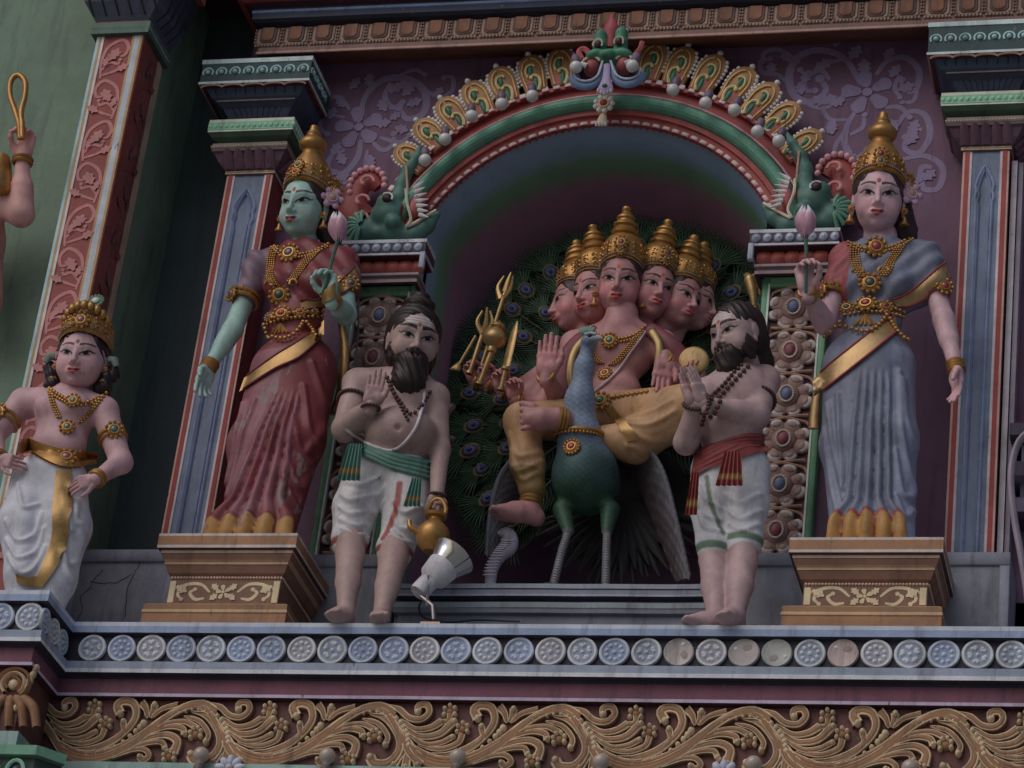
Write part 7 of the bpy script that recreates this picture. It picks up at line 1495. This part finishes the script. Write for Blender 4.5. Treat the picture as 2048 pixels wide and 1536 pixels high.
# dark tail coverts behind the legs with a ragged lower edge
mb = MB(); cx, cz = (-0.211, 1.281)
for k in range(46):
    a = R(195 + k * 150 / 45); L = .46 + .05 * math.sin(k * 2.7); d = np.array((math.cos(a) * 1.0, 0, math.sin(a))); s = np.array((-d[2], 0, d[0])); V = []
    for t_ in np.linspace(0.1, 1, 6):
        for e_ in (-1, 0, 1): V.append(np.array((cx, .16 + .02 * (k % 3) - .01 * (e_ == 0), cz)) + d * L * t_ + s * e_ * .036 * math.sin(PI * min(.96, .25 + .7 * t_)))
    mb.add((np.array(V), grid_faces(6, 3)), K(24, 22, 24))
o = mb.obj('tail_covert', M_PAINT, pk.root, 0); o['kind'] = 'stuff'
mb = MB(); u = np.arange(40) * 2 * PI / 40; mb.add(prism([(cx + .36 * math.cos(a), cz + .02 + .36 * math.sin(a)) for a in u], .22, .26), K(26, 24, 26)); mb.obj('tail_base', M_PAINT, pk.root)
mb = MB(); u = np.arange(48) * 2 * PI / 48; bx_, bz_ = (-0.412, 2.162); mb.add(prism([(bx_ + .80 * math.cos(a), bz_ + .95 * math.sin(a)) for a in np.linspace(R(-35), R(235), 60)], .56, .59), K(30, 40, 34)); mb.obj('fan_backing', M_PAINT, pk.root)
# the fan: every long feather its own piece
def feather(eyed):
    mb = MB(); g1, g2 = np.array(K(42, 64, 46)), np.array(K(26, 38, 32)); L = .44
    mb.add(tube([(0, -.006, -.30), (0, -.012, 0), (0, -.012, L * .72)], [.005, .004, .003], 5), K(112, 108, 96))
    V = []; C = []
    for t_ in np.linspace(0, 1, 12):
        hw = .060 * math.sin(PI * min(.985, .16 + .82 * t_)) ** .7
        for e_ in np.linspace(-1, 1, 5): V.append((hw * e_, .004 * abs(e_), -.10 + t_ * (L + .07))); C.append(g2 * (.8 + .3 * (1 - abs(e_))))
    mb.add((np.array(V), grid_faces(12, 5)[:, ::-1]), np.array(C))
    for i in range(24):      # curving barbs
        t_ = i / 23; z0 = -.10 + t_ * (L * .80 + .06); ln = .088 * (.6 + .4 * math.sin(PI * min(1, .2 + .8 * t_)))
        for s in (-1, 1):
            q = smooth_path([(0, -.006, z0), (s * ln * .45, -.012, z0 + ln * .30), (s * ln * .86, -.008, z0 + ln * .85 + .02)], 6); mb.add(tube(q, np.linspace(.0048, .0016, 6), 4, flat=.6, up=(0, 1, 0)), g1 * (.6 + .7 * ((i * 7 + (s > 0) * 3) % 5) / 5))
    for i in range(13):       # fringe at the tip
        a = R(40 + i * 8.3); b = np.array((.02 * math.cos(a), -.008, L * .78 + .02 * math.sin(a))); d = np.array((math.cos(a), 0, math.sin(a))); mb.add(tube([b, b + d * .05, b + d * .095 + (0, 0, -.006)], [.005, .004, .0012], 4), g1 * (.7 + .12 * (i % 4)))
    if eyed:
        for r, rz, dy, c_ in ((.030, .040, -.013, K(82, 70, 46)), (.024, .031, -.016, K(44, 34, 32)), (.019, .022, -.020, K(54, 62, 100)), (.008, .010, -.026, K(34, 38, 70))): mb.add(ell((0, dy, L * .76), (r, .006, rz), None, 14, 6), c_)
    return mb.mesh('tail_feather', M_PAINT, 0)
fm = feather(True); fpl = feather(False); fcx, fcz = (-0.379, 2.088)
def put_feather(me, px_, pz_, y, s=1.0):
    th = math.atan2(pz_ - fcz, (px_ - fcx) * 1.2) - PI / 2
    o = link('tail_feather', me); o.parent = pk.root; o.matrix_parent_inverse = pk.root.matrix_basis.inverted()
    o.matrix_basis = Matrix.Translation((px_, y, pz_)) @ Matrix.Rotation(-th, 4, 'Y') @ Matrix.Diagonal((s, s, s, 1)) @ Matrix.Translation((0, 0, -.334))
for ring, (rx, rz, n, y, a0, a1, sc_) in enumerate(((.90, 1.07, 46, .50, -34, 236, 1.5), (.84, 1.0, 25, .45, -32, 232, 1.6), (.63, .78, 19, .40, -26, 222, 1.5), (.43, .56, 12, .36, -14, 205, 1.35))):
    for i in range(n):
        a = R(a0 + (a1 - a0) * i / (n - 1) + 2.5 * math.sin(i * 5.1)); r = 1 + .025 * math.sin(i * 3.3 + ring); put_feather(fpl if ring == 0 else fm, fcx + rx * r * math.cos(a), fcz + rz * r * math.sin(a), y + .006 * (i % 3), sc_ + .08 * math.sin(i * 1.9))

# ---- the rider
DCROWN = [(.385, .68), (.405, .69), (.415, .72), (.400, .75), (.408, .765), (.41, .86), (.408, .98), (.39, 1.07), (.35, 1.147), (.29, 1.206), (.235, 1.236), (.215, 1.248), (.25, 1.271), (.255, 1.306), (.205, 1.342), (.195, 1.360), (.225, 1.383), (.225, 1.413), (.165, 1.442), (.16, 1.460), (.18, 1.484), (.175, 1.507), (.11, 1.542), (.08, 1.578), (.095, 1.613), (.08, 1.643), (0, 1.660)]
D = dict(base=(-0.310, 0.100, 1.686), neck=(-0.296, 0.000, 2.326), chest=(-0.297, 0.060, 2.153), waist=(-0.301, 0.060, 1.899), hipc=(-0.302, 0.060, 1.742),
    s0=(-0.552, 0.060, 2.206), e0=(-0.573, -0.060, 1.788), w0=(-0.606, -0.260, 1.825), s1=(-0.056, 0.060, 2.196), e1=(0.117, -0.020, 1.878), w1=(0.028, -0.200, 1.948),
    n0=(-0.712, -0.240, 1.559), a0=(-0.617, -0.220, 1.090), n1=(0.169, -0.200, 1.653), a1=(-0.495, -0.360, 1.502), t0=(-0.763, -0.340, 0.892))
f = Fig('statue', 'six faced crowned deity statue in yellow robe riding the peacock', D['base']); A = lambda k: np.array(D[k]); skd = K(134, 92, 92)
P = np.array(list(D.values())); c = Clay(P.min(0) - np.array((.42, .15, .1)), P.max(0) + np.array((.2, .3, .1)), .0095)
c.limb([A('neck') + (0, .03, .06), A('neck') + (0, .02, -.05)], [.09, .105], .03); c.ball(A('chest'), (.205, .125, .19), .05); c.ball(A('waist'), (.155, .115, .12), .06); c.ball(A('hipc'), (.2, .16, .12), .06)
for s in (-1, 1): c.ball(A('chest') + (s * .08, -.09, .03), (.075, .035, .06), .04)
for i in '01': c.limb([A('chest') + (0, .02, .12), A('s' + i), A('e' + i), A('w' + i)], [.11, .078, .060, .036], .03)
# fan of arms on the image left, each ending in its own hand
HN = [np.array(q) for q in ((-0.821, -0.080, 1.781), (-0.925, 0.000, 1.884), (-1.031, 0.080, 1.969), (-1.136, 0.160, 2.036))]; HE = [np.array(q) for q in ((-0.703, 0.020, 1.788), (-0.762, 0.080, 1.870), (-0.826, 0.140, 1.936), (-0.890, 0.200, 2.003))]
for e_, h_ in zip(HE, HN): c.limb([A('s0') + (0, .06, 0), e_, h_], [.062, .050, .033], .02)
H2 = np.array((0.201, -0.040, 1.906)); c.limb([A('s1') + (0, .05, 0), np.array((0.234, 0.080, 1.855)), H2], [.062, .05, .034], .02)
c.limb([A('a0') + (0, 0, .02), A('a0')], [.05, .045], .02); c.limb([A('a1') + (.14, .16, 0), A('a1')], [.055, .046], .02)
V, F = c.mesh(); mb = MB().add((relax(V, F, 1), F), skd)
# feet as part of the body: hanging foot and the folded one
c = Clay(np.array((-0.746, -0.400, 0.747)) - (.08, .25, .10), np.array((-0.512, -0.200, 1.160)) + (.05, .2, .14), .0065); a = A('a0') + (0, 0, -.01)
c.limb([a + (0, 0, .08), a + (.0, 0, -.02)], [.046, .05], .02); foot(c, a + (.0, 0, -.03), (-.85, -.55), 1.35)
V, F = c.mesh(); mb.add((V, F), skd)
a = A('a1'); c = Clay(a - (.30, .14, .20), a + (.20, .22, .16), .0065); c.limb([a + (.12, .12, .01), a, a + (-.07, -.02, -.01), a + (-.13, -.03, -.015)], [.056, .054, .060, .052], .03)
for k in range(5): b = a + (-.125, -.035, .055 - .030 * k); c.cone(b, b + (-.058 + .005 * k, -.008, .016 - .008 * k), .023 - .002 * k, .019 - .0012 * k, .004)
V, F = c.mesh(); mb.add((V, F), skd)
HDS = [('c', (-0.306, -0.110, 2.535), .37, (7, 13, 0, .92)), ('l1', (-0.544, 0.020, 2.539), .35, (-30, 12, -4, .94)), ('l2', (-0.723, 0.160, 2.536), .345, (-68, 10, -6, .96)), ('r1', (-0.089, 0.020, 2.560), .35, (34, 12, 4, .94)), ('r2', (0.075, 0.140, 2.544), .345, (58, 10, 6, .96)), ('r3', (0.149, 0.300, 2.586), .335, (90, 10, 6, .96))]
HM = []; HV, HF = HEADS['fem']
for k, an, H, hp in HDS:
    hm = head_matrix(an, H, *hp); HM.append(hm); mb.add((xf(face_fix(HV), hm), HF), head_paint(HV, skd, blush=K(168, 84, 92), lip=K(136, 48, 50), bindi=K(140, 56, 40)))
place_hand(mb, 'flat', D['w0'], (-.03, -.10, 1), (.28, -1, .0), False, 1.32, skd); place_hand(mb, 'flat', D['w1'], (-.02, -.16, -.9), (.28, -1, -.2), True, 1.25, skd)
for k, (h_, dr) in enumerate(zip(HN, ((-.2, -.5, .9), (-.25, -.5, .9), (-.3, -.5, .9), (-.4, -.5, .9), (-.2, -.4, .9)))): place_hand(mb, 'pinch', h_, dr, (.5, -.9, .3), False, .92, skd)
place_hand(mb, 'pinch', H2, (-.2, -.4, .9), (-.5, -.8, .2), True, .95, skd)
f.part('body', mb, M_SKIN)
for i, hm in enumerate(HM):
    hair_on(f, hm, h=.028); crown_on(f, hm, DCROWN, gems=((.0, .82, .10, K(44, 74, 68)), (.0, 1.02, .12, K(84, 50, 62))) if i in (0, 3) else (), scale=(.90, 1))
    if i in (0, 1, 3): earring(f, hm, -1); earring(f, hm, 1)
# yellow robe over the legs
YEL = K(138, 104, 70); c = Clay(((-0.827, -0.300, 1.350)[0], -.62, A('a0')[2] - .05), ((0.349, -0.200, 1.696)[0], .36, A('hipc')[2] + .22), .0095)
c.ball(A('hipc'), (.21, .17, .115), .05); c.limb([A('hipc') + (-.08, -.02, -.02), A('n0') + (0, 0, .0)], [.13, .098], .05); c.limb([A('n0'), A('n0') * .45 + A('a0') * .55, A('a0') + (0, 0, .06)], [.098, .090, .074], .04)
c.limb([A('hipc') + (.08, -.02, -.02), A('n1')], [.155, .125], .05); c.limb([A('n1') + (0, 0, -.02), (A('n1') + A('a1')) / 2 + (.06, .14, -.09), A('a1') + (.17, .20, -.02)], [.125, .118, .07], .05)
V, F = c.mesh(); V = relax(V, F, 1); n = normals(V, F); x, y, z = V.T; dsp = 0; fr = sstep(.4, -.2, n[:, 1])
for q in ([(-0.757, 1.444), (-0.700, 1.307), (-0.606, 1.321), (-0.547, 1.411)], [(-0.744, 1.353), (-0.690, 1.227), (-0.600, 1.257), (-0.535, 1.351)], [(-0.729, 1.263), (-0.650, 1.172), (-0.549, 1.246)], [(-0.190, 1.556), (-0.023, 1.508), (0.134, 1.567)], [(-0.157, 1.495), (0.011, 1.432), (0.180, 1.506)], [(-0.209, 1.611), (-0.030, 1.584), (0.116, 1.628)], [(-0.121, 1.404), (0.044, 1.372), (0.149, 1.401)]):
    dd = polydist(x, z, smooth_path(q, 14)); dsp = dsp + fr * (.011 * np.exp(-(dd / .015) ** 2) - .005 * np.exp(-(dd / .04) ** 2))
V = V + n * np.asarray(dsp)[:, None]; col = np.tile(np.array(YEL), (len(V), 1)); hz = A('a0')[2]; col = mixc(col, (.30, .19, .07), sstep(hz + .165, hz + .158, z) * (x < D['a0'][0] + .14))
f.part('robe', MB().add((V, F), col), M_CLOTH)
mb = MB(); f.band(mb, [(-0.203, -0.600, 1.479), (-0.098, -0.600, 1.358), (-0.013, -0.600, 1.215)], [(-0.165, -0.600, 1.493), (-0.054, -0.600, 1.372), (0.046, -0.600, 1.238)], (.46, .28, .11), .012, 4); mb.obj('gold_sash', M_GOLD, f.root)
mb = MB(); ringband(mb, A('a0') + (0, 0, -.012), (0, 0, 1), .054, .010, k=2, gap=.02, sq=1.1); mb.obj('anklet', M_GOLD, f.root); mb = MB(); ringband(mb, A('a1') + (.03, .015, 0), (1, .5, 0), .062, .010, k=3, gap=.018); mb.obj('anklet', M_GOLD, f.root)
# shoulder cloth
mb = MB()
for pts, w_ in (([(-0.412, -0.020, 2.252), (-0.507, -0.060, 2.151), (-0.563, -0.080, 1.997), (-0.532, -0.100, 1.796), (-0.463, -0.100, 1.671)], .07), ([(-0.131, -0.020, 2.262), (-0.001, -0.060, 2.140), (0.079, -0.040, 2.040), (0.113, -0.020, 1.925)], .07)): mb.add(tube(smooth_path(pts, 20), np.linspace(w_ * .6, w_, 20), 10, flat=.5, up=(0, 1, 0)), K(92, 40, 48))
ob = mb.obj('shoulder_cloth', M_CLOTH, f.root, 0)
for pts in ([(-0.423, -0.100, 2.189), (-0.497, -0.130, 2.062), (-0.506, -0.140, 1.899), (-0.462, -0.140, 1.742)], [(-0.088, -0.100, 2.198), (-0.030, -0.130, 2.084), (-0.027, -0.120, 1.964)]): MB().add(tube(smooth_path(pts, 20), .024, 8, flat=.4, up=(0, 1, 0)), (.40, .28, .12)).obj('gold_border', M_GOLD, ob, 0)
# jewellery
mb = MB(); q = [(-0.312, -0.500, 1.982), (-0.256, -0.500, 1.940), (-0.158, -0.500, 1.916), (-0.065, -0.500, 1.936), (-0.002, -0.500, 1.990)]; f.chain(mb, q, .011); f.chain(mb, [np.array(p) + (0, 0, -.02) for p in q], .009); o = mb.obj('choker', M_GOLD, f.root); gm = MB(); f.jewel(gm, (-0.195, -0.500, 1.902), .048, 12, K(46, 84, 70)); gm.obj('pendant', M_GOLD, o)
mb = MB()
for k in (-1, 0, 1): f.chain(mb, [np.array(p) + (.014 * k, 0, 0) for p in ((-0.299, -0.500, 1.960), (-0.296, -0.500, 1.873), (-0.270, -0.500, 1.805), (-0.231, -0.500, 1.767))], .008); f.chain(mb, [np.array(p) + (.014 * k, 0, 0) for p in ((-0.026, -0.500, 1.960), (-0.077, -0.500, 1.869), (-0.125, -0.500, 1.796), (-0.169, -0.500, 1.754))], .008)
o = mb.obj('necklace', M_GOLD, f.root); gm = MB(); f.jewel(gm, (-0.199, -0.500, 1.693), .042, 12, K(110, 46, 46)); gm.obj('pendant', M_GOLD, o)
mb = MB(); f.cord(mb, [(0.020, -0.500, 1.990), (-0.057, -0.500, 1.853), (-0.137, -0.500, 1.701), (-0.247, -0.500, 1.581)], .009, K(140, 120, 124)); mb.V and mb.obj('sacred_thread', M_CLOTH, f.root, 0)
mb = MB(); f.chain(mb, [(-0.284, -0.500, 1.543), (-0.202, -0.500, 1.535), (-0.070, -0.500, 1.557), (0.036, -0.500, 1.577)], .013); o = mb.obj('belt', M_GOLD, f.root) if mb.V else None; gm = MB(); f.jewel(gm, (-0.209, -0.500, 1.520), .058, 10, K(46, 84, 70)); gm.obj('clasp', M_GOLD, f.root)
for k, e_ in (('w0', 'e0'), ('w1', 'e1')): mb = MB(); ringband(mb, A(k), A(k) - A(e_), .046, .0095, k=2, gap=.016); mb.obj('bangle', M_GOLD, f.root)
for e_, h_ in list(zip(HE, HN))[:4]: mb = MB(); ringband(mb, h_ - nrm(h_ - e_) * .02, h_ - e_, .042, .009, k=2, gap=.016); mb.obj('bangle', M_GOLD, f.root)
# ---- things held in the many hands
def held(name, label, cat, build):
    t_ = thing(name, label, cat, (0, 0, 0)); build(t_); return t_
def rod(a, b, prof, t_, nm, mat=None, n=14, col=GOLDP):
    a, b = np.array(a), np.array(b); L = np.linalg.norm(b - a); MB().add(lathe([(r, z * L) for r, z in prof], n, frame(a, b - a, (0, 1, 0))), col).obj(nm, mat or M_GOLD, t_, 50)
GD2 = (.50, .33, .14)
held('sword', 'short gold sword held upright beside the raised palm', 'sword', lambda t_: (rod((-0.898, -0.100, 1.827), (-0.878, -0.120, 1.964), [(0, 0), (.022, .02), (.022, .12), (.014, .16), (.014, .85), (.026, .9), (.026, 1), (0, 1)], t_, 'grip', col=GD2), MB().add(tube([(-0.878, -0.120, 1.964), (-0.868, -0.120, 2.075), (-0.858, -0.120, 2.187), (-0.849, -0.120, 2.260)], [.03, .032, .026, .004], 10, flat=.35, up=(.6, 1, 0)), GD2).obj('blade', M_GOLD, t_, 60)))
held('mace', 'gold mace with a round head among the raised weapons', 'mace', lambda t_: (rod((-1.049, -0.020, 1.913), (-0.995, -0.040, 2.124), [(0, 0), (.026, .0), (.026, .06), (.015, .1), (.015, 1), (0, 1)], t_, 'shaft', col=GD2), rod((-0.999, -0.040, 2.105), (-0.969, -0.050, 2.311), [(0, 0), (.026, .02), (.03, .1), (.026, .16), (.062, .32), (.068, .45), (.055, .6), (.03, .72), (.042, .78), (.036, .86), (.012, .92), (0, 1)], t_, 'mace_head', col=GD2)))
held('club', 'slim gold club with a winged top left of the mace', 'club', lambda t_: (rod((-1.140, 0.060, 2.030), (-1.081, 0.040, 2.302), [(0, 0), (.022, 0), (.022, .05), (.013, .08), (.015, 1), (0, 1)], t_, 'shaft', col=GD2), [MB().add(tube(smooth_path([(-1.084, 0.040, 2.276), q_, r_], 10), np.linspace(.02, .006, 10), 6), GD2).obj('prong', M_GOLD, t_) for q_, r_ in (((-1.122, 0.030, 2.346), (-1.102, 0.030, 2.421)), ((-1.036, 0.030, 2.334), (-1.058, 0.030, 2.420)), ((-1.069, 0.020, 2.339), (-1.075, 0.020, 2.437)))]))
held('arrow', 'gold arrow pointing down at the left of the weapons', 'arrow', lambda t_: (rod((-1.238, 0.120, 2.092), (-1.142, 0.100, 2.300), [(0, 0), (.010, 0), (.010, 1), (0, 1)], t_, 'shaft', col=GD2), MB().add(tube([(-1.216, 0.120, 2.150), (-1.234, 0.120, 2.105), (-1.274, 0.120, 2.099)], [.006, .03, .003], 8, flat=.4, up=(0, 1, 0)), GD2).obj('fletching', M_GOLD, t_)))
held('trident', 'small gold spear head before the tail feathers', 'spear', lambda t_: (rod((-1.104, 0.140, 2.095), (-1.002, 0.120, 2.658), [(0, 0), (.012, 0), (.012, 1), (0, 1)], t_, 'shaft', col=GD2), [MB().add(tube(smooth_path(q_, 12), np.linspace(.022, .005, 12), 7), GD2).obj('prong', M_GOLD, t_) for q_ in ([(-1.033, 0.130, 2.552), (-1.060, 0.130, 2.635), (-1.034, 0.130, 2.711)], [(-1.028, 0.130, 2.558), (-0.988, 0.130, 2.617), (-0.981, 0.130, 2.710)], [(-1.015, 0.130, 2.601), (-1.003, 0.120, 2.671), (-0.992, 0.120, 2.727)])]))
def shield(t_):
    m = frame((0.166, -0.100, 1.997), (.1, -1, -.12), (0, 0, 1)); MB().add(lathe([(.0, .03), (.05, .026), (.072, .014), (.078, .0), (.074, -.012), (0, -.016)], 28, m), K(168, 128, 76)).obj('disc', M_PAINT, t_, 50)
    u = np.arange(28) * 2 * PI / 28; MB().add(tube(xf(np.stack([.076 * np.cos(u), .076 * np.sin(u), np.full(28, .004)], 1), m), .007, 6, closed=True), (.4, .26, .1)).obj('rim', M_GOLD, t_)
held('round_shield', 'small round tan shield beside the man with pressed palms', 'shield', shield)
def cock(t_):
    MB().add(tube(smooth_path([(0.449, 0.000, 2.399), (0.437, 0.000, 2.486), (0.414, 0.000, 2.567), (0.395, 0.000, 2.606)], 14), np.interp(np.linspace(0, 1, 14), [0, .4, .7, 1], [.012, .03, .034, .012]), 8), GD2).obj('body', M_GOLD, t_)
    for q_ in ([(0.433, 0.000, 2.502), (0.467, 0.000, 2.527), (0.477, 0.000, 2.468)], [(0.420, 0.000, 2.567), (0.453, 0.000, 2.605), (0.463, 0.000, 2.582)], [(0.403, -0.010, 2.593), (0.381, -0.010, 2.587)]): MB().add(tube(smooth_path(q_, 8), np.linspace(.018, .006, 8), 6), GD2).obj('wing', M_GOLD, t_)
    rod((0.490, 0.020, 2.257), (0.447, 0.000, 2.421), [(0, 0), (.010, 0), (.010, 1), (0, 1)], t_, 'staff', col=GD2)
held('standard', 'small gold bird standard at the right edge of the niche', 'standard', cock)
# snake under the bird's foot
t_ = thing('snake', 'pale grey hooded snake rising beside the peacock', 'snake', (-0.765, -0.200, 0.627)); q = smooth_path([(-0.787, -0.200, 0.584), (-0.788, -0.200, 0.686), (-0.755, -0.200, 0.774), (-0.707, -0.220, 0.823), (-0.720, -0.240, 0.878), (-0.769, -0.250, 0.879)], 26)
MB().add(tube(q, np.interp(np.linspace(0, 1, 26), [0, .3, .55, .75, .9, 1], [.03, .036, .055, .045, .03, .008]), 12, flat=.6, up=(0, 1, 0)), K(112, 108, 120)).obj('body', M_PAINT, t_, 0)
mb = MB()
for i in range(14): p = q[3 + i]; mb.add(tube([p + (-.035, -.024, 0), p + (0, -.036, -.006), p + (.03, -.024, 0)], .004, 5), K(136, 132, 142))
mb.obj('belly_scale', M_PAINT, t_, 0)

# ================================================================ SMALL THINGS
# steel floodlight on the ledge
t = thing('floodlight', 'round steel floodlight tilted up on the ledge in front of the niche', 'floodlight', (-0.845, -0.930, 0.089))
b0, b1 = np.array((-0.945, -0.920, 0.201)), np.array((-0.809, -0.840, 0.448)); m = frame(b0, b1 - b0, (0, 1, 0)); L = np.linalg.norm(b1 - b0)
STL = (.75, .74, .72)
MB().add(lathe([(0, 0), (.046, 0), (.05, .02), (.05, .30 * L), (.046, .31 * L), (.075, .42 * L), (.085, .70 * L), (.08, .72 * L)], 28, m), K(150, 148, 154)).obj('housing', M_PAINT, t, 40)
MB().add(lathe([(.08, .70 * L), (.10, .86 * L), (.115, 1.0 * L), (.118, 1.01 * L), (.116, 1.02 * L), (.108, 1.0 * L), (.07, .80 * L), (.03, .70 * L), (0, .70 * L)], 32, m), STL).obj('reflector', M_CHROME, t, 40)
MB().add(lathe([(0, .72 * L), (.028, .73 * L), (.032, .85 * L), (.02, .93 * L), (0, .95 * L)], 16, m), K(170, 150, 100)).obj('lamp', M_GLASS, t, 60)
mb = MB(); mb.add(tube([b0 + (.02, .0, -.02), np.array((-0.855, -0.930, 0.125)), np.array((-0.840, -0.930, 0.048))], .014, 8), K(104, 96, 96)); mb.add(tube([np.array((-0.855, -0.930, 0.125)) + (-.03, 0, 0), b0 + (b1 - b0) * .35 + (0, -.05, 0)], .008, 6), K(104, 96, 96)); p = np.array((-0.846, -0.930, 0.053)); mb.add(box(p[0] - .05, p[0] + .05, p[1] - .04, p[1] + .04, 0.001, .02), K(100, 84, 76)); mb.obj('bracket', M_METAL, t)
# cables
def cable(label, pts, r=.006, col=K(84, 84, 92)): tag(MB().add(tube(smooth_path(pts, 60), r, 6), col).obj('cable', M_PAINT, None, 0), label, 'cable')
cable('grey cable running down beside the green faced statue', [(-1.819, -0.280, 2.652), (-1.764, -0.280, 2.452), (-1.736, -0.240, 2.280), (-1.756, -0.120, 2.125), (-1.752, -0.100, 1.847), (-1.750, -0.100, 1.594), (-1.740, -0.100, 1.282)])
cable('thin dark cable hanging beside the floodlight', [(-1.411, -0.100, 1.203), (-1.404, -0.100, 1.005), (-1.359, -0.120, 0.814), (-1.266, -0.300, 0.519)], .005, K(40, 36, 40))
# figure cut by the left edge: raised arm with a gold loop
L = dict(s=(-3.851, -0.750, 2.752), e=(-3.615, -0.800, 2.618), w=(-3.647, -0.860, 2.937), h=(-3.674, -0.900, 3.191)); skl = K(160, 116, 112)
f = Fig('statue', 'statue cut off by the left edge, its raised hand holding a gold loop', (-3.797, -0.700, 2.249)); A = lambda k: np.array(L[k])
c = Clay(np.array((-3.804, -0.950, 1.902)) - (.15, .12, .1), np.array((-3.633, -0.600, 3.220)) + (.25, .1, .1), .0095)
c.limb([A('s'), A('e'), A('w')], [.085, .070, .040], .03); c.cone(A('e'), A('e') * .5 + A('w') * .5, .070, .066, .02); c.limb([A('s') + (-.05, .03, -.02), np.array((-3.924, -0.680, 2.530)), np.array((-3.825, -0.680, 2.130))], [.12, .16, .14], .06)
V, F = c.mesh(); mb = MB().add((relax(V, F, 1), F), skl); place_hand(mb, 'pinch', A('w') + (0, 0, .02), (.02, -.08, 1), (-.25, -1, 0), True, 1.35, skl); f.part('body', mb, M_SKIN)
mb = MB(); ringband(mb, A('w') + (0, 0, .0), (0, -.05, 1), .052, .011, k=2, gap=.022); mb.obj('bangle', M_GOLD, f.root)
MB().add(lathe([(.0, .14), (.05, .13), (.07, .08), (.085, .0), (.11, -.10), (.10, -.12), (0, -.13)], 20, TR(*(-3.783, -0.860, 2.840))), GOLDP).obj('armlet', M_GOLD, f.root, 50)
t = thing('gold_loop', 'gold rope loop held up at the left edge of the view', 'rope', (-3.634, -0.960, 3.046))
q = smooth_path([(-3.641, -0.960, 3.019), (-3.661, -0.970, 3.108), (-3.705, -0.970, 3.206), (-3.759, -0.970, 3.319), (-3.773, -0.970, 3.417), (-3.738, -0.970, 3.457), (-3.684, -0.970, 3.406), (-3.665, -0.970, 3.308), (-3.667, -0.970, 3.198), (-3.638, -0.980, 3.101), (-3.618, -0.980, 3.005)], 40); MB().add(tube(q, .017, 8), GOLDP).obj('rope', M_GOLD, t, 0)
tag(MB().add(tube(smooth_path([(-1.093, -0.300, 1.624), (-1.115, -0.320, 1.570), (-1.135, -0.340, 1.497), (-1.119, -0.340, 1.417), (-1.054, -0.320, 1.391)], 20), np.linspace(.02, .03, 20), 8), K(78, 62, 62)).obj('wooden_hook', M_HAIR, None, 0), 'brown curved hook beside the arm of the man with the pot', 'hook')
cable('black lamp cable trailing from the floodlight along the ledge', [(-0.917, -0.900, 0.183), (-0.949, -0.860, 0.150), (-0.929, -0.800, 0.120), (-0.814, -0.740, 0.127), (-0.695, -0.620, 0.196), (-0.491, -0.600, 0.198)], .006, K(36, 34, 38))
